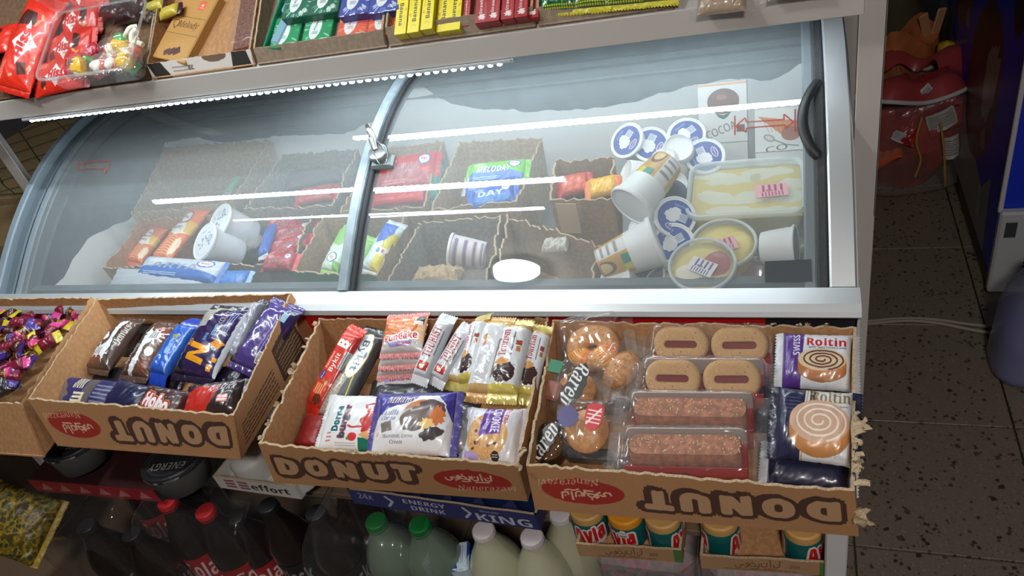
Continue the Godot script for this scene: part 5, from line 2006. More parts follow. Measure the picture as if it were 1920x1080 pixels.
func _box_right() -> void:
	var navy := M(rgb8(34, 36, 62), 0.32, 0.0, {"coat": 0.3})
	var white := M(rgb8(206, 210, 216), 0.35, 0.0, {"coat": 0.3})
	var pur := M(rgb8(78, 50, 124), 0.32, 0.0, {"coat": 0.3})
	_biscuit_tray("red tray of two jam biscuits at the rear of the right carton", 1222, 1446, 652, 0.83, false, 3)
	_biscuit_tray("red tray of two jam biscuits, second from the rear in the right carton", 1206, 1432, 716, 0.83, false, 8)
	_biscuit_tray("red tray holding a brown cake bar, behind the frontmost tray", 1182, 1412, 782, 0.83, true, 13)
	_biscuit_tray("frontmost red tray with a brown cake bar, at the carton's front wall", 1172, 1402, 852, 0.83, true, 18)
	var o := {"up": Vector3(0, 1, 0.45), "sd": 4, "px": 8.0, "q": 0.5, "wr": 0.8}
	pk("swiss_roll_packet", "purple and white Swiss roll packet at the rear right corner of the right carton", "cake", 1468, 676, 0.835, 1596, 682, 0.835, 0.088, 0.034, TM(t_roll(false), 0.3, {"coat": 0.3}), white, o)
	o = {"up": Vector3(0, 1, 0.5), "sd": 6, "px": 8.0, "q": 0.5, "wr": 0.8}
	pk("swiss_roll_packet", "navy and white Swiss roll packet lying in front of the purple one", "cake", 1458, 792, 0.842, 1598, 806, 0.842, 0.1, 0.034, TM(t_roll(true), 0.3, {"coat": 0.3}), navy, o)
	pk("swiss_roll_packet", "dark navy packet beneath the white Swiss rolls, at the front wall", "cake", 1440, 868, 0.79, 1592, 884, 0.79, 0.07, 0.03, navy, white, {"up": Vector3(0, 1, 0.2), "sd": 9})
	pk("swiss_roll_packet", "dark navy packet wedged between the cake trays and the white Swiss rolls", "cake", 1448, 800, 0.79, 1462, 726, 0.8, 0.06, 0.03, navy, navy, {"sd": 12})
	# the film-wrapped buns on the left of the carton
	var t := _bun("wrapped_bun", "ring-shaped bun in clear orange-printed film, at the right carton's rear left", "bun", py(1112, 652, 0.83), Vector3(0, 1, 0.6), 0.2, "ring", 0.044, 3)
	part(t, "film", film_mesh(0.14, 0.1, 0.066, 31, 1.6), film)
	t = _bun("wrapped_bun", "seeded bun in clear film, behind the biscuit trays' left ends", "bun", py(1166, 694, 0.81), Vector3(0.3, 1, 0.4), 1.0, "bun", 0.036, 5)
	part(t, "film", film_mesh(0.1, 0.07, 0.056, 35, 1.6), film)
	t = _bun("wrapped_cupcake", "cupcake in clear film with white script lettering and a green mark", "cake", py(1082, 734, 0.82), Vector3(0.1, 1, 0.5), -0.2, "muffin", 0.036, 7)
	part(t, "film", film_mesh(0.1, 0.085, 0.064, 41, 1.2), film)
	_script(t, "Raren", Vector3(0.006, 0.035, 0.0), 0.075, 0.03, -PI / 2 - 0.15)
	var g := G.new()
	g.box(Vector3(-0.034, 0.034, -0.022), Vector3(0.022, 0.001, 0.02), 0.0003)
	part(t, "green_mark", g.mesh(), M(rgb8(20, 120, 84), 0.4))
	g = G.new()
	g.box(Vector3(-0.03, 0.02, 0.014), Vector3(0.026, 0.02, 0.03), 0.004)
	part(t, "pink_filling", g.mesh(), M(rgb8(150, 96, 86), 0.6))
	t = _bun("wrapped_cupcake", "cupcake in clear film with a violet star and a red badge", "cake", py(1102, 810, 0.82), Vector3(0.0, 1, 0.5), 0.0, "muffin", 0.038, 9)
	part(t, "film", film_mesh(0.1, 0.085, 0.066, 45, 1.2), film)
	var star := PackedVector2Array()
	for k in 24:
		star.append(Vector2(0.017 if k % 2 else 0.0145, 0).rotated(TAU * k / 24))
	g = G.new()
	g.prism(star, 0.0, 0.0008, Transform3D(Basis(), Vector3(-0.022, 0.035, -0.012)))
	part(t, "violet_star", g.mesh(), M(rgb8(64, 54, 120), 0.35))
	var bd := Cv.new(60, 80, rgb8(196, 40, 52))
	bd.lines(8, 16, 44, 44, 4, rgb8(240, 220, 220), 3)
	bd.line(PackedVector2Array([Vector2(10, 60), Vector2(48, 14)]), 6.0, rgb8(240, 226, 226))
	var sh := PackedVector2Array([Vector2(-0.013, -0.016), Vector2(-0.007, -0.021), Vector2(0.007, -0.021), Vector2(0.013, -0.016), Vector2(0.013, 0.004), Vector2(0.007, 0.016), Vector2(0, 0.02), Vector2(-0.007, 0.016), Vector2(-0.013, 0.004)])
	g = G.new()
	g.prism(sh, 0.0, 0.0008, Transform3D(Basis(Vector3.UP, -0.15), Vector3(0.016, 0.0355, -0.012)))
	part(t, "red_badge", g.mesh(), TM(bd.tex(), 0.35))
	g = G.new()
	g.box(Vector3(0, -0.022, 0.03), Vector3(0.07, 0.02, 0.022), 0.005)
	part(t, "dark_tray", g.mesh(), M(rgb8(46, 48, 56), 0.4))
	t = _bun("wrapped_cupcake", "dark film packet with white script at the front left corner of the right carton", "cake", py(1030, 838, 0.812), Vector3(-0.1, 1, 0.5), 0.9, "muffin", 0.024, 12)
	part(t, "film", film_mesh(0.085, 0.05, 0.05, 48, 1.3), M(Color(0.12, 0.12, 0.13, 0.5), 0.1))
	_script(t, "Karen", Vector3(0.0, 0.029, 0.0), 0.066, 0.026, 0.2)
	for q in [[1052, 640, 1.2], [1158, 762, 0.4], [1176, 868, 0.8], [1455, 720, 1.4]]:
		t = thing("film_scrap", "crumpled clear film packet in the right carton, %s" % {1.2: "at its rear left corner", 0.4: "beside the cake trays' left ends", 0.8: "at the frontmost tray's left end", 1.4: "between the biscuits and the purple packet"}[q[2]], "wrapper", "", py(q[0], q[1], 0.795), Basis(Vector3.UP, q[2]))
		part(t, "film", film_mesh(0.06, 0.045, 0.04, int(q[0]), 2.2, 0.01), film)
		g = G.new()
		g.ball(Vector3.ZERO, Vector3(0.022, 0.014, 0.015), 10)
		part(t, "filling", g.mesh(), M(rgb8(70, 48, 40), 0.6))

# raised white lettering edged in black, as on the cupcake film
func _script(t: Node3D, s: String, at: Vector3, w: float, h: float, rot: float) -> void:
	var c := Cv.new(200, 90, rgb8(30, 30, 32))
	c.text(s, 100, 45, 180, 66, rgb8(222, 224, 226), {"serif": true, "shear": 0.3})
	var g := G.new()
	var out := PackedVector2Array()
	for k in 28:
		var a := TAU * k / 28
		out.append(Vector2(cos(a) * w * 0.5 * (1.0 + 0.06 * sin(k * 2.3)), sin(a) * h * 0.5 * (1.0 + 0.12 * cos(k * 3.1))))
	g.prism(out, 0.0, 0.0008, Transform3D(Basis(Vector3.UP, rot), at))
	part(t, "script_lettering", g.mesh(), TM(c.tex(), 0.35), "white script on black")

func _box_mid() -> void:
	var red := M(rgb8(206, 46, 32), 0.32, 0.0, {"coat": 0.3})
	var dark := M(rgb8(54, 54, 58), 0.3, 0.0, {"coat": 0.4})
	var white := M(rgb8(210, 213, 218), 0.3, 0.0, {"coat": 0.4})
	var gold := M(rgb8(206, 190, 110), 0.28, 0.25, {"coat": 0.4})
	var tan_ := M(rgb8(196, 150, 92), 0.35, 0.1, {"coat": 0.3})
	var bar := {"px": 9.0, "pv": 4.0, "q": 0.5, "seal": 0.014, "wr": 0.5, "waist": 0.02}
	var bx := func(sd: int, extra := {}) -> Dictionary:
		var d: Dictionary = bar.duplicate()
		d.merge(extra, true)
		d["sd"] = sd
		return d
	pk("wafer_bar", "red wafer bar with a big white letter, leaning beside a charcoal bar", "wafer", 590, 762, 0.79, 664, 626, 0.86, 0.042, 0.02, TM(t_bykit_red(), 0.3, {"coat": 0.3}), red, bx.call(3, {"up": Vector3(-0.05, 1, 0.5)}))
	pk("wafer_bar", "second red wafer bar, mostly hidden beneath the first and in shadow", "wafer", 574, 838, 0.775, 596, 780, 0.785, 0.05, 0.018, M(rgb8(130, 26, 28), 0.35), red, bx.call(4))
	pk("wafer_bar", "charcoal wafer bar with a white oval nameplate, beside the red bar", "wafer", 702, 628, 0.845, 622, 782, 0.79, 0.058, 0.022, TM(t_bykit_dark(), 0.3, {"coat": 0.3}), dark, bx.call(5))
	var pan := TM(up_tex_of(t_pancake()), 0.3, {"coat": 0.35})
	var stp := TM(t_stripes(), 0.4)
	for k in 4:
		var y: float = 662.0 + [0, 22, 40, 66][k]
		pk("pancake_packet", ["topmost orange pancake packet with striped red ends, standing at the rear wall", "second pancake packet of the stack, just its printed foot showing", "third pancake packet of the stack, under two others", "lowest pancake packet of the stack, its striped end towards the front"][k], "cake", 752 - k * 3, y, 0.86 - k * 0.02, 764 - k * 3, y - 66, 0.886 - k * 0.022, 0.082, 0.026, pan, stp, {"up": Vector3(0, 1, 0.65), "sd": 7 + k, "group": "orange pancake packets", "seal": 0.009})
	var tou := TM(t_tourist(), 0.26, {"coat": 0.5})
	pk("chocolate_bar", "white bar with dark red lettering, next to the pancake packets", "chocolate bar", 790, 706, 0.845, 836, 604, 0.89, 0.034, 0.024, tou, white, bx.call(11, {"pv": 2.2, "up": Vector3(0.0, 1, 0.5)}))
	pk("chocolate_bar", "white bar with dark red lettering, second from the pancake packets", "chocolate bar", 822, 710, 0.84, 874, 622, 0.88, 0.034, 0.024, tou, white, bx.call(12, {"pv": 2.2, "up": Vector3(0.0, 1, 0.5)}))
	var wb := TM(t_wafer(true), 0.2, {"coat": 0.6})
	var wf := TM(t_wafer(false), 0.22, {"coat": 0.6})
	pk("wafer_packet", "white wafer packet with gold foot, leaning third from the pancake packets", "wafer", 850, 716, 0.835, 896, 622, 0.87, 0.045, 0.024, wb, gold, bx.call(13, {"pv": 3.0, "up": Vector3(-0.4, 1, 0.4)}))
	pk("wafer_packet", "white wafer packet turned on its side, dark chocolate printed along its edge", "wafer", 878, 718, 0.85, 904, 602, 0.888, 0.04, 0.03, wf, gold, bx.call(14, {"pv": 3.0, "up": Vector3(-0.5, 1, 0.4)}))
	pk("wafer_packet", "shiny white wafer packet back, its fine print showing, gold at both ends", "wafer", 902, 738, 0.852, 938, 606, 0.892, 0.05, 0.028, wb, tan_, bx.call(15, {"pv": 3.0, "wr": 1.0}))
	pk("wafer_packet", "white wafer packet with a chocolate piece on its front, gold at both ends", "wafer", 942, 740, 0.855, 972, 612, 0.89, 0.05, 0.03, wf, gold, bx.call(16, {"pv": 3.0, "wr": 1.0}))
	pk("wafer_packet", "white wafer packet squeezed against the right wall of the lettered carton", "wafer", 985, 742, 0.84, 1014, 622, 0.875, 0.035, 0.026, wf, gold, bx.call(17, {"pv": 3.0, "up": Vector3(0.3, 1, 0.4)}))
	pk("wafer_packet", "tan and gold packet lying across, under the feet of the white wafers", "wafer", 872, 764, 0.808, 984, 770, 0.808, 0.05, 0.03, tan_, gold, bx.call(18))
	pk("biscuit_packet", "white and green burger biscuit packet at the front left of the lettered carton", "biscuits", 612, 792, 0.825, 738, 796, 0.83, 0.1, 0.034, TM(t_burger(), 0.26, {"coat": 0.4}), white, {"sd": 21, "up": Vector3(-0.1, 1, 0.35)})
	pk("biscuit_packet", "blue and white packet showing a marble cake, at the lettered carton's front", "cake", 706, 796, 0.846, 850, 794, 0.846, 0.104, 0.04, TM(t_milano(), 0.28, {"coat": 0.35}), M(rgb8(80, 74, 140), 0.3, 0.0, {"coat": 0.4}), {"sd": 22, "up": Vector3(0.0, 1, 0.42)})
	pk("biscuit_packet", "plain silver-grey packet standing between the marble cake and the cookie", "biscuits", 852, 852, 0.815, 872, 762, 0.83, 0.05, 0.034, M(rgb8(128, 126, 126), 0.3, 0.15, {"coat": 0.4}), dark, {"sd": 23, "up": Vector3(0.3, 1, 0.3)})
	pk("cookie_packet", "silver cookie packet with a violet panel, at the front right of the lettered carton", "biscuits", 878, 816, 0.83, 974, 820, 0.83, 0.09, 0.034, TM(t_cookie(), 0.28, {"coat": 0.4}), M(rgb8(190, 190, 206), 0.28, 0.1, {"coat": 0.4}), {"sd": 24, "up": Vector3(0.0, 1, 0.4)})
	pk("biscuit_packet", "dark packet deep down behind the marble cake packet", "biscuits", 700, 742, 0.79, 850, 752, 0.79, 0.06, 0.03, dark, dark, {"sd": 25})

func up_tex_of(t: Texture2D) -> ImageTexture:
	var im: Image = t.get_image().duplicate()
	im.rotate_90(CLOCKWISE)
	return ImageTexture.create_from_image(im)

func _box_two() -> void:
	var brown := M(rgb8(84, 62, 54), 0.35)
	var blue := M(rgb8(32, 66, 176), 0.3, 0.0, {"coat": 0.5})
	var ink := M(rgb8(36, 28, 54), 0.3, 0.0, {"coat": 0.5})
	var pur := M(rgb8(70, 54, 118), 0.25, 0.0, {"coat": 0.6})
	var h := 0.04
	pk("cake_packet", "brown cake packet with a white milk splash, at the left of its carton", "cake", 184, 692, 0.845, 246, 604, 0.872, 0.074, 0.034, TM(t_splash(3, "Donuts"), 0.3, {"coat": 0.3}), brown, {"sd": 2, "up": Vector3(-0.1, 1, 0.4)})
	pk("cake_packet", "brown cake packet with white script lettering, second from the left in its carton", "cake", 312, 612, 0.872, 252, 706, 0.845, 0.074, 0.034, TM(t_splash(6, "Donuts"), 0.3, {"coat": 0.3}), brown, {"sd": 5, "up": Vector3(0.0, 1, 0.4)})
	pk("wafer_bar", "bright blue wafer bar with its crumpled foot, in the middle of its carton", "wafer", 298, 700, 0.848, 354, 614, 0.876, 0.05, 0.028, TM(t_blue(), 0.28, {"coat": 0.5}), blue, {"sd": 3, "px": 9.0, "pv": 4.0, "q": 0.5, "seal": 0.03, "droop": 0.6, "waist": 0.02})
	pk("wafer_bar", "darker blue wafer bar, almost hidden behind the bright one", "wafer", 330, 690, 0.835, 372, 610, 0.866, 0.03, 0.02, blue, blue, {"sd": 8})
	pk("puff_packet", "dark purple packet with a large orange letter, silver at its top", "snack bag", 362, 706, 0.855, 432, 582, 0.898, 0.112, 0.04, TM(t_n(), 0.24, {"coat": 0.6}), ink, {"sd": 4, "up": Vector3(-0.1, 1, 0.45)})
	pk("wafer_bar", "narrow bar with a grey edge, between the two purple packets", "wafer", 442, 672, 0.86, 490, 570, 0.9, 0.022, 0.03, M(rgb8(150, 152, 166), 0.3, 0.1, {"coat": 0.4}), ink, {"sd": 6, "px": 9.0, "pv": 5.0, "q": 0.45})
	pk("puff_packet", "glossy purple packet with a barcode, against the right wall of its carton", "snack bag", 462, 690, 0.852, 536, 576, 0.893, 0.074, 0.038, TM(t_purple(), 0.2, {"coat": 0.7}), pur, {"sd": 7, "up": Vector3(0.25, 1, 0.35)})
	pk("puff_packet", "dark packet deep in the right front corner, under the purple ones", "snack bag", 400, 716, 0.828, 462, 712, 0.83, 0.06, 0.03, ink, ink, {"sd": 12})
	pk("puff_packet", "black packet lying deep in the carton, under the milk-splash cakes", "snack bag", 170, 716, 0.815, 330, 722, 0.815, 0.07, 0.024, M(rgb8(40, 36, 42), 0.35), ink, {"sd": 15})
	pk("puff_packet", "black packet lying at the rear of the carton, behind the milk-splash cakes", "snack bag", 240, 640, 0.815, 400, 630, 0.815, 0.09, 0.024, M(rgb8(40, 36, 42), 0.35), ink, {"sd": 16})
	pk("cake_packet", "navy packet with cream lettering, lying at the front left of its carton", "cake", 92, 738, 0.842, 224, 752, 0.842, 0.078, 0.034, TM(t_navy_letters(), 0.35), M(rgb8(46, 46, 110), 0.35), {"sd": 9, "up": Vector3(0, 1, 0.3)})
	pk("cake_packet", "midnight blue packet, lying beside the cream-lettered one", "cake", 206, 744, 0.842, 276, 762, 0.842, 0.076, 0.034, M(rgb8(30, 30, 66), 0.28, 0.0, {"coat": 0.4}), M(rgb8(44, 44, 110), 0.35), {"sd": 10, "up": Vector3(0, 1, 0.3)})
	pk("wafer_packet", "dark packet with a big white name edged in red, at the front wall", "wafer", 268, 752, 0.848, 346, 768, 0.845, 0.066, 0.03, TM(t_hobo(), 0.3, {"coat": 0.4}), ink, {"sd": 13, "up": Vector3(0, 1, 0.4)})
	pk("wafer_packet", "red and black packet lying at the front right corner of its carton", "wafer", 352, 756, 0.845, 452, 744, 0.85, 0.07, 0.032, TM(t_red_dark(), 0.3, {"coat": 0.4}), ink, {"sd": 14, "up": Vector3(0, 1, 0.35)})

func _box_one() -> void:
	var rng := RandomNumberGenerator.new()
	rng.seed = 17
	var face := TM(t_candy(), 0.28, {"coat": 0.5})
	var seals := [M(rgb8(206, 70, 140), 0.3, 0.0, {"coat": 0.4}), M(rgb8(70, 46, 132), 0.3, 0.0, {"coat": 0.4}), M(rgb8(206, 190, 40), 0.3, 0.0, {"coat": 0.4})]
	var faces := [face, M(rgb8(74, 34, 30), 0.3, 0.0, {"coat": 0.5}), M(rgb8(120, 24, 50), 0.3, 0.0, {"coat": 0.5})]
	var words := ["gold-lettered brown toffee", "plain dark brown toffee", "crimson toffee"]
	var ends := ["magenta", "purple", "yellow"]
	var row_names := ["rearmost", "second", "third", "fourth", "fifth", "sixth", "seventh", "eighth", "frontmost"]
	var proto := {}
	for j in 9:
		var y := 574.0 + j * 16
		for i in 9:
			var x := -70.0 + i * 25 + rng.randf_range(-6, 6) + (8 - j) * 2.0
			if x > 158 - j * 16:
				continue
			var f := rng.randi() % 3
			var e := rng.randi() % 3
			var c := py(x, y + rng.randf_range(-5, 5), 0.862 + rng.randf_range(-0.01, 0.014))
			var key := f * 3 + e
			var label := "%s, %s ends, in the leftmost carton: %s row, %s from left" % [words[f], ends[e], row_names[j], ["first", "second", "third", "fourth", "fifth", "sixth", "seventh", "eighth", "ninth"][i]]
			var t: Node3D
			if proto.has(key):
				t = copy(proto[key], label)
			else:
				t = bag("wrapped_toffee", label, "candy", "wrapped toffees in the leftmost carton", c - Vector3(0.016, 0, 0), c + Vector3(0.016, 0, 0), Vector3.UP, 0.026, 0.018, faces[f], seals[e], {"sd": key, "seal": 0.014, "px": 8.0})
				proto[key] = t
			t.transform = Transform3D(Basis.from_euler(Vector3(rng.randf_range(-0.7, 0.7), rng.randf() * TAU, rng.randf_range(-0.5, 0.5))), c)
	pk("puff_packet", "black crinkled packet at the front of the leftmost carton", "snack bag", -40, 740, 0.86, 24, 708, 0.862, 0.07, 0.03, M(rgb8(46, 44, 48), 0.25, 0.0, {"coat": 0.6}), M(rgb8(40, 38, 42), 0.3), {"sd": 5, "wr": 2.0})
	pk("puff_packet", "black crinkled packet under the toffees, half out of the photo", "snack bag", -60, 700, 0.84, 10, 680, 0.842, 0.07, 0.03, M(rgb8(52, 46, 54), 0.25, 0.0, {"coat": 0.6}), M(rgb8(40, 38, 42), 0.3), {"sd": 15, "wr": 2.0})

func t_lid(blue: bool) -> Texture2D:
	var c := Cv.new(128, 128, rgb8(226, 232, 238))
	if blue:
		c.ell(64, 64, 58, 58, rgb8(40, 74, 156))
		c.blob(54, 62, 26, 22, rgb8(226, 230, 236), 0.12, 3)
		c.blob(60, 46, 18, 14, rgb8(226, 230, 236), 0.12, 5)
		c.rect(78, 44, 26, 28, rgb8(206, 214, 226)); c.lines(80, 46, 22, 22, 4, rgb8(110, 124, 160), 4)
		c.ell(66, 100, 22, 11, rgb8(226, 220, 226)); c.ell(66, 100, 19, 8, rgb8(70, 60, 150))
		c.text("Tandis", 66, 100, 30, 8, rgb8(230, 220, 226), {"shear": 0.2})
		c.text("Vanilla", 66, 22, 42, 9, rgb8(190, 204, 230), {"shear": 0.2, "thin": true})
	else:
		c.arc(64, 64, 52, 52, 0, TAU, 2.0, rgb8(196, 206, 220))
		var rng := RandomNumberGenerator.new()
		rng.seed = 4
		for k in 22:
			var a := rng.randf() * TAU
			var r := rng.randf_range(10, 46)
			c.blob(64 + cos(a) * r, 64 + sin(a) * r, rng.randf_range(2, 6), rng.randf_range(2, 5), rgb8(120, 134, 170), 0.4, k)
		c.ell(92, 88, 14, 12, rgb8(110, 124, 166)); c.ell(92, 88, 10, 8, rgb8(226, 230, 236))
		c.text("Tak", 92, 88, 14, 8, rgb8(110, 124, 166))
	return c.tex()

func t_gold_cup() -> Texture2D:
	var c := Cv.new(300, 160, rgb8(196, 152, 76))
	c.rect(0, 0, 300, 46, rgb8(226, 230, 232))
	c.rect(0, 148, 300, 12, rgb8(226, 228, 228))
	for k in 3:
		var x := k * 100.0
		c.rect(x + 4, 46, 40, 92, rgb8(216, 216, 212)); c.lines(x + 8, 52, 32, 80, 9, rgb8(130, 130, 132), k + 2)
		c.ell(x + 72, 78, 20, 16, rgb8(110, 70, 50)); c.ell(x + 72, 78, 15, 11, rgb8(214, 190, 130))
		c.text("Special", x + 72, 110, 46, 14, rgb8(92, 60, 44), {"shear": 0.3, "serif": true})
		c.rect(x + 52, 46, 22, 8, rgb8(40, 130, 110)); c.rect(x + 76, 46, 16, 8, rgb8(206, 200, 60))
	return c.tex()

func t_orange_pack() -> Texture2D:
	var c := Cv.new(300, 120, rgb8(226, 116, 52))
	c.rect(0, 0, 300, 20, rgb8(206, 92, 40))
	c.poly(PackedVector2Array([Vector2(150, 0), Vector2(190, 0), Vector2(210, 120), Vector2(150, 120), Vector2(130, 60)]), rgb8(232, 226, 214))
	c.poly(PackedVector2Array([Vector2(150, 96), Vector2(216, 84), Vector2(216, 120), Vector2(150, 120)]), rgb8(230, 180, 50))
	c.text("Caramel", 172, 40, 64, 20, rgb8(60, 62, 110), {"rot": -PI / 2})
	c.ell(236, 52, 36, 32, rgb8(90, 96, 140)); c.ell(236, 52, 31, 27, rgb8(226, 220, 216))
	c.text("Magic", 236, 50, 44, 16, rgb8(90, 70, 90), {"rot": -PI / 2 * 0.9})
	for k in 8:
		c.line(PackedVector2Array([Vector2(20 + k * 14, 34), Vector2(28 + k * 14, 60), Vector2(20 + k * 14, 92)]), 4.0, rgb8(236, 190, 150))
	c.blob(70, 104, 50, 14, rgb8(240, 214, 180), 0.1, 5)
	return c.tex()

func t_ice_pack(base: Color, second: Color, s: String, ink: Color) -> Texture2D:
	var c := Cv.new(280, 110, base)
	c.poly(PackedVector2Array([Vector2(0, 70), Vector2(120, 40), Vector2(280, 78), Vector2(280, 110), Vector2(0, 110)]), second)
	c.text(s, 132, 52, 170, 30, ink, {"shear": 0.15})
	c.ell(234, 30, 30, 20, rgb8(60, 96, 186)); c.ell(234, 30, 25, 15, rgb8(230, 232, 236))
	c.text("Day", 234, 30, 30, 13, rgb8(196, 60, 60))
	c.lines(30, 84, 120, 16, 2, base.lightened(0.4), 4)
	c.blob(56, 26, 30, 14, base.lightened(0.45), 0.3, 6)
	return c.tex()

func t_green_pack() -> Texture2D:
	var c := Cv.new(300, 110, rgb8(206, 226, 206))
	c.poly(PackedVector2Array([Vector2(180, 0), Vector2(300, 0), Vector2(300, 110), Vector2(210, 110), Vector2(160, 60)]), rgb8(130, 190, 96))
	c.poly(PackedVector2Array([Vector2(0, 80), Vector2(60, 70), Vector2(50, 110), Vector2(0, 110)]), rgb8(120, 184, 90))
	c.ell(78, 56, 34, 30, rgb8(60, 104, 180)); c.ell(78, 54, 28, 24, rgb8(232, 236, 236))
	c.text("day", 78, 54, 24, 34, rgb8(190, 100, 70), {"rot": -PI / 2 + 0.2})
	return c.tex()

func t_blue_yellow() -> Texture2D:
	var c := Cv.new(300, 110, rgb8(214, 226, 226))
	c.rect(0, 56, 96, 54, rgb8(222, 206, 40)); c.rect(140, 62, 100, 48, rgb8(214, 196, 40))
	c.poly(PackedVector2Array([Vector2(160, 20), Vector2(300, 0), Vector2(300, 84), Vector2(240, 90), Vector2(180, 60)]), rgb8(44, 100, 196))
	c.rect(104, 40, 30, 60, rgb8(226, 226, 226)); c.ell(118, 56, 15, 10, rgb8(60, 130, 170)); c.rect(108, 76, 22, 12, rgb8(206, 90, 80))
	for k in 12:
		c.line(PackedVector2Array([Vector2(6 + k * 7, 60), Vector2(4 + k * 7, 106)]), 1.5, rgb8(190, 170, 30))
	return c.tex()

func t_cocoa() -> Texture2D:
	var c := Cv.new(200, 260, rgb8(218, 220, 220))
	c.ell(104, 78, 66, 56, rgb8(120, 84, 76))
	for k in 7:
		c.arc(104, 78, 60 - k * 9, 54, PI * 1.05, PI * 1.9, 1.5, rgb8(90, 60, 56))
	c.ell(98, 60, 22, 12, rgb8(150, 112, 102))
	c.poly(PackedVector2Array([Vector2(70, 128), Vector2(104, 140), Vector2(136, 126), Vector2(120, 148), Vector2(104, 158), Vector2(84, 148)]), rgb8(60, 110, 84))
	c.text("COCOA", 92, 204, 130, 36, rgb8(96, 84, 80), {"rot": -0.35, "thin": true})
	c.rect(156, 186, 34, 32, rgb8(120, 90, 84))
	c.rect(0, 0, 200, 8, rgb8(226, 160, 110))
	return c.tex()

func t_cone() -> Texture2D:
	var c := Cv.new(200, 200, rgb8(220, 222, 222))
	c.poly(PackedVector2Array([Vector2(10, 30), Vector2(190, 66), Vector2(196, 110), Vector2(130, 140)]), rgb8(208, 130, 82))
	c.ell(150, 120, 40, 34, rgb8(166, 96, 72))
	for k in 6:
		c.line(PackedVector2Array([Vector2(30 + k * 22, 36 + k * 5), Vector2(60 + k * 14, 110)]), 1.5, rgb8(180, 104, 64))
	c.ell(60, 136, 26, 16, rgb8(150, 150, 148), 0.5); c.ell(60, 136, 18, 9, rgb8(206, 208, 206), 0.5)
	c.line(PackedVector2Array([Vector2(80, 146), Vector2(130, 172), Vector2(180, 180)]), 6.0, rgb8(140, 140, 138))
	c.text("CO", 90, 186, 90, 26, rgb8(90, 84, 84), {"rot": -0.15, "thin": true})
	return c.tex()

func t_label(bg: Color, ink: Color) -> Texture2D:
	var c := Cv.new(120, 80, bg)
	c.lines(8, 8, 60, 60, 4, ink, 3)
	c.lines(76, 10, 38, 58, 7, ink, 8)
	c.ell(60, 46, 12, 9, ink.lightened(0.2))
	return c.tex()

func ice_carton(label: String, T: Array, ys: Array, depth: float, o := {}) -> Node3D:
	var t4 := []
	var b4 := []
	for k in 4:
		var p := py(T[k][0], T[k][1], ys[k])
		t4.append(p)
	var mid: Vector3 = (t4[0] + t4[1] + t4[2] + t4[3]) / 4.0
	for p in t4:
		b4.append(p.lerp(Vector3(mid.x, p.y, mid.z), 0.06) - Vector3(0, depth, 0))
	return carton("ice_cream_carton", label, "", b4, t4, o)

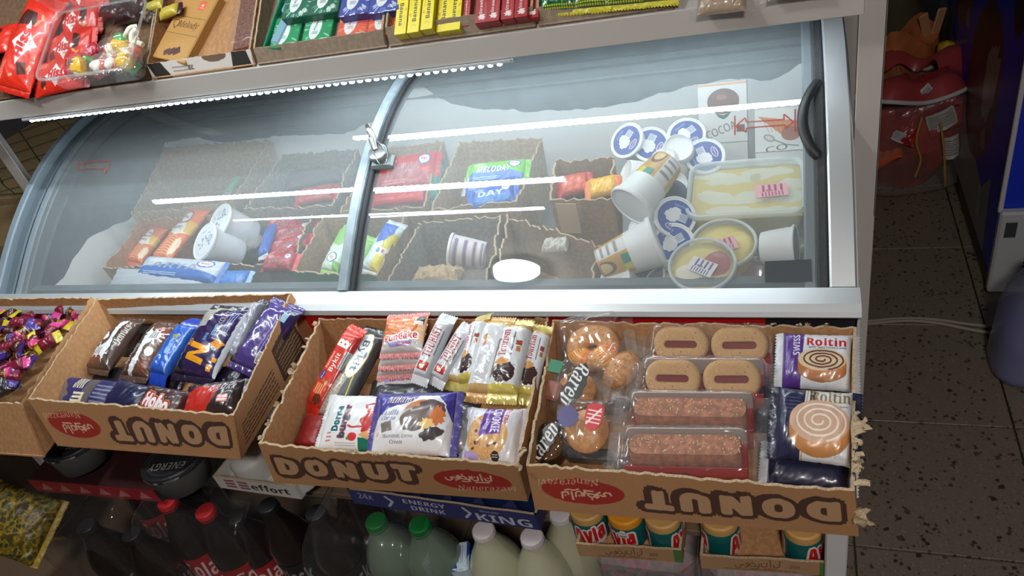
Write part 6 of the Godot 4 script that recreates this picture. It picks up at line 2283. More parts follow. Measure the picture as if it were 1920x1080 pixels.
func freezer_goods() -> void:
	var pale_card := noisy(0.05, [rgb8(170, 146, 116), rgb8(184, 160, 128)], [0.3, 0.7], 6.0, 0.9)
	var grey_card := noisy(0.05, [rgb8(128, 122, 116), rgb8(142, 136, 128)], [0.3, 0.7], 6.0, 0.9)
	var oo := func(sd: int, extra := {}) -> Dictionary:
		var d := {"sd": sd, "mat": pale_card, "torn": 0.009, "bow": 0.012}
		d.merge(extra, true)
		return d
	var hi := 0.925
	var mi := 0.885
	ice_carton("large emptied carton at the rear left inside the freezer", [[308, 276], [506, 263], [436, 378], [246, 402]], [0.945, 0.935, mi, mi], 0.14, oo.call(21))
	ice_carton("carton of red ice lollies, second from the left in the rear row", [[530, 288], [672, 280], [624, 386], [456, 392]], [hi, hi, mi, mi], 0.14, oo.call(22, {"mat": grey_card}))
	ice_carton("rear-row carton holding a large red packet, just right of the pane bar", [[696, 282], [832, 264], [796, 388], [636, 396]], [hi, hi, mi, mi], 0.14, oo.call(23))
	ice_carton("carton of blue and green ice cream packets in the rear row", [[862, 266], [1016, 258], [968, 376], [806, 394]], [hi, hi, mi, mi], 0.14, oo.call(24))
	ice_carton("taped carton of orange and red packets, beside the pile of cups", [[1040, 300], [1152, 294], [1150, 370], [1030, 374]], [hi, hi, 0.9, 0.9], 0.15, oo.call(25, {"mat": noisy(0.05, [rgb8(150, 116, 80), rgb8(164, 130, 92)], [0.3, 0.7], 6.0, 0.9)}))
	ice_carton("carton of orange packets and white tubs, at the front left inside the freezer", [[262, 412], [408, 400], [398, 497], [192, 502]], [0.872, 0.87, 0.838, 0.838], 0.13, oo.call(26, {"mat": card}))
	ice_carton("torn carton of red packets, second from the left in the front row", [[424, 402], [590, 390], [548, 499], [408, 496]], [0.87, 0.87, 0.838, 0.838], 0.13, oo.call(27, {"mat": grey_card}))
	var gp := M(rgb8(44, 116, 84), 0.6)
	ice_carton("carton with a green front, holding upright ice lolly packets beside the pane bar", [[606, 404], [762, 398], [706, 516], [548, 508]], [0.872, 0.872, 0.84, 0.84], 0.13, oo.call(28, {"front": gp}))
	ice_carton("nearly empty front-row carton with a single cup lying in it", [[784, 418], [940, 402], [912, 530], [722, 534]], [0.87, 0.87, 0.84, 0.84], 0.13, oo.call(29, {"mat": grey_card}))
	ice_carton("flattened carton with torn flaps, in front of the taped carton", [[950, 404], [1128, 460], [1106, 530], [932, 528]], [0.868, 0.852, 0.835, 0.835], 0.12, oo.call(30, {"torn": 0.014, "mat": noisy(0.05, [rgb8(132, 108, 84), rgb8(150, 126, 100)], [0.3, 0.7], 6.0, 0.9)}))
	# brown tape on the taped carton's front
	var a := py(1042, 376, 0.902)
	var b := py(1080, 376, 0.902)
	var g := G.new()
	g.box(Vector3.ZERO, Vector3(a.distance_to(b), 0.07, 0.0008), 0.0002)
	var tp := tag(part(self, "packing_tape", g.mesh(), M(rgb8(186, 160, 124), 0.25, 0.0, {"coat": 0.3})), "strip of tan packing tape down the front of the taped carton", "tape")
	tp.transform = Transform3D(frame_of(a, b, Vector3.UP), (a + b) / 2.0 + Vector3(0, -0.038, 0.006))
	# packets
	var orange := TM(t_orange_pack(), 0.35)
	var osl := M(rgb8(216, 104, 48), 0.35)
	var ice := {"px": 7.0, "pv": 3.0, "q": 0.5}
	var pz_ := func(sd: int, up: Vector3) -> Dictionary:
		return {"sd": sd, "up": up, "px": 7.0, "pv": 3.0, "q": 0.5, "wr": 1.3}
	pk("ice_cream_packet", "orange ice cream packet, at the left of its front carton", "ice cream", 252, 492, 0.81, 300, 430, 0.84, 0.062, 0.026, orange, osl, pz_.call(2, Vector3(-0.1, 1, 0.5)))
	pk("ice_cream_packet", "orange ice cream packet, larger in view, leaning beside the white tubs", "ice cream", 302, 488, 0.835, 376, 396, 0.872, 0.068, 0.028, orange, osl, pz_.call(3, Vector3(-0.1, 1, 0.5)))
	pk("ice_cream_packet", "orange ice cream packet lying at the back of the left front carton", "ice cream", 282, 438, 0.82, 372, 424, 0.83, 0.05, 0.026, osl, osl, pz_.call(4, Vector3(0, 1, 0.4)))
	var wl := TM(t_lid(false), 0.45)
	var frosted := M(rgb8(216, 222, 228), 0.5)
	var ax := Vector3(-0.35, 0.8, 0.5).normalized()
	cup("ice_cream_tub", "frosty white tub with a printed lid, in front of its twin", "two white tubs", py(382, 452, 0.888) - ax * 0.09, ax, 0.043, 0.09, 0.8, frosted, wl, "", 0.3)
	cup("ice_cream_tub", "frosty white tub with a printed lid, behind its twin", "two white tubs", py(410, 415, 0.9) - ax * 0.09, ax, 0.043, 0.09, 0.8, frosted, wl, "", 1.2)
	var silver := M(rgb8(196, 204, 214), 0.3, 0.1, {"coat": 0.3})
	var sky := TM(t_ice_pack(rgb8(200, 210, 222), rgb8(40, 104, 190), "ARYA", rgb8(150, 160, 180)), 0.3)
	pk("ice_cream_packet", "silver and blue ice cream packet lying against the front rail, upper of two", "ice cream", 268, 500, 0.85, 412, 512, 0.85, 0.06, 0.024, sky, M(rgb8(44, 110, 196), 0.3), pz_.call(6, Vector3(0, 1, 0.3)))
	pk("ice_cream_packet", "silver ice cream packet lying against the front rail, lower of two", "ice cream", 216, 522, 0.835, 396, 530, 0.835, 0.055, 0.024, silver, silver, pz_.call(7, Vector3(0, 1, 0.4)))
	pk("ice_cream_packet", "bright blue ice cream packet end at the front rail", "ice cream", 400, 526, 0.83, 462, 526, 0.835, 0.05, 0.022, M(rgb8(36, 120, 206), 0.28, 0.0, {"coat": 0.4}), M(rgb8(150, 190, 226), 0.3), pz_.call(8, Vector3(0, 1, 0.4)))
	pk("ice_cream_packet", "gold-brown and white packet lying beneath the silver ones at the front rail", "ice cream", 340, 534, 0.825, 418, 538, 0.825, 0.04, 0.02, M(rgb8(176, 136, 66), 0.35), silver, pz_.call(9, Vector3(0, 1, 0.4)))
	var crim := TM(t_ice_pack(rgb8(186, 44, 52), rgb8(150, 34, 44), "WINGY", rgb8(150, 120, 124)), 0.3)
	var rs := M(rgb8(196, 40, 48), 0.3)
	for k in 5:
		var q: Array = [[504, 492, 556, 470], [512, 470, 580, 452], [520, 448, 588, 430], [506, 430, 560, 418], [500, 494, 552, 492]][k]
		pk("ice_lolly_packet", "crimson ice lolly packet in the torn carton, %s" % ["second from the front", "in the middle of the heap", "high in the heap near the right wall", "at the back of the heap", "frontmost, lying along the rim"][k], "ice cream", q[0], q[1], 0.825 + k * 0.004, q[2], q[3], 0.83 + k * 0.004, 0.045, 0.024, crim, rs, pz_.call(30 + k, Vector3(0.2 * (k - 2), 1, 0.4)))
	pk("ice_lolly_packet", "blue and white ice lolly packet beside the crimson ones", "ice cream", 494, 478, 0.83, 512, 424, 0.845, 0.03, 0.02, M(rgb8(60, 100, 190), 0.3), silver, pz_.call(37, Vector3(-0.3, 1, 0.3)))
	var fm := thing("film_bundle", "crumpled clear film bundle in the torn carton, left of the crimson packets", "wrapper", "", py(458, 448, 0.835))
	part(fm, "film", film_mesh(0.12, 0.09, 0.06, 77, 2.4, 0.01), film)
	g = G.new()
	g.ball(Vector3(0, -0.01, 0), Vector3(0.05, 0.018, 0.035), 12)
	part(fm, "filling", g.mesh(), M(rgb8(150, 140, 134), 0.7))
	var grn := TM(t_green_pack(), 0.35)
	var gsl := M(rgb8(150, 204, 110), 0.35)
	pk("ice_lolly_packet", "pale green ice lolly packet with a blue badge, left of the pane bar", "ice cream", 618, 508, 0.82, 658, 430, 0.862, 0.05, 0.024, grn, gsl, pz_.call(41, Vector3(-0.1, 1, 0.5)))
	pk("ice_lolly_packet", "pale green ice lolly packet, just right of the pane bar", "ice cream", 664, 506, 0.818, 694, 452, 0.85, 0.04, 0.022, gsl, gsl, pz_.call(42, Vector3(0.1, 1, 0.4)))
	pk("ice_lolly_packet", "white, blue and yellow ice lolly packet leaning right of the pane bar", "ice cream", 694, 508, 0.825, 742, 424, 0.868, 0.05, 0.026, TM(t_blue_yellow(), 0.3), silver, pz_.call(43, Vector3(0.1, 1, 0.5)))
	var redp := TM(t_ice_pack(rgb8(206, 44, 44), rgb8(170, 62, 70), "WINGWOOMA", rgb8(176, 130, 136)), 0.3)
	pk("ice_cream_packet", "large red ice cream packet in the rear row, under the key lock", "ice cream", 716, 330, 0.905, 816, 318, 0.905, 0.1, 0.034, redp, rs, pz_.call(51, Vector3(0, 1, 0.5)))
	pk("ice_cream_packet", "red packet lying beneath the large red one", "ice cream", 704, 372, 0.87, 800, 362, 0.87, 0.05, 0.024, rs, rs, pz_.call(52, Vector3(0, 1, 0.4)))
	pk("ice_cream_packet", "teal packet tucked at the right end of the large red one", "ice cream", 812, 376, 0.87, 822, 306, 0.9, 0.03, 0.02, M(rgb8(50, 130, 120), 0.35), M(rgb8(50, 130, 120), 0.35), pz_.call(53, Vector3(0.3, 1, 0.3)))
	pk("ice_cream_packet", "green and blue ice cream packet at the back of its carton", "ice cream", 882, 330, 0.905, 984, 320, 0.905, 0.06, 0.026, TM(t_ice_pack(rgb8(110, 190, 60), rgb8(60, 110, 196), "MELODAY", rgb8(226, 236, 226)), 0.3), M(rgb8(120, 196, 70), 0.3), pz_.call(54, Vector3(0, 1, 0.4)))
	pk("ice_cream_packet", "blue ice cream packet lying at the front of its rear carton", "ice cream", 886, 376, 0.885, 964, 362, 0.885, 0.05, 0.024, TM(t_ice_pack(rgb8(36, 86, 186), rgb8(50, 120, 200), "DAY", rgb8(200, 214, 230)), 0.3), M(rgb8(36, 90, 196), 0.3), pz_.call(55, Vector3(0, 1, 0.5)))
	pk("ice_cream_packet", "silver-blue ice cream packet in the middle of its rear carton", "ice cream", 876, 350, 0.89, 960, 344, 0.89, 0.05, 0.024, sky, silver, pz_.call(56, Vector3(0, 1, 0.4)))
	pk("ice_cream_packet", "dull red packet in the second rear carton, left of the pane bar", "ice cream", 560, 372, 0.865, 626, 360, 0.865, 0.05, 0.024, M(rgb8(176, 60, 62), 0.35), rs, pz_.call(57, Vector3(0, 1, 0.4)))
	pk("ice_cream_packet", "dark wrapped packet in the second rear carton, behind the dull red one", "ice cream", 540, 340, 0.865, 640, 322, 0.865, 0.06, 0.024, M(rgb8(96, 84, 84), 0.4), M(rgb8(96, 84, 84), 0.4), pz_.call(58, Vector3(0, 1, 0.4)))
	pk("ice_cream_packet", "small mint packet at the front of the emptied rear carton", "ice cream", 428, 360, 0.85, 446, 334, 0.86, 0.022, 0.014, M(rgb8(120, 190, 150), 0.35), silver, pz_.call(59, Vector3(0, 1, 0.4)))
	pk("ice_cream_packet", "orange-red packet in the taped carton, left of the yellow one", "ice cream", 1052, 352, 0.895, 1102, 342, 0.898, 0.05, 0.024, M(rgb8(206, 84, 50), 0.3, 0.0, {"coat": 0.3}), rs, pz_.call(60, Vector3(0, 1, 0.5)))
	pk("ice_cream_packet", "yellow and orange packet at the right end of the taped carton", "ice cream", 1106, 356, 0.9, 1154, 346, 0.905, 0.045, 0.022, M(rgb8(236, 180, 30), 0.28, 0.0, {"coat": 0.4}), M(rgb8(226, 120, 40), 0.3), pz_.call(61, Vector3(0, 1, 0.5)))
	fm = thing("paper_scrap", "crumpled pale wrapper lying on the flattened carton", "wrapper", "", py(1042, 462, 0.845))
	part(fm, "wrapper", pouch(0.05, 0.035, 0.022, {"sd": 70, "wr": 4.0}), M(rgb8(186, 180, 172), 0.5))
	fm = thing("paper_scrap", "crumpled brown paper lying before the single cup", "wrapper", "", py(822, 520, 0.825))
	part(fm, "wrapper", pouch(0.1, 0.05, 0.03, {"sd": 71, "wr": 4.0}), pale_card)
	_cups()
	_tubs()

func _cups() -> void:
	var bl := TM(t_lid(true), 0.4)
	var white := M(rgb8(226, 230, 232), 0.45)
	var navy := M(rgb8(36, 46, 86), 0.4)
	var gold := TM(t_gold_cup(), 0.4)
	var G1 := "blue-lidded ice cream cups"
	# label, lid centre px, height, axis, radius, height, taper, side, lid
	var list := [
		["blue-lidded cup at the top left of the pile, its lid facing outward", 1174, 263, 0.94, Vector3(-0.35, 0.75, 0.6), bl, white, 0.2],
		["blue-lidded cup behind the top left one, half of its lid showing", 1220, 270, 0.93, Vector3(0.15, 0.75, 0.6), bl, white, 0.9],
		["blue-lidded cup at the back of the pile, next to the cocoa carton", 1287, 252, 0.945, Vector3(0.1, 0.8, 0.5), bl, white, 0.4],
		["blue-lidded cup lying just above the corner of the rectangular tub", 1322, 292, 0.925, Vector3(0.1, 0.75, 0.5), bl, white, 1.7],
		["blue-lidded cup tilted to the right, left of the rectangular tub", 1266, 406, 0.9, Vector3(0.3, 0.65, 0.55), bl, white, -0.4],
		["blue-lidded cup low in the pile, beside the wide rim of the gold cup", 1262, 456, 0.87, Vector3(0.1, 0.75, 0.6), bl, white, 0.2]]
	for q in list:
		var a: Vector3 = q[4].normalized()
		cup("ice_cream_cup", q[0], G1, py(q[1], q[2], q[3]) - a * 0.062, a, 0.036, 0.062, 0.78, q[6], q[5], "blue printed lid", q[7])
	# white cups seen from their feet
	for q in [["white cup lying foot outward at the top of the pile", 1272, 276, 0.95, Vector3(0.15, 0.7, 0.5)], ["white cup lying foot outward, below the topmost white one", 1240, 300, 0.935, Vector3(-0.3, 0.7, 0.4)], ["white cup lying on its side at the left edge of the pile", 1172, 326, 0.925, Vector3(-0.75, 0.5, 0.25)], ["white cup turned upside down under the tall gold cup", 1262, 345, 0.9, Vector3(0.1, 0.8, 0.4)], ["frosty white cup deep in the pile, left of the tilted blue lid", 1204, 424, 0.865, Vector3(-0.2, 0.8, 0.4)], ["white cup turned upside down at the front rail", 1152, 522, 0.86, Vector3(-0.15, 0.8, 0.35)]]:
		var a: Vector3 = q[4].normalized()
		cup("ice_cream_cup", q[0], "", py(q[1], q[2], q[3]), -a, 0.037, 0.06, 0.78, white, white, "", 0.0, true)
	# tall gold cups
	var p0 := py(1252, 306, 0.955)
	var p1 := py(1182, 388, 0.925)
	cup("ice_cream_cup", "tall gold cup lying slantwise on the pile, white lid towards the front", "", p0, p1 - p0, 0.042, p0.distance_to(p1), 0.72, gold, white, "", 2.2)
	p0 = py(1126, 498, 0.862)
	p1 = py(1236, 452, 0.89)
	cup("ice_cream_cup", "tall gold cup lying low at the front, wide white rim towards the right", "", p0, p1 - p0, 0.044, p0.distance_to(p1), 0.7, gold, white, "", 1.0)
	var a2 := Vector3(0.1, 0.8, 0.4).normalized()
	cup("ice_cream_cup", "dark navy cup between the tall gold cup and the rectangular tub", "", py(1256, 364, 0.905) - a2 * 0.05, a2, 0.034, 0.05, 0.8, navy, navy, "", 0.0)
	cup("ice_cream_cup", "dark navy cup lying under the low gold cup", "", py(1206, 512, 0.84) - a2 * 0.05, a2, 0.036, 0.05, 0.8, navy, navy, "", 0.0)
	var a3 := Vector3(1.0, 0.12, 0.1).normalized()
	cup("ice_cream_cup", "white cup lying with its navy lid to the right, above the dark sticker", "", py(1428, 466, 0.868), a3, 0.034, 0.056, 0.82, white, navy, "navy lid", 0.0)
	a3 = Vector3(-0.9, 0.25, 0.1).normalized()
	cup("ice_cream_cup", "printed cup lying alone in the nearly empty carton", "", py(912, 478, 0.825), a3, 0.034, 0.075, 0.78, TM(t_label(rgb8(206, 204, 206), rgb8(120, 96, 130)), 0.45), white, "", 0.0)

func _tubs() -> void:
	var haze := M(Color(0.88, 0.92, 0.92, 0.3), 0.22)
	var rimm := M(Color(0.86, 0.91, 0.92, 0.62), 0.24)
	var cream := Cv.new(256, 192, rgb8(234, 204, 62))
	for q in [[50, 24, 60, 16, 0.1], [180, 22, 62, 18, 0.0], [110, 44, 80, 16, -0.1], [60, 110, 52, 24, 0.3], [140, 116, 56, 22, -0.2], [226, 118, 40, 26, 0.0], [236, 70, 30, 20, 0.4], [90, 160, 60, 14, 0.0], [200, 168, 60, 14, 0.0]]:
		cream.blob(q[0], q[1], q[2], q[3], rgb8(236, 232, 206), 0.1, int(q[0]), q[4])
	cream.ell(150, 40, 13, 14, rgb8(206, 196, 150))
	var cm := TM(cream.tex(), 0.35)
	var body := noisy(0.03, [rgb8(206, 180, 96), rgb8(222, 204, 130)], [0.3, 0.7], 3.0, 0.5)
	var pink := TM(t_label(rgb8(226, 166, 180), rgb8(150, 70, 90)), 0.6)
	var k := 0
	for d in [[[1310, 410], [1496, 408], [1494, 424], [1302, 432], 0.845, "lower of the two rectangular tubs of yellow ice cream"], [[1302, 294], [1502, 290], [1500, 386], [1292, 390], 0.915, "upper rectangular tub of yellow ice cream with a pink label on its lid"]]:
		var w := 0.205
		var dp := 0.165
		var up4 := py(1397, 340, 0.915)
		var c := Vector3(up4.x + (0.004 if k == 0 else 0.0), 0.915 - (0.145 if k == 0 else 0.07), up4.z + (0.012 if k == 0 else 0.0))
		var t := thing("ice_cream_tub", d[5], "tub", "rectangular tubs", c, Basis.from_euler(Vector3(0.1 if k == 1 else 0.05, 0.02, 0)))
		var g := G.new()
		loft(g, [[w * 0.88, dp * 0.86, 0.02, 0.0], [w * 0.9, dp * 0.88, 0.022, 0.004], [w * 0.96, dp * 0.95, 0.026, 0.058]])
		part(t, "tub_body", g.mesh(), haze)
		g = G.new()
		loft(g, [[w * 0.975, dp * 0.97, 0.027, 0.054], [w, dp, 0.03, 0.056], [w, dp, 0.03, 0.064], [w * 0.985, dp * 0.98, 0.028, 0.066], [w * 0.94, dp * 0.93, 0.024, 0.066], [w * 0.92, dp * 0.9, 0.022, 0.06]])
		part(t, "lid_rim", g.mesh(), rimm)
		g = G.new()
		var poly := round_rect(w * 0.92, dp * 0.9, 0.022)
		g.prism(poly, 0.0585, 0.06)
		part(t, "lid", g.mesh(), M(Color(0.88, 0.92, 0.92, 0.16), 0.08))
		g = G.new()
		loft(g, [[w * 0.86, dp * 0.84, 0.02, 0.003], [w * 0.93, dp * 0.92, 0.024, 0.05]])
		var ic := part(t, "ice_cream", g.mesh(), body)
		g = G.new()
		var rr := []
		var nz := FastNoiseLite.new()
		nz.frequency = 1.0
		for j in 13:
			var l := PackedVector3Array()
			for i in 17:
				l.append(Vector3((i / 16.0 - 0.5) * w * 0.92, 0.05 + 0.004 * nz.get_noise_2d(i * 0.4, j * 0.5), (0.5 - j / 12.0) * dp * 0.9))
			rr.append(l)
		g.rows(rr)
		part(ic, "ice_cream_top", g.mesh(), cm)
		if k == 1:
			g = G.new()
			g.box(Vector3(0.045, 0.0608, 0.012), Vector3(0.054, 0.0006, 0.036), 0.0001, Basis(Vector3.UP, 0.06))
			part(t, "price_label", g.mesh(), pink, "pink printed label")
		k += 1
	# round tubs
	var rt := [["round tub of yellow ice cream with a pink label, behind the white-labelled one", 1356, 454, 0.885, 0.056, rgb8(226, 200, 76), pink, Vector3(0.0, 1, 0.25)], ["round clear tub with a white label, yellow and red ice cream in it", 1311, 494, 0.885, 0.056, rgb8(226, 206, 110), TM(t_label(rgb8(226, 226, 226), rgb8(100, 90, 150)), 0.6), Vector3(-0.1, 1, 0.3)], ["round tub beneath the yellow one, only its side showing", 1368, 492, 0.835, 0.052, rgb8(206, 170, 70), null, Vector3(0, 1, 0.1)], ["round clear tub with a dark red filling, behind the dark sticker", 1412, 518, 0.84, 0.05, rgb8(150, 110, 106), null, Vector3(0, 1, 0.15)], ["round clear tub at the front rail, under the one with the white label", 1330, 520, 0.835, 0.052, rgb8(206, 206, 200), null, Vector3(0, 1, 0.15)], ["small round clear tub at the front rail, left of the white-labelled tub", 1246, 524, 0.838, 0.034, rgb8(214, 200, 140), null, Vector3(0, 1, 0.2)]]
	for q in rt:
		var up: Vector3 = q[7].normalized()
		var R: float = q[4]
		var H := 0.045
		var t := thing("ice_cream_tub", q[0], "tub", "", py(q[1], q[2], q[3]) - up * H, frame_of(Vector3.ZERO, Vector3.RIGHT, up))
		var g := G.new()
		g.lathe(PackedVector2Array([Vector2(0, 0), Vector2(R * 0.82, 0.0), Vector2(R * 0.86, 0.003), Vector2(R * 0.96, H * 0.85)]), 36)
		part(t, "tub_body", g.mesh(), haze)
		g = G.new()
		g.lathe(PackedVector2Array([Vector2(R * 0.97, H * 0.84), Vector2(R, H * 0.86), Vector2(R, H * 0.97), Vector2(R * 0.97, H), Vector2(R * 0.92, H), Vector2(R * 0.9, H * 0.94)]), 36)
		part(t, "lid_rim", g.mesh(), rimm)
		g = G.new()
		g.lathe(PackedVector2Array([Vector2(R * 0.9, H * 0.93), Vector2(0, H * 0.94)]), 36)
		part(t, "lid", g.mesh(), M(Color(0.88, 0.92, 0.92, 0.14), 0.08))
		g = G.new()
		g.lathe(PackedVector2Array([Vector2(0, 0.002), Vector2(R * 0.8, 0.002), Vector2(R * 0.84, 0.005), Vector2(R * 0.92, H * 0.76), Vector2(R * 0.6, H * 0.8), Vector2(0, H * 0.78)]), 36)
		var ic := part(t, "ice_cream", g.mesh(), M(q[5], 0.45))
		if q[6]:
			g = G.new()
			g.ball(Vector3(-R * 0.35, H * 0.76, R * 0.2), Vector3(R * 0.45, 0.004, R * 0.35), 14)
			part(ic, "cream_swirl", g.mesh(), M(rgb8(236, 230, 210), 0.45))
			g = G.new()
			g.ball(Vector3(R * 0.4, H * 0.76, -R * 0.1), Vector3(R * 0.42, 0.0045, R * 0.5), 14)
			part(ic, "syrup_swirl", g.mesh(), M(rgb8(170, 50, 60) if q[5].b > 0.4 else rgb8(236, 214, 100), 0.3))
			g = G.new()
			g.box(Vector3(0, H * 0.97, R * 0.1), Vector3(R * 0.8, 0.0006, R * 0.52), 0.0001, Basis(Vector3.UP, 0.35 if q[5].b < 0.4 else -0.45))
			part(t, "price_label", g.mesh(), q[6], "printed label on the lid")
	# cartons standing at the right end
	var a := py(1316, 268, 0.93)
	var n := 0
	for q in [["white carton printed with a cocoa pod, standing at the back right of the freezer", [1312, 270], [1402, 262], [1398, 150], 0.915, t_cocoa(), "cocoa_carton"], ["white carton printed with an orange cone and a spoon, standing at the right wall", [1416, 286], [1506, 280], [1500, 198], 0.9, t_cone(), "cone_carton"]]:
		var p0 := py(q[1][0], q[1][1], q[4])
		var p1 := py(q[2][0], q[2][1], q[4])
		p1.z = p0.z
		var w := p0.distance_to(p1)
		var pt := pz(q[3][0], q[3][1], p0.z - 0.045)
		var upv := Vector3(0, pt.y - p0.y, -0.045)
		var h := upv.length()
		var bs := frame_of(p0, p1, upv)
		var t := thing("ice_cream_carton", q[0], "carton", "", (p0 + p1) / 2.0 - bs.y * 0.06, bs)
		var g := G.new()
		g.box(Vector3(0, (h + 0.06) / 2, -0.018), Vector3(w, h + 0.06, 0.034), 0.001)
		part(t, "carton_body", g.mesh(), M(rgb8(206, 208, 208), 0.6))
		g = G.new()
		g.quad(Vector3(-w / 2, 0.06, 0.0003), Vector3(w / 2, 0.06, 0.0003), Vector3(w / 2, h + 0.058, 0.0003), Vector3(-w / 2, h + 0.058, 0.0003))
		part(t, "face_print", g.mesh(), TM(q[5], 0.6))

func bottle(n: String, label: String, group: String, top: Vector3, R: float, H: float, body: Material, cap: Material, band: Material, o := {}) -> Node3D:
	var t := thing(n, label, "bottle", group, top - Vector3(0, H, 0), Basis(Vector3.UP, o.get("turn", 0.0)))
	var g := G.new()
	var nk: float = o.get("neck", 0.0165)
	g.lathe(PackedVector2Array([Vector2(0, 0.004), Vector2(R * 0.7, 0.0), Vector2(R * 0.95, 0.012), Vector2(R, 0.03), Vector2(R * 0.97, H * 0.3), Vector2(R * 0.97, H * 0.52), Vector2(R, H * 0.6), Vector2(R * 0.96, H * 0.68), Vector2(R * 0.8, H * 0.76), Vector2(R * 0.55, H * 0.85), Vector2(nk * 1.1, H * 0.93), Vector2(nk, H * 0.95), Vector2(nk * 1.25, H * 0.955), Vector2(nk, H * 0.965)]), 28)
	part(t, "bottle_body", g.mesh(), body)
	g = G.new()
	var cr: float = nk * o.get("cap_k", 1.16)
	var prof := PackedVector2Array([Vector2(cr * 1.04, H * 0.945), Vector2(cr * 1.04, H * 0.955), Vector2(cr, H * 0.957), Vector2(cr, H * 0.993), Vector2(cr * 0.9, H), Vector2(0, H)])
	g.lathe(prof, 24)
	var c := part(t, "cap", g.mesh(), cap)
	g = G.new()
	for k in 20:
		var a := TAU * k / 20
		g.box(Vector3(cos(a) * cr, H * 0.975, sin(a) * cr), Vector3(0.0012, H * 0.03, 0.0012), 0.0, Basis(Vector3.UP, -a))
	part(c, "grip_rib", g.mesh(), cap, "", "stuff")
	if band:
		g = G.new()
		g.lathe(PackedVector2Array([Vector2(R * 1.003, H * 0.3), Vector2(R * 0.985, H * 0.32), Vector2(R * 0.985, H * 0.5), Vector2(R * 1.003, H * 0.56)]), 28)
		part(t, "label_band", g.mesh(), band, "printed label band")
	return t

func t_band(bg: Color, ink: Color, s: String, stripe: Color) -> Texture2D:
	var c := Cv.new(320, 80, bg)
	for k in 3:
		c.text(s, 54 + k * 106, 36, 80, 26, ink, {"shear": 0.2})
		c.rect(8 + k * 106, 58, 90, 12, stripe)
		c.lines(12 + k * 106, 60, 60, 8, 1, bg, k)
	return c.tex()

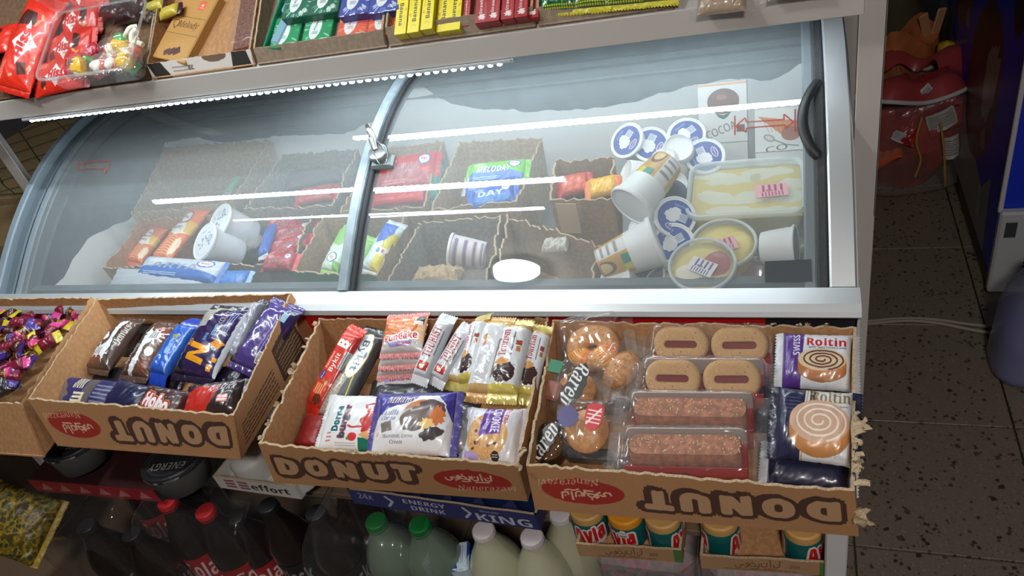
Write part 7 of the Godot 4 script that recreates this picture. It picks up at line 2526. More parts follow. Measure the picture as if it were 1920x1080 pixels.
func below() -> void:
	var steel := M(rgb8(120, 122, 126), 0.5, 0.3)
	# the low rack that carries cartons and drinks
	var t := thing("snack_rack", "pale metal rack under the cartons, its leg showing at the lower right", "rack", "")
	for q in [[-2.0, -0.86, 0.797], [-0.84, 0.07, 0.757]]:
		for z in [-0.73, -0.87]:
			var g := G.new()
			g.box(Vector3((q[0] + q[1]) / 2, q[2] - 0.012, z), Vector3(q[1] - q[0], 0.024, 0.024), 0.002)
			part(t, "rail", g.mesh(), steel)
	for q in [[-1.9, 0.79], [-0.85, 0.79], [0.048, 0.75]]:
		for z in ([-0.665, -0.87] if q[0] != -0.85 else [-0.87]):
			var g := G.new()
			g.box(Vector3(q[0], q[1] / 2, z), Vector3(0.028, q[1], 0.028), 0.002)
			part(t, "leg", g.mesh(), M(rgb8(206, 206, 208), 0.5))
	var g := G.new()
	g.box(Vector3(-0.93, 0.288, -0.72), Vector3(2.0, 0.02, 0.36), 0.002)
	part(t, "bottom_board", g.mesh(), M(rgb8(110, 90, 70), 0.8))
	g = G.new()
	g.box(Vector3(-0.48, 0.592, -0.81), Vector3(1.08, 0.014, 0.2), 0.002)
	part(t, "middle_board", g.mesh(), M(rgb8(110, 90, 70), 0.8))
	# two carton trays of jars under the right carton
	var jar_c := Cv.new(320, 80, rgb8(10, 92, 92))
	for k in 2:
		jar_c.text("Ayla", 90 + k * 160, 38, 96, 32, rgb8(226, 214, 206), {"fat": 5.0, "rot": -0.08})
		jar_c.text("Ayla", 90 + k * 160, 38, 92, 28, rgb8(190, 30, 36), {"fat": 1.0, "rot": -0.08})
		jar_c.poly(PackedVector2Array([Vector2(20 + k * 160, 80), Vector2(60 + k * 160, 60), Vector2(150 + k * 160, 56), Vector2(168 + k * 160, 80)]), rgb8(206, 110, 50))
	var jar_t := TM(jar_c.tex(), 0.35, {"repeat": true})
	var jl := M(rgb8(206, 160, 96), 0.45)
	var jy := M(rgb8(226, 150, 40), 0.45)
	var stamp := Cv.new(320, 50, rgb8(170, 132, 96))
	stamp.rect(296, 0, 24, 50, rgb8(70, 120, 60))
	stamp.persian(150, 22, 1.1, rgb8(110, 78, 54), 3.0)
	stamp.lines(60, 38, 180, 10, 1, rgb8(130, 96, 70), 4)
	stamp.text("200", 236, 24, 26, 12, rgb8(120, 88, 62))
	var st := TM(stamp.tex(), 0.8)
	var trays := [[py(1080, 1020, 0.632), py(1277, 1032, 0.632), [[1092, 975, 0.0, jl], [1166, 976, 2.6, jy], [1238, 982, 1.2, jl]], "left"], [py(1312, 1042, 0.632), py(1556, 1056, 0.632), [[1345, 1004, 1.3, jl], [1506, 1020, 0.9, jl]], "right"]]
	for q in trays:
		var a: Vector3 = q[0]
		var b: Vector3 = q[1]
		var zb := -0.86
		var T := [Vector3(a.x, 0.632, zb), Vector3(b.x, 0.632, zb), b, a]
		var B := []
		for p in T:
			B.append(Vector3(p.x, 0.6, p.z))
		carton("jar_tray", "shallow carton tray of green jars under the right carton, the %s one of two" % q[3], "", B, T, {"front": st, "torn": 0.001, "cat": "tray", "sd": 5})
		var k := 0
		for j in q[2]:
			var top := py(j[0], j[1], 0.672)
			top.z = minf(top.z, minf(a.z, b.z) - 0.034)
			var word: String = ["leftmost in the left tray", "bright orange lid, middle of the left tray", "at the right end of the left tray", "at the left end of the right tray", "at the right end of the right tray"][k + (0 if q[3] == "left" else 3)]
			var o := thing("spread_jar", "green jar with a red-lettered label, %s" % word, "jar", "green jars under the right carton", top - Vector3(0, 0.067, 0), Basis(Vector3.UP, j[2]))
			var gg := G.new()
			gg.lathe(PackedVector2Array([Vector2(0, 0.002), Vector2(0.026, 0.0), Vector2(0.029, 0.004), Vector2(0.029, 0.04), Vector2(0.0275, 0.05), Vector2(0.025, 0.054)]), 28)
			part(o, "jar_body", gg.mesh(), jar_t)
			gg = G.new()
			gg.lathe(PackedVector2Array([Vector2(0.0265, 0.051), Vector2(0.0275, 0.052), Vector2(0.0275, 0.064), Vector2(0.026, 0.067), Vector2(0.022, 0.067), Vector2(0.0215, 0.066), Vector2(0, 0.066)]), 28)
			part(o, "lid", gg.mesh(), j[3])
			if k == 1 and q[3] == "left":
				gg = G.new()
				gg.rows([PackedVector3Array([Vector3(-0.008, 0.036, 0.0296), Vector3(0.008, 0.036, 0.0296)]), PackedVector3Array([Vector3(-0.008, 0.049, 0.0292), Vector3(0.008, 0.049, 0.0292)])])
				var bc := Cv.new(64, 48, rgb8(226, 226, 220)); bc.barcode(2, 24, 60, 22); bc.lines(4, 4, 50, 14, 2, rgb8(70, 110, 80), 3)
				var pt := part(o, "price_label", gg.mesh(), TM(bc.tex(), 0.5))
				pt.rotation.y = -j[2]
			k += 1
	# clear packs under the jar trays
	for q in [[1180, 1078, "left"], [1420, 1092, "right"]]:
		var at := py(q[0], q[1], 0.55)
		t = thing("plastic_pack", "clear plastic pack with pink print under the %s jar tray" % q[2], "wrapper", "", Vector3(at.x, 0.44, -0.8))
		part(t, "film", film_mesh(0.22, 0.24, 0.26, int(q[0]), 1.6, 0.01), film)
		g = G.new()
		g.box(Vector3(0, -0.02, 0), Vector3(0.19, 0.2, 0.2), 0.03)
		part(t, "filling", g.mesh(), noisy(0.03, [rgb8(120, 112, 112), rgb8(150, 140, 142), rgb8(186, 96, 120)], [0.3, 0.6, 0.78], 4.0, 0.6))
	# energy drink tray
	var ec := Cv.new(400, 46, rgb8(52, 56, 110))
	ec.text("24x", 36, 16, 34, 18, rgb8(150, 152, 180))
	for x in [84.0, 252.0]:
		ec.line(PackedVector2Array([Vector2(x, 10), Vector2(x + 12, 23), Vector2(x, 38)]), 6.0, rgb8(190, 190, 206))
	ec.text("ENERGY", 168, 14, 92, 13, rgb8(190, 192, 206)); ec.text("DRINK", 172, 33, 74, 13, rgb8(190, 192, 206))
	ec.text("Wonder", 306, 10, 40, 7, rgb8(170, 172, 190)); ec.text("KING", 330, 30, 110, 22, rgb8(200, 202, 214), {"shear": -0.1})
	var a := py(650, 917, 0.682)
	var b := py(1005, 966, 0.682)
	var zz := minf(a.z, b.z)
	var T := [Vector3(a.x, 0.682, -0.88), Vector3(b.x, 0.682, -0.88), Vector3(b.x, 0.682, b.z), Vector3(a.x, 0.682, a.z)]
	var B := []
	for p in T:
		B.append(p + Vector3(0, -0.04, 0))
	var nb := M(rgb8(44, 48, 96), 0.6)
	carton("drink_tray", "blue energy drink tray in shrink film under the lettered carton", "", B, T, {"front": TM(ec.tex(), 0.5), "mat": nb, "inside": nb, "torn": 0.0, "cat": "tray"})
	var can := M(rgb8(40, 60, 110), 0.3, 0.4)
	var first: Node3D
	for j in 3:
		for i in 6:
			var c := Vector3(lerpf(a.x + 0.032, b.x - 0.032, i / 5.0), 0.647, -0.705 - j * 0.056)
			var label := "blue can in the blue drink tray, row %s from front, %s from left" % [["one", "two", "three"][j], ["first", "second", "third", "fourth", "fifth", "sixth"][i]]
			if first == null:
				first = thing("drink_can", label, "can", "cans in the blue tray")
				g = G.new()
				g.lathe(PackedVector2Array([Vector2(0, 0.004), Vector2(0.02, 0.0), Vector2(0.0265, 0.006), Vector2(0.0265, 0.082), Vector2(0.022, 0.091), Vector2(0.0225, 0.094)]), 24)
				part(first, "can_body", g.mesh(), can)
				g = G.new()
				g.lathe(PackedVector2Array([Vector2(0.0225, 0.0935), Vector2(0.0215, 0.094), Vector2(0.021, 0.09), Vector2(0, 0.09)]), 24)
				part(first, "can_top", g.mesh(), M(rgb8(186, 190, 196), 0.3, 0.8))
				first.position = c
			else:
				copy(first, label).position = c
	# small white carton
	var fc := Cv.new(240, 50, rgb8(206, 202, 198))
	fc.text("effort", 160, 24, 110, 26, rgb8(52, 44, 42))
	for k in 2:
		for j in 3:
			fc.rect(28 + k * 40, 8 + j * 12, 30, 8, rgb8(150, 90, 96))
	var sc := Cv.new(60, 50, rgb8(190, 186, 184))
	sc.rect(16, 10, 30, 30, rgb8(60, 56, 60)); sc.poly(PackedVector2Array([Vector2(22, 34), Vector2(31, 16), Vector2(40, 34)]), rgb8(190, 186, 184))
	a = py(398, 893, 0.682)
	b = py(552, 914, 0.682)
	T = [Vector3(a.x + 0.02, 0.682, -0.84), Vector3(b.x + 0.03, 0.682, -0.84), b, a]
	B = []
	for p in T:
		B.append(p + Vector3(0, -0.034, 0))
	B[0].y = 0.648
	var wcard := M(rgb8(200, 196, 192), 0.7)
	carton("white_tray", "small white carton tray with dark lettering, lying open under the lettered carton", "", B, T, {"front": TM(fc.tex(), 0.6), "right": TM(sc.tex(), 0.6), "mat": wcard, "torn": 0.001, "cat": "tray"})
	for q in [[448, 880, "left"], [536, 896, "right"]]:
		var c := py(q[0], q[1], 0.695)
		t = thing("white_jar", "dim white jar standing in the small white tray, at its %s" % q[2], "jar", "", Vector3(c.x, 0.6505, c.z - 0.03))
		g = G.new()
		g.lathe(PackedVector2Array([Vector2(0, 0), Vector2(0.034, 0.0), Vector2(0.036, 0.004), Vector2(0.036, 0.04), Vector2(0.03, 0.052), Vector2(0.0, 0.056)]), 28)
		part(t, "jar_body", g.mesh(), M(rgb8(190, 190, 186), 0.5))
	# bottles with green caps, bottles with white caps
	var clear := M(Color(0.72, 0.8, 0.74, 0.28), 0.08)
	var water := M(rgb8(104, 120, 106), 0.25, 0.0, {"coat": 0.8})
	var gcap := M(rgb8(14, 116, 50), 0.4)
	var gband := TM(t_band(rgb8(150, 170, 160), rgb8(60, 110, 76), "Soda", rgb8(90, 110, 150)), 0.4)
	bottle("soda_bottle", "large pale bottle with a green cap, the left one of two", "", py(703, 975, 0.6), 0.052, 0.3, water, gcap, gband, {"neck": 0.0165})
	bottle("soda_bottle", "large pale bottle with a green cap, next to the blue and white label", "", py(785, 982, 0.6), 0.052, 0.3, water, gcap, gband, {"neck": 0.0165, "turn": 1.0})
	var milk := M(rgb8(176, 176, 150), 0.3, 0.0, {"coat": 0.6})
	var wcap := M(rgb8(206, 200, 204), 0.45)
	bottle("yogurt_drink_bottle", "cloudy yellowish bottle with a white cap, the left one of two", "", py(905, 992, 0.605), 0.05, 0.3, milk, wcap, null, {"neck": 0.0165})
	bottle("yogurt_drink_bottle", "cloudy yellowish bottle with a white cap, the right one of two", "", py(996, 1004, 0.605), 0.05, 0.3, milk, wcap, null, {"neck": 0.0165})
	bottle("yogurt_drink_bottle", "cloudy bottle half hidden behind the right white-capped one", "", py(1050, 960, 0.6), 0.05, 0.3, milk, wcap, null, {"neck": 0.0165})
	var bw := Cv.new(120, 160, rgb8(190, 206, 220))
	bw.poly(PackedVector2Array([Vector2(0, 90), Vector2(120, 50), Vector2(120, 160), Vector2(0, 160)]), rgb8(30, 76, 160))
	bw.lines(16, 20, 80, 40, 4, rgb8(120, 140, 170), 3)
	t = thing("drink_pack", "blue and white printed pack between the green-capped and white-capped bottles", "carton", "", py(850, 1046, 0.5) + Vector3(0, -0.1, 0), Basis(Vector3.UP, 0.3))
	g = G.new()
	g.box(Vector3.ZERO, Vector3(0.06, 0.21, 0.06), 0.004)
	part(t, "pack_body", g.mesh(), TM(bw.tex(), 0.4))
	# dark cola bottles in shrink film
	var cola := M(rgb8(30, 20, 18), 0.14, 0.0, {"coat": 0.9})
	var rcap := M(rgb8(190, 26, 34), 0.4)
	var bcap := M(rgb8(30, 30, 34), 0.4)
	var rband := TM(t_band(rgb8(170, 30, 38), rgb8(222, 214, 214), "Cola", rgb8(206, 190, 190)), 0.4)
	var bband := TM(t_band(rgb8(34, 34, 38), rgb8(150, 150, 150), "Black", rgb8(110, 30, 34)), 0.4)
	var list := [[228, 866, 0.62, rcap, rband, "red cap, furthest back under the second carton"], [312, 938, 0.61, rcap, rband, "red cap, left one of the front pair"], [383, 956, 0.61, rcap, rband, "red cap, right one of the front pair"], [500, 946, 0.61, bcap, bband, "black cap, left of the green-capped ones"], [590, 960, 0.61, bcap, bband, "black cap, nearest the green-capped ones"], [440, 968, 0.56, bcap, rband, "black cap, between the red-capped pair and the black-capped pair"], [160, 985, 0.58, bcap, bband, "black cap, at the lower left behind the film"], [245, 1000, 0.58, bcap, bband, "black cap, left of the red-capped pair"], [300, 875, 0.6, bcap, bband, "black cap, behind the red-capped pair"], [640, 905, 0.59, bcap, bband, "black cap, under the left end of the blue tray"]]
	for q in list:
		bottle("cola_bottle", "dark cola bottle with a %s" % q[5], "", py(q[0], q[1], q[2]), 0.045, q[2] - 0.3, cola, q[3], q[4], {"turn": q[0] * 0.1})
	for q in [[210, 1000, 0.44, 0.32, 31, "lower left"], [440, 1010, 0.44, 0.3, 37, "middle"], [745, 1030, 0.45, 0.24, 44, "green-capped"]]:
		var at := py(q[0], q[1], 0.48)
		t = thing("shrink_film", "glossy shrink film stretched over the %s bottles" % q[5], "wrapper", "", Vector3(at.x, 0.465, minf(at.z, -0.69)))
		part(t, "film", film_mesh(q[3], 0.25, 0.33, q[4], 1.5, 0.008), M(Color(0.8, 0.8, 0.82, 0.015), 0.05))
	# a red printed drinks tray and two black-lidded pails under the second carton
	var rc := Cv.new(320, 40, rgb8(150, 30, 40))
	for k in 6:
		rc.poly(PackedVector2Array([Vector2(20 + k * 50, 34), Vector2(36 + k * 50, 8), Vector2(52 + k * 50, 30)]), rgb8(170, 110, 110))
	a = py(50, 898, 0.66)
	b = py(286, 918, 0.66)
	t = thing("red_tray", "red printed drinks tray seen edge-on under the second carton", "tray", "", (a + b) / 2.0 - Vector3(0, 0.02, 0), frame_of(a, b, Vector3.UP))
	g = G.new()
	g.box(Vector3(0, 0, -0.09), Vector3(a.distance_to(b), 0.036, 0.18), 0.002)
	part(t, "tray_body", g.mesh(), M(rgb8(52, 20, 24), 0.6))
	g = G.new()
	var hw := a.distance_to(b) / 2
	g.quad(Vector3(-hw, -0.018, 0.0004), Vector3(hw, -0.018, 0.0004), Vector3(hw, 0.018, 0.0004), Vector3(-hw, 0.018, 0.0004))
	part(t, "front_print", g.mesh(), TM(rc.tex(), 0.5))
	var lc := Cv.new(128, 128, rgb8(36, 38, 42))
	lc.text("ENERGY", 64, 92, 90, 22, rgb8(150, 150, 152), {"rot": PI})
	lc.arc(64, 64, 56, 56, 0, TAU, 3.0, rgb8(60, 62, 66))
	var lidm := TM(lc.tex(), 0.45)
	for q in [[302, 884, 0.73, "right"], [112, 846, 0.735, "left"]]:
		var at := py(q[0], q[1], q[2])
		t = thing("black_lid_pail", "grey pail with a black lettered lid under the second carton, the %s one" % q[3], "pail", "", at - Vector3(0, 0.06, 0.03), frame_of(Vector3.ZERO, Vector3(1, 0, -0.2), Vector3(0.1, 1, -0.1)))
		g = G.new()
		g.lathe(PackedVector2Array([Vector2(0, 0.0), Vector2(0.05, 0.0), Vector2(0.058, 0.05)]), 28)
		part(t, "pail_body", g.mesh(), M(rgb8(90, 90, 88), 0.5))
		g = G.new()
		g.lathe(PackedVector2Array([Vector2(0.058, 0.048), Vector2(0.061, 0.05), Vector2(0.06, 0.058), Vector2(0.056, 0.06), Vector2(0.052, 0.0585)]), 28)
		var ring := PackedVector3Array()
		for k in 28:
			ring.append(Vector3(cos(TAU * k / 28) * 0.052, 0.0585, -sin(TAU * k / 28) * 0.052))
		g.fan(ring, true)
		part(t, "lid", g.mesh(), lidm)
	bag("snack_bag", "crumpled yellow and dark bag at the lower left edge of the photo", "snack bag", "", py(-30, 960, 0.6), py(90, 1000, 0.55), Vector3(0, 1, 0.5), 0.14, 0.06, noisy(0.03, [rgb8(60, 52, 26), rgb8(176, 140, 20), rgb8(40, 60, 44)], [0.35, 0.5, 0.68], 5.0, 0.4), M(rgb8(150, 120, 20), 0.4), {"sd": 8, "wr": 2.5})

func right_side() -> void:
	# the blue ice cream freezer across the aisle
	var x0 := 0.527
	var z0 := -2.04
	var c := Cv.new(400, 300, rgb8(28, 54, 204))     # its printed end: u towards the aisle, v down
	c.poly(PackedVector2Array([Vector2(0, 130), Vector2(150, 190), Vector2(330, 246), Vector2(360, 214), Vector2(372, 300), Vector2(0, 300)]), rgb8(150, 146, 146))
	for q in [[276, 150, 66, 92, 0.25], [150, 70, 50, 74, 0.35], [36, 60, 40, 90, 0.3]]:
		c.ell(q[0], q[1], q[2], q[3], rgb8(84, 50, 52), q[4])
		c.ell(q[0] - 6, q[1] + 24, q[2] * 0.75, q[3] * 0.55, rgb8(112, 56, 60), q[4])
		c.blob(q[0] + q[2] * 0.42, q[1] - 14, q[2] * 0.36, q[3] * 0.5, rgb8(176, 156, 140), 0.22, int(q[0]), q[4])
		c.line(PackedVector2Array([Vector2(q[0] - 10, q[1] - 50), Vector2(q[0] + 2, q[1] + 40)]), 3.0, rgb8(40, 24, 28))
		c.blob(q[0] + q[2] * 0.5, q[1] + 50, 10, 12, rgb8(140, 126, 124), 0.2, 4)
	c.poly(PackedVector2Array([Vector2(90, 60), Vector2(106, 200), Vector2(60, 190)]), rgb8(120, 104, 96))
	c.ell(370, 30, 20, 30, rgb8(34, 30, 50), 0.3)
	c.line(PackedVector2Array([Vector2(324, 246), Vector2(332, 258), Vector2(332, 282), Vector2(324, 270), Vector2(324, 246)]), 2.5, rgb8(206, 206, 206))
	var t := thing("blue_freezer", "blue chest freezer printed with chocolate ice cream bars, across the aisle", "freezer", "", Vector3(x0, 0, z0))
	var blue := M(rgb8(28, 54, 204), 0.4)
	var g := G.new()
	g.box(Vector3(0.4, 0.5, -0.62), Vector3(0.8, 0.84, 1.24), 0.004)
	part(t, "cabinet", g.mesh(), blue)
	g = G.new()
	g.quad(Vector3(-0.0006, 0.085, -1.23), Vector3(-0.0006, 0.085, -0.006), Vector3(-0.0006, 0.91, -0.006), Vector3(-0.0006, 0.91, -1.23))
	part(t, "end_print", g.mesh(), TM(c.tex(), 0.4), "print of brown ice cream bars on blue")
	g = G.new()
	g.box(Vector3(0.4, 0.04, -0.62), Vector3(0.78, 0.08, 1.2), 0.004)
	part(t, "plinth", g.mesh(), M(rgb8(96, 94, 94), 0.6))
	g = G.new()
	g.box(Vector3(0.003, 0.6, 0.002), Vector3(0.012, 0.62, 0.012), 0.002)
	part(t, "corner_trim", g.mesh(), M(rgb8(206, 206, 212), 0.4), "pale corner trim")
	g = G.new()
	g.box(Vector3(0.4, 0.16, 0.012), Vector3(0.8, 0.28, 0.03), 0.006)
	var lv := part(t, "louvre_panel", g.mesh(), M(rgb8(196, 196, 202), 0.45), "white louvred panel at the foot")
	g = G.new()
	g.box(Vector3(0.03, 0.245, 0.028), Vector3(0.028, 0.05, 0.002), 0.0005)
	part(lv, "label_plate", g.mesh(), M(rgb8(70, 70, 76), 0.5))
	for k in 12:
		g = G.new()
		g.box(Vector3(0.14, 0.09 + k * 0.014, 0.0285), Vector3(0.13, 0.006, 0.004), 0.001)
		part(lv, "louvre", g.mesh(), M(rgb8(40, 40, 44), 0.6))
	g = G.new()
	g.lathe(PackedVector2Array([Vector2(0, 0), Vector2(0.036, 0.0), Vector2(0.036, 0.004), Vector2(0.03, 0.007), Vector2(0, 0.007)]), 24, Transform3D(Basis(Vector3.RIGHT, PI / 2), Vector3(0.1, 0.285, 0.027)))
	part(lv, "thermostat_knob", g.mesh(), M(rgb8(206, 206, 210), 0.4))
	# the jug in front of it
	var j := py(1922, 700, 0.0) + Vector3(0.02, 0, -0.03)
	j.y = 0.0
	t = thing("plastic_jug", "translucent jug of violet-blue liquid with a red cap, standing on the floor", "jug", "", j)
	g = G.new()
	g.lathe(PackedVector2Array([Vector2(0, 0.004), Vector2(0.088, 0.0), Vector2(0.1, 0.012), Vector2(0.102, 0.03), Vector2(0.098, 0.1), Vector2(0.096, 0.18), Vector2(0.085, 0.24), Vector2(0.062, 0.29), Vector2(0.036, 0.325), Vector2(0.03, 0.335)]), 32, Transform3D(), 0.12)
	part(t, "jug_body", g.mesh(), M(Color(0.72, 0.74, 0.86, 0.3), 0.2))
	g = G.new()
	g.lathe(PackedVector2Array([Vector2(0, 0.006), Vector2(0.086, 0.004), Vector2(0.098, 0.014), Vector2(0.099, 0.03), Vector2(0.095, 0.1), Vector2(0.0935, 0.175), Vector2(0.0, 0.176)]), 32, Transform3D(), 0.12)
	part(t, "liquid", g.mesh(), M(rgb8(96, 94, 160), 0.3), "violet-blue liquid")
	g = G.new()
	g.lathe(PackedVector2Array([Vector2(0.036, 0.328), Vector2(0.036, 0.36), Vector2(0.032, 0.364), Vector2(0, 0.364)]), 24)
	part(t, "cap", g.mesh(), M(rgb8(206, 44, 36), 0.45))
	# cables across the floor
	var rng := RandomNumberGenerator.new()
	for k in 2:
		var pts := PackedVector3Array()
		for q in [[1560, 612], [1632, 602 + k * 5], [1700, 597 + k * 4], [1760, 600 + k * 6], [1810, 607 + k * 9], [1862, 613 + k * 12], [1920, 618 + k * 14]]:
			pts.append(py(q[0], q[1], 0.006))
		g = G.new()
		g.tube(_fine(pts, 6), 0.0055, 8)
		tag(part(self, "floor_cable", g.mesh(), M(rgb8(150, 142, 130), 0.6)), "grey cable lying across the aisle floor, the %s of two" % ["upper", "lower"][k], "cable")
	# the big sack of red snack bags
	var s := py(1716, 330, 0.0)
	s.y = 0.0
	s.x -= 0.05
	t = thing("snack_sack", "big clear sack stuffed with red snack bags, beside the blue freezer", "sack", "", s, Basis(Vector3.UP, 0.2))
	var nz := FastNoiseLite.new()
	nz.frequency = 1.0
	nz.seed = 12
	g = G.new()
	var rr := []
	for jx in 19:
		var f := jx / 18.0
		var r := 0.165 * pow(sin(PI * clampf(0.1 + f * 0.78, 0.0, 1.0)), 0.55)
		var line := PackedVector3Array()
		for i in 40:
			var a := TAU * i / 40
			var k2 := 1.0 + 0.14 * nz.get_noise_3d(cos(a) * 1.6, f * 4.0, sin(a) * 1.6) + 0.05 * nz.get_noise_3d(cos(a) * 6.0, f * 12.0, sin(a) * 6.0)
			line.append(Vector3(cos(a) * r * k2 * 1.05, 0.004 + f * 0.36, -sin(a) * r * k2))
		rr.append(line)
	g.rows(rr, true)
	g.fan(rr[-1], true)
	part(t, "sack_body", g.mesh(), noisy(0.012, [rgb8(92, 20, 24), rgb8(150, 32, 34), rgb8(186, 60, 44), rgb8(170, 40, 40)], [0.2, 0.45, 0.62, 0.8], 1.6, 0.3, 0.0, false, 6), "red bags crowded inside")
	for q in [[0.1, 0.3, 1.0, 0.5, 0], [-0.08, 0.28, 0.9, -0.6, 1], [0.02, 0.36, 0.6, 0.1, 2], [-0.12, 0.16, 0.2, -0.3, 3]]:
		var m := part(t, "red_bag", pouch(0.2, 0.15, 0.05, {"sd": int(q[4]) + 60, "wr": 3.0}), M([rgb8(176, 40, 40), rgb8(160, 36, 40), rgb8(150, 40, 44), rgb8(206, 96, 50)][q[4]], 0.3, 0.0, {"coat": 0.4}))
		m.transform = Transform3D(Basis.from_euler(Vector3(q[2], q[3], 0.2 * q[4])), Vector3(q[0], q[1], 0.09))
	g = G.new()      # the mouth of the sack, folded outward, white inside
	rr = []
	for jx in 7:
		var f := jx / 6.0
		var line := PackedVector3Array()
		for i in 40:
			var a := TAU * i / 40
			var w := 0.02 * sin(a * 5.0) + 0.016 * sin(a * 3.0 + 1.0)
			line.append(Vector3(cos(a) * (0.085 + f * 0.1 + w * f) * 1.1, 0.38 + 0.07 * sin(PI * (0.1 + f * 0.75)) - 0.03 * f + w * 0.8, -sin(a) * (0.085 + f * 0.09 + w * f)))
		rr.append(line)
	rr.reverse()
	g.rows(rr, true)
	part(t, "folded_mouth", g.mesh(), M(rgb8(170, 64, 66), 0.35, 0.0, {"coat": 0.3}), "red folded mouth of the sack")
	g = G.new()
	var lipp := PackedVector3Array()
	for p in rr[0]:
		lipp.append(p)
	g.tube(lipp, 0.008, 6, 1.0, true)
	part(t, "white_hem", g.mesh(), M(rgb8(206, 204, 206), 0.5), "white hem")
	var pc := Cv.new(96, 80, rgb8(206, 204, 202))
	pc.lines(8, 10, 80, 60, 7, rgb8(120, 118, 118), 4)
	var paper := TM(pc.tex(), 0.6)
	for q in [[0.06, 0.3, 0.17, 0.09, 0.07, 0.3], [-0.06, 0.26, 0.175, 0.07, 0.035, -0.5], [0.1, 0.19, 0.168, 0.05, 0.085, 0.1], [0.0, 0.39, 0.15, 0.07, 0.05, 0.6]]:
		g = G.new()
		rr = []
		for jx in 5:
			var line := PackedVector3Array()
			for i in 5:
				line.append(Vector3((i / 4.0 - 0.5) * q[3], (jx / 4.0 - 0.5) * q[4], -0.012 * pow((i / 4.0 - 0.5) * 2.0, 2.0) + 0.004 * sin(jx * 2.0 + i)))
			rr.append(line)
		g.rows(rr)
		var m := part(t, "paper_label", g.mesh(), paper, "white printed label")
		m.transform = Transform3D(Basis(Vector3.BACK, q[5]), Vector3(q[0], q[1], q[2]))
	for q in [[[-0.01, 0.33], [-0.02, 0.24], [0.0, 0.17], [-0.01, 0.1]], [[0.05, 0.3], [0.07, 0.2], [0.09, 0.08], [0.1, 0.03]]]:
		var pts := PackedVector3Array()
		for p in q:
			pts.append(Vector3(p[0], p[1], 0.178 - maxf(0.0, 0.12 - p[1]) * 0.3))
		g = G.new()
		g.tube(_fine(pts, 4), 0.004, 6)
		part(t, "gold_stripe", g.mesh(), M(rgb8(190, 150, 60), 0.4))
	var film2 := film_mesh(0.4, 0.34, 0.34, 90, 2.4, 0.02)
	var fl := part(t, "clear_sack", film2, M(Color(0.8, 0.78, 0.76, 0.1), 0.14))
	fl.transform = Transform3D(Basis(Vector3.BACK, PI / 2), Vector3(0, 0.2, 0))
	# an orange bag and a dark one behind the sack
	var o := py(1704, 152, 0.34)
	t = thing("orange_bag", "crumpled orange paper bag behind the red sack", "bag", "", Vector3(o.x, 0.14, o.z - 0.12), Basis(Vector3.UP, 0.5))
	g = G.new()
	rr = []
	for jx in 13:
		var f := jx / 12.0
		var line := PackedVector3Array()
		for i in 36:
			var a := TAU * i / 36
			var k2 := 1.0 + 0.3 * absf(sin(a * 3.0 + f * 2.0)) * f + 0.1 * nz.get_noise_3d(cos(a) * 4.0, f * 5.0, sin(a) * 4.0)
			line.append(Vector3(cos(a) * 0.13 * k2 * (1.0 - 0.3 * f * f), -0.14 + f * 0.46 + 0.05 * f * sin(a * 2.0), -sin(a) * 0.085 * k2 * (1.0 - 0.5 * f * f)))
		rr.append(line)
	g.rows(rr, true)
	g.fan(rr[-1], true)
	part(t, "bag_body", g.mesh(), noisy(0.02, [rgb8(176, 96, 46), rgb8(200, 116, 60)], [0.3, 0.7], 3.0, 0.7))
	for k in 2:
		g = G.new()
		g.box(Vector3(0.06 + k * 0.05, 0.34, 0.01), Vector3(0.035, 0.1, 0.01), 0.004, Basis.from_euler(Vector3(0.1, 0, 0.35 - k * 0.5)))
		part(t, "pale_flap", g.mesh(), M(rgb8(206, 150, 110), 0.7))
	g = G.new()
	g.lathe(PackedVector2Array([Vector2(0, 0), Vector2(0.03, 0.0), Vector2(0.028, 0.05), Vector2(0, 0.06)]), 12, Transform3D(Basis(), Vector3(0.09, 0.24, 0.09)))
	part(t, "yellow_tag", g.mesh(), M(rgb8(206, 170, 40), 0.5))
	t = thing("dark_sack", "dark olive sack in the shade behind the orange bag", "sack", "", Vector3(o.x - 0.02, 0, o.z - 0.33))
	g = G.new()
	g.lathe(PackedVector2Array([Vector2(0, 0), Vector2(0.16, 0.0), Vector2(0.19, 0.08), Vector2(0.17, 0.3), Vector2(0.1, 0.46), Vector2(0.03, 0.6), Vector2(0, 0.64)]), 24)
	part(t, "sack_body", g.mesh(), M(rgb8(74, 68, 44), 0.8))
	# something dark fills the end of the aisle
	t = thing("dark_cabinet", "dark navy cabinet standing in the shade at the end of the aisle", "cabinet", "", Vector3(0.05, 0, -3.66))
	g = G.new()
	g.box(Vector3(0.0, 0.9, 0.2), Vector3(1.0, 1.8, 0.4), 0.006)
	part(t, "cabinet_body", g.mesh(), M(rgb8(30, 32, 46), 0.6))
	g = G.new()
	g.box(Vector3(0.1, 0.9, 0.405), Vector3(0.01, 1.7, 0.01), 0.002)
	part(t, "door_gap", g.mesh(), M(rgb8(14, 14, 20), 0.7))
	_left_side()

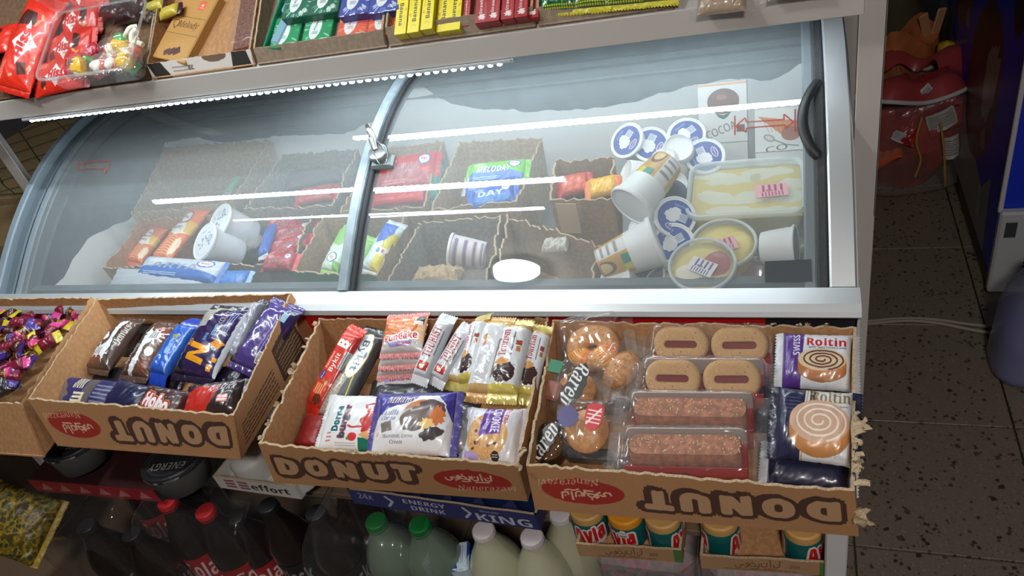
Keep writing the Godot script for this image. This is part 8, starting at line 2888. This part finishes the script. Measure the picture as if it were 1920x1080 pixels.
func _left_side() -> void:
	var cc := Cv.new(256, 256, rgb8(168, 140, 100))
	cc.speck(0, 0, 256, 256, 900, 0.6, 1.6, [rgb8(156, 128, 90), rgb8(178, 150, 110)], 2)
	for q in [[150, 150, 44, 40], [150, 150, 20, 18]]:
		cc.arc(q[0], q[1], q[2], q[3], 0.3, 6.0, 5.0, rgb8(150, 60, 44))
	var pr := TM(cc.tex(), 0.85)
	for q in [["net_carton", "brown carton printed with a red ring, under a green net left of the freezer", -2.42, -1.9, 1.14, 0.64, 0.8, 0.0], ["printed_carton", "brown carton with part of a red ring, nearer than the netted one", -2.40, -1.44, 1.1, 0.24, 0.785, 0.6]]:
		var t := thing(q[0], q[1], "carton", "", Vector3(q[2], 0, q[3]))
		var g := G.new()
		g.box(Vector3(0, q[6] / 2, 0), Vector3(q[4], q[6], q[5]), 0.004)
		part(t, "carton_body", g.mesh(), noisy(0.05, [rgb8(150, 122, 86), rgb8(168, 140, 100)], [0.3, 0.7], 6.0, 0.9))
		g = G.new()
		var y: float = q[6] + 0.0006
		var w: float = q[4] / 2 - 0.004
		var d: float = q[5] / 2 - 0.004
		g.quad(Vector3(-w * 0.1, y, d), Vector3(w, y, d), Vector3(w, y, -d), Vector3(-w * 0.1, y, -d))
		part(t, "top_print", g.mesh(), pr, "red ring printed on the top")
	var g := G.new()
	var nz := FastNoiseLite.new()
	nz.frequency = 1.0
	for k in 22:
		var pts := PackedVector3Array()
		for i in 9:
			var f := i / 8.0
			var u := lerpf(-2.98, -1.86, f)
			var z := -2.2 + fposmod(k * 0.11 + (f * 0.62 if k % 2 else (1.0 - f) * 0.62), 0.62) if false else 0.0
			z = clampf(-2.9 + k * 0.085 + (f if k % 2 else 1.0 - f) * 0.8, -2.2, -1.59)
			pts.append(Vector3(u, 0.806 + 0.004 * absf(nz.get_noise_2d(u * 9.0, z * 9.0)), z))
		g.tube(pts, 0.0016, 4)
	tag(part(self, "green_net", g.mesh(), M(rgb8(46, 84, 44), 0.7)), "green string net spread over the brown carton left of the freezer", "net").set_meta("kind", "stuff")
	# a dark crate standing before those cartons
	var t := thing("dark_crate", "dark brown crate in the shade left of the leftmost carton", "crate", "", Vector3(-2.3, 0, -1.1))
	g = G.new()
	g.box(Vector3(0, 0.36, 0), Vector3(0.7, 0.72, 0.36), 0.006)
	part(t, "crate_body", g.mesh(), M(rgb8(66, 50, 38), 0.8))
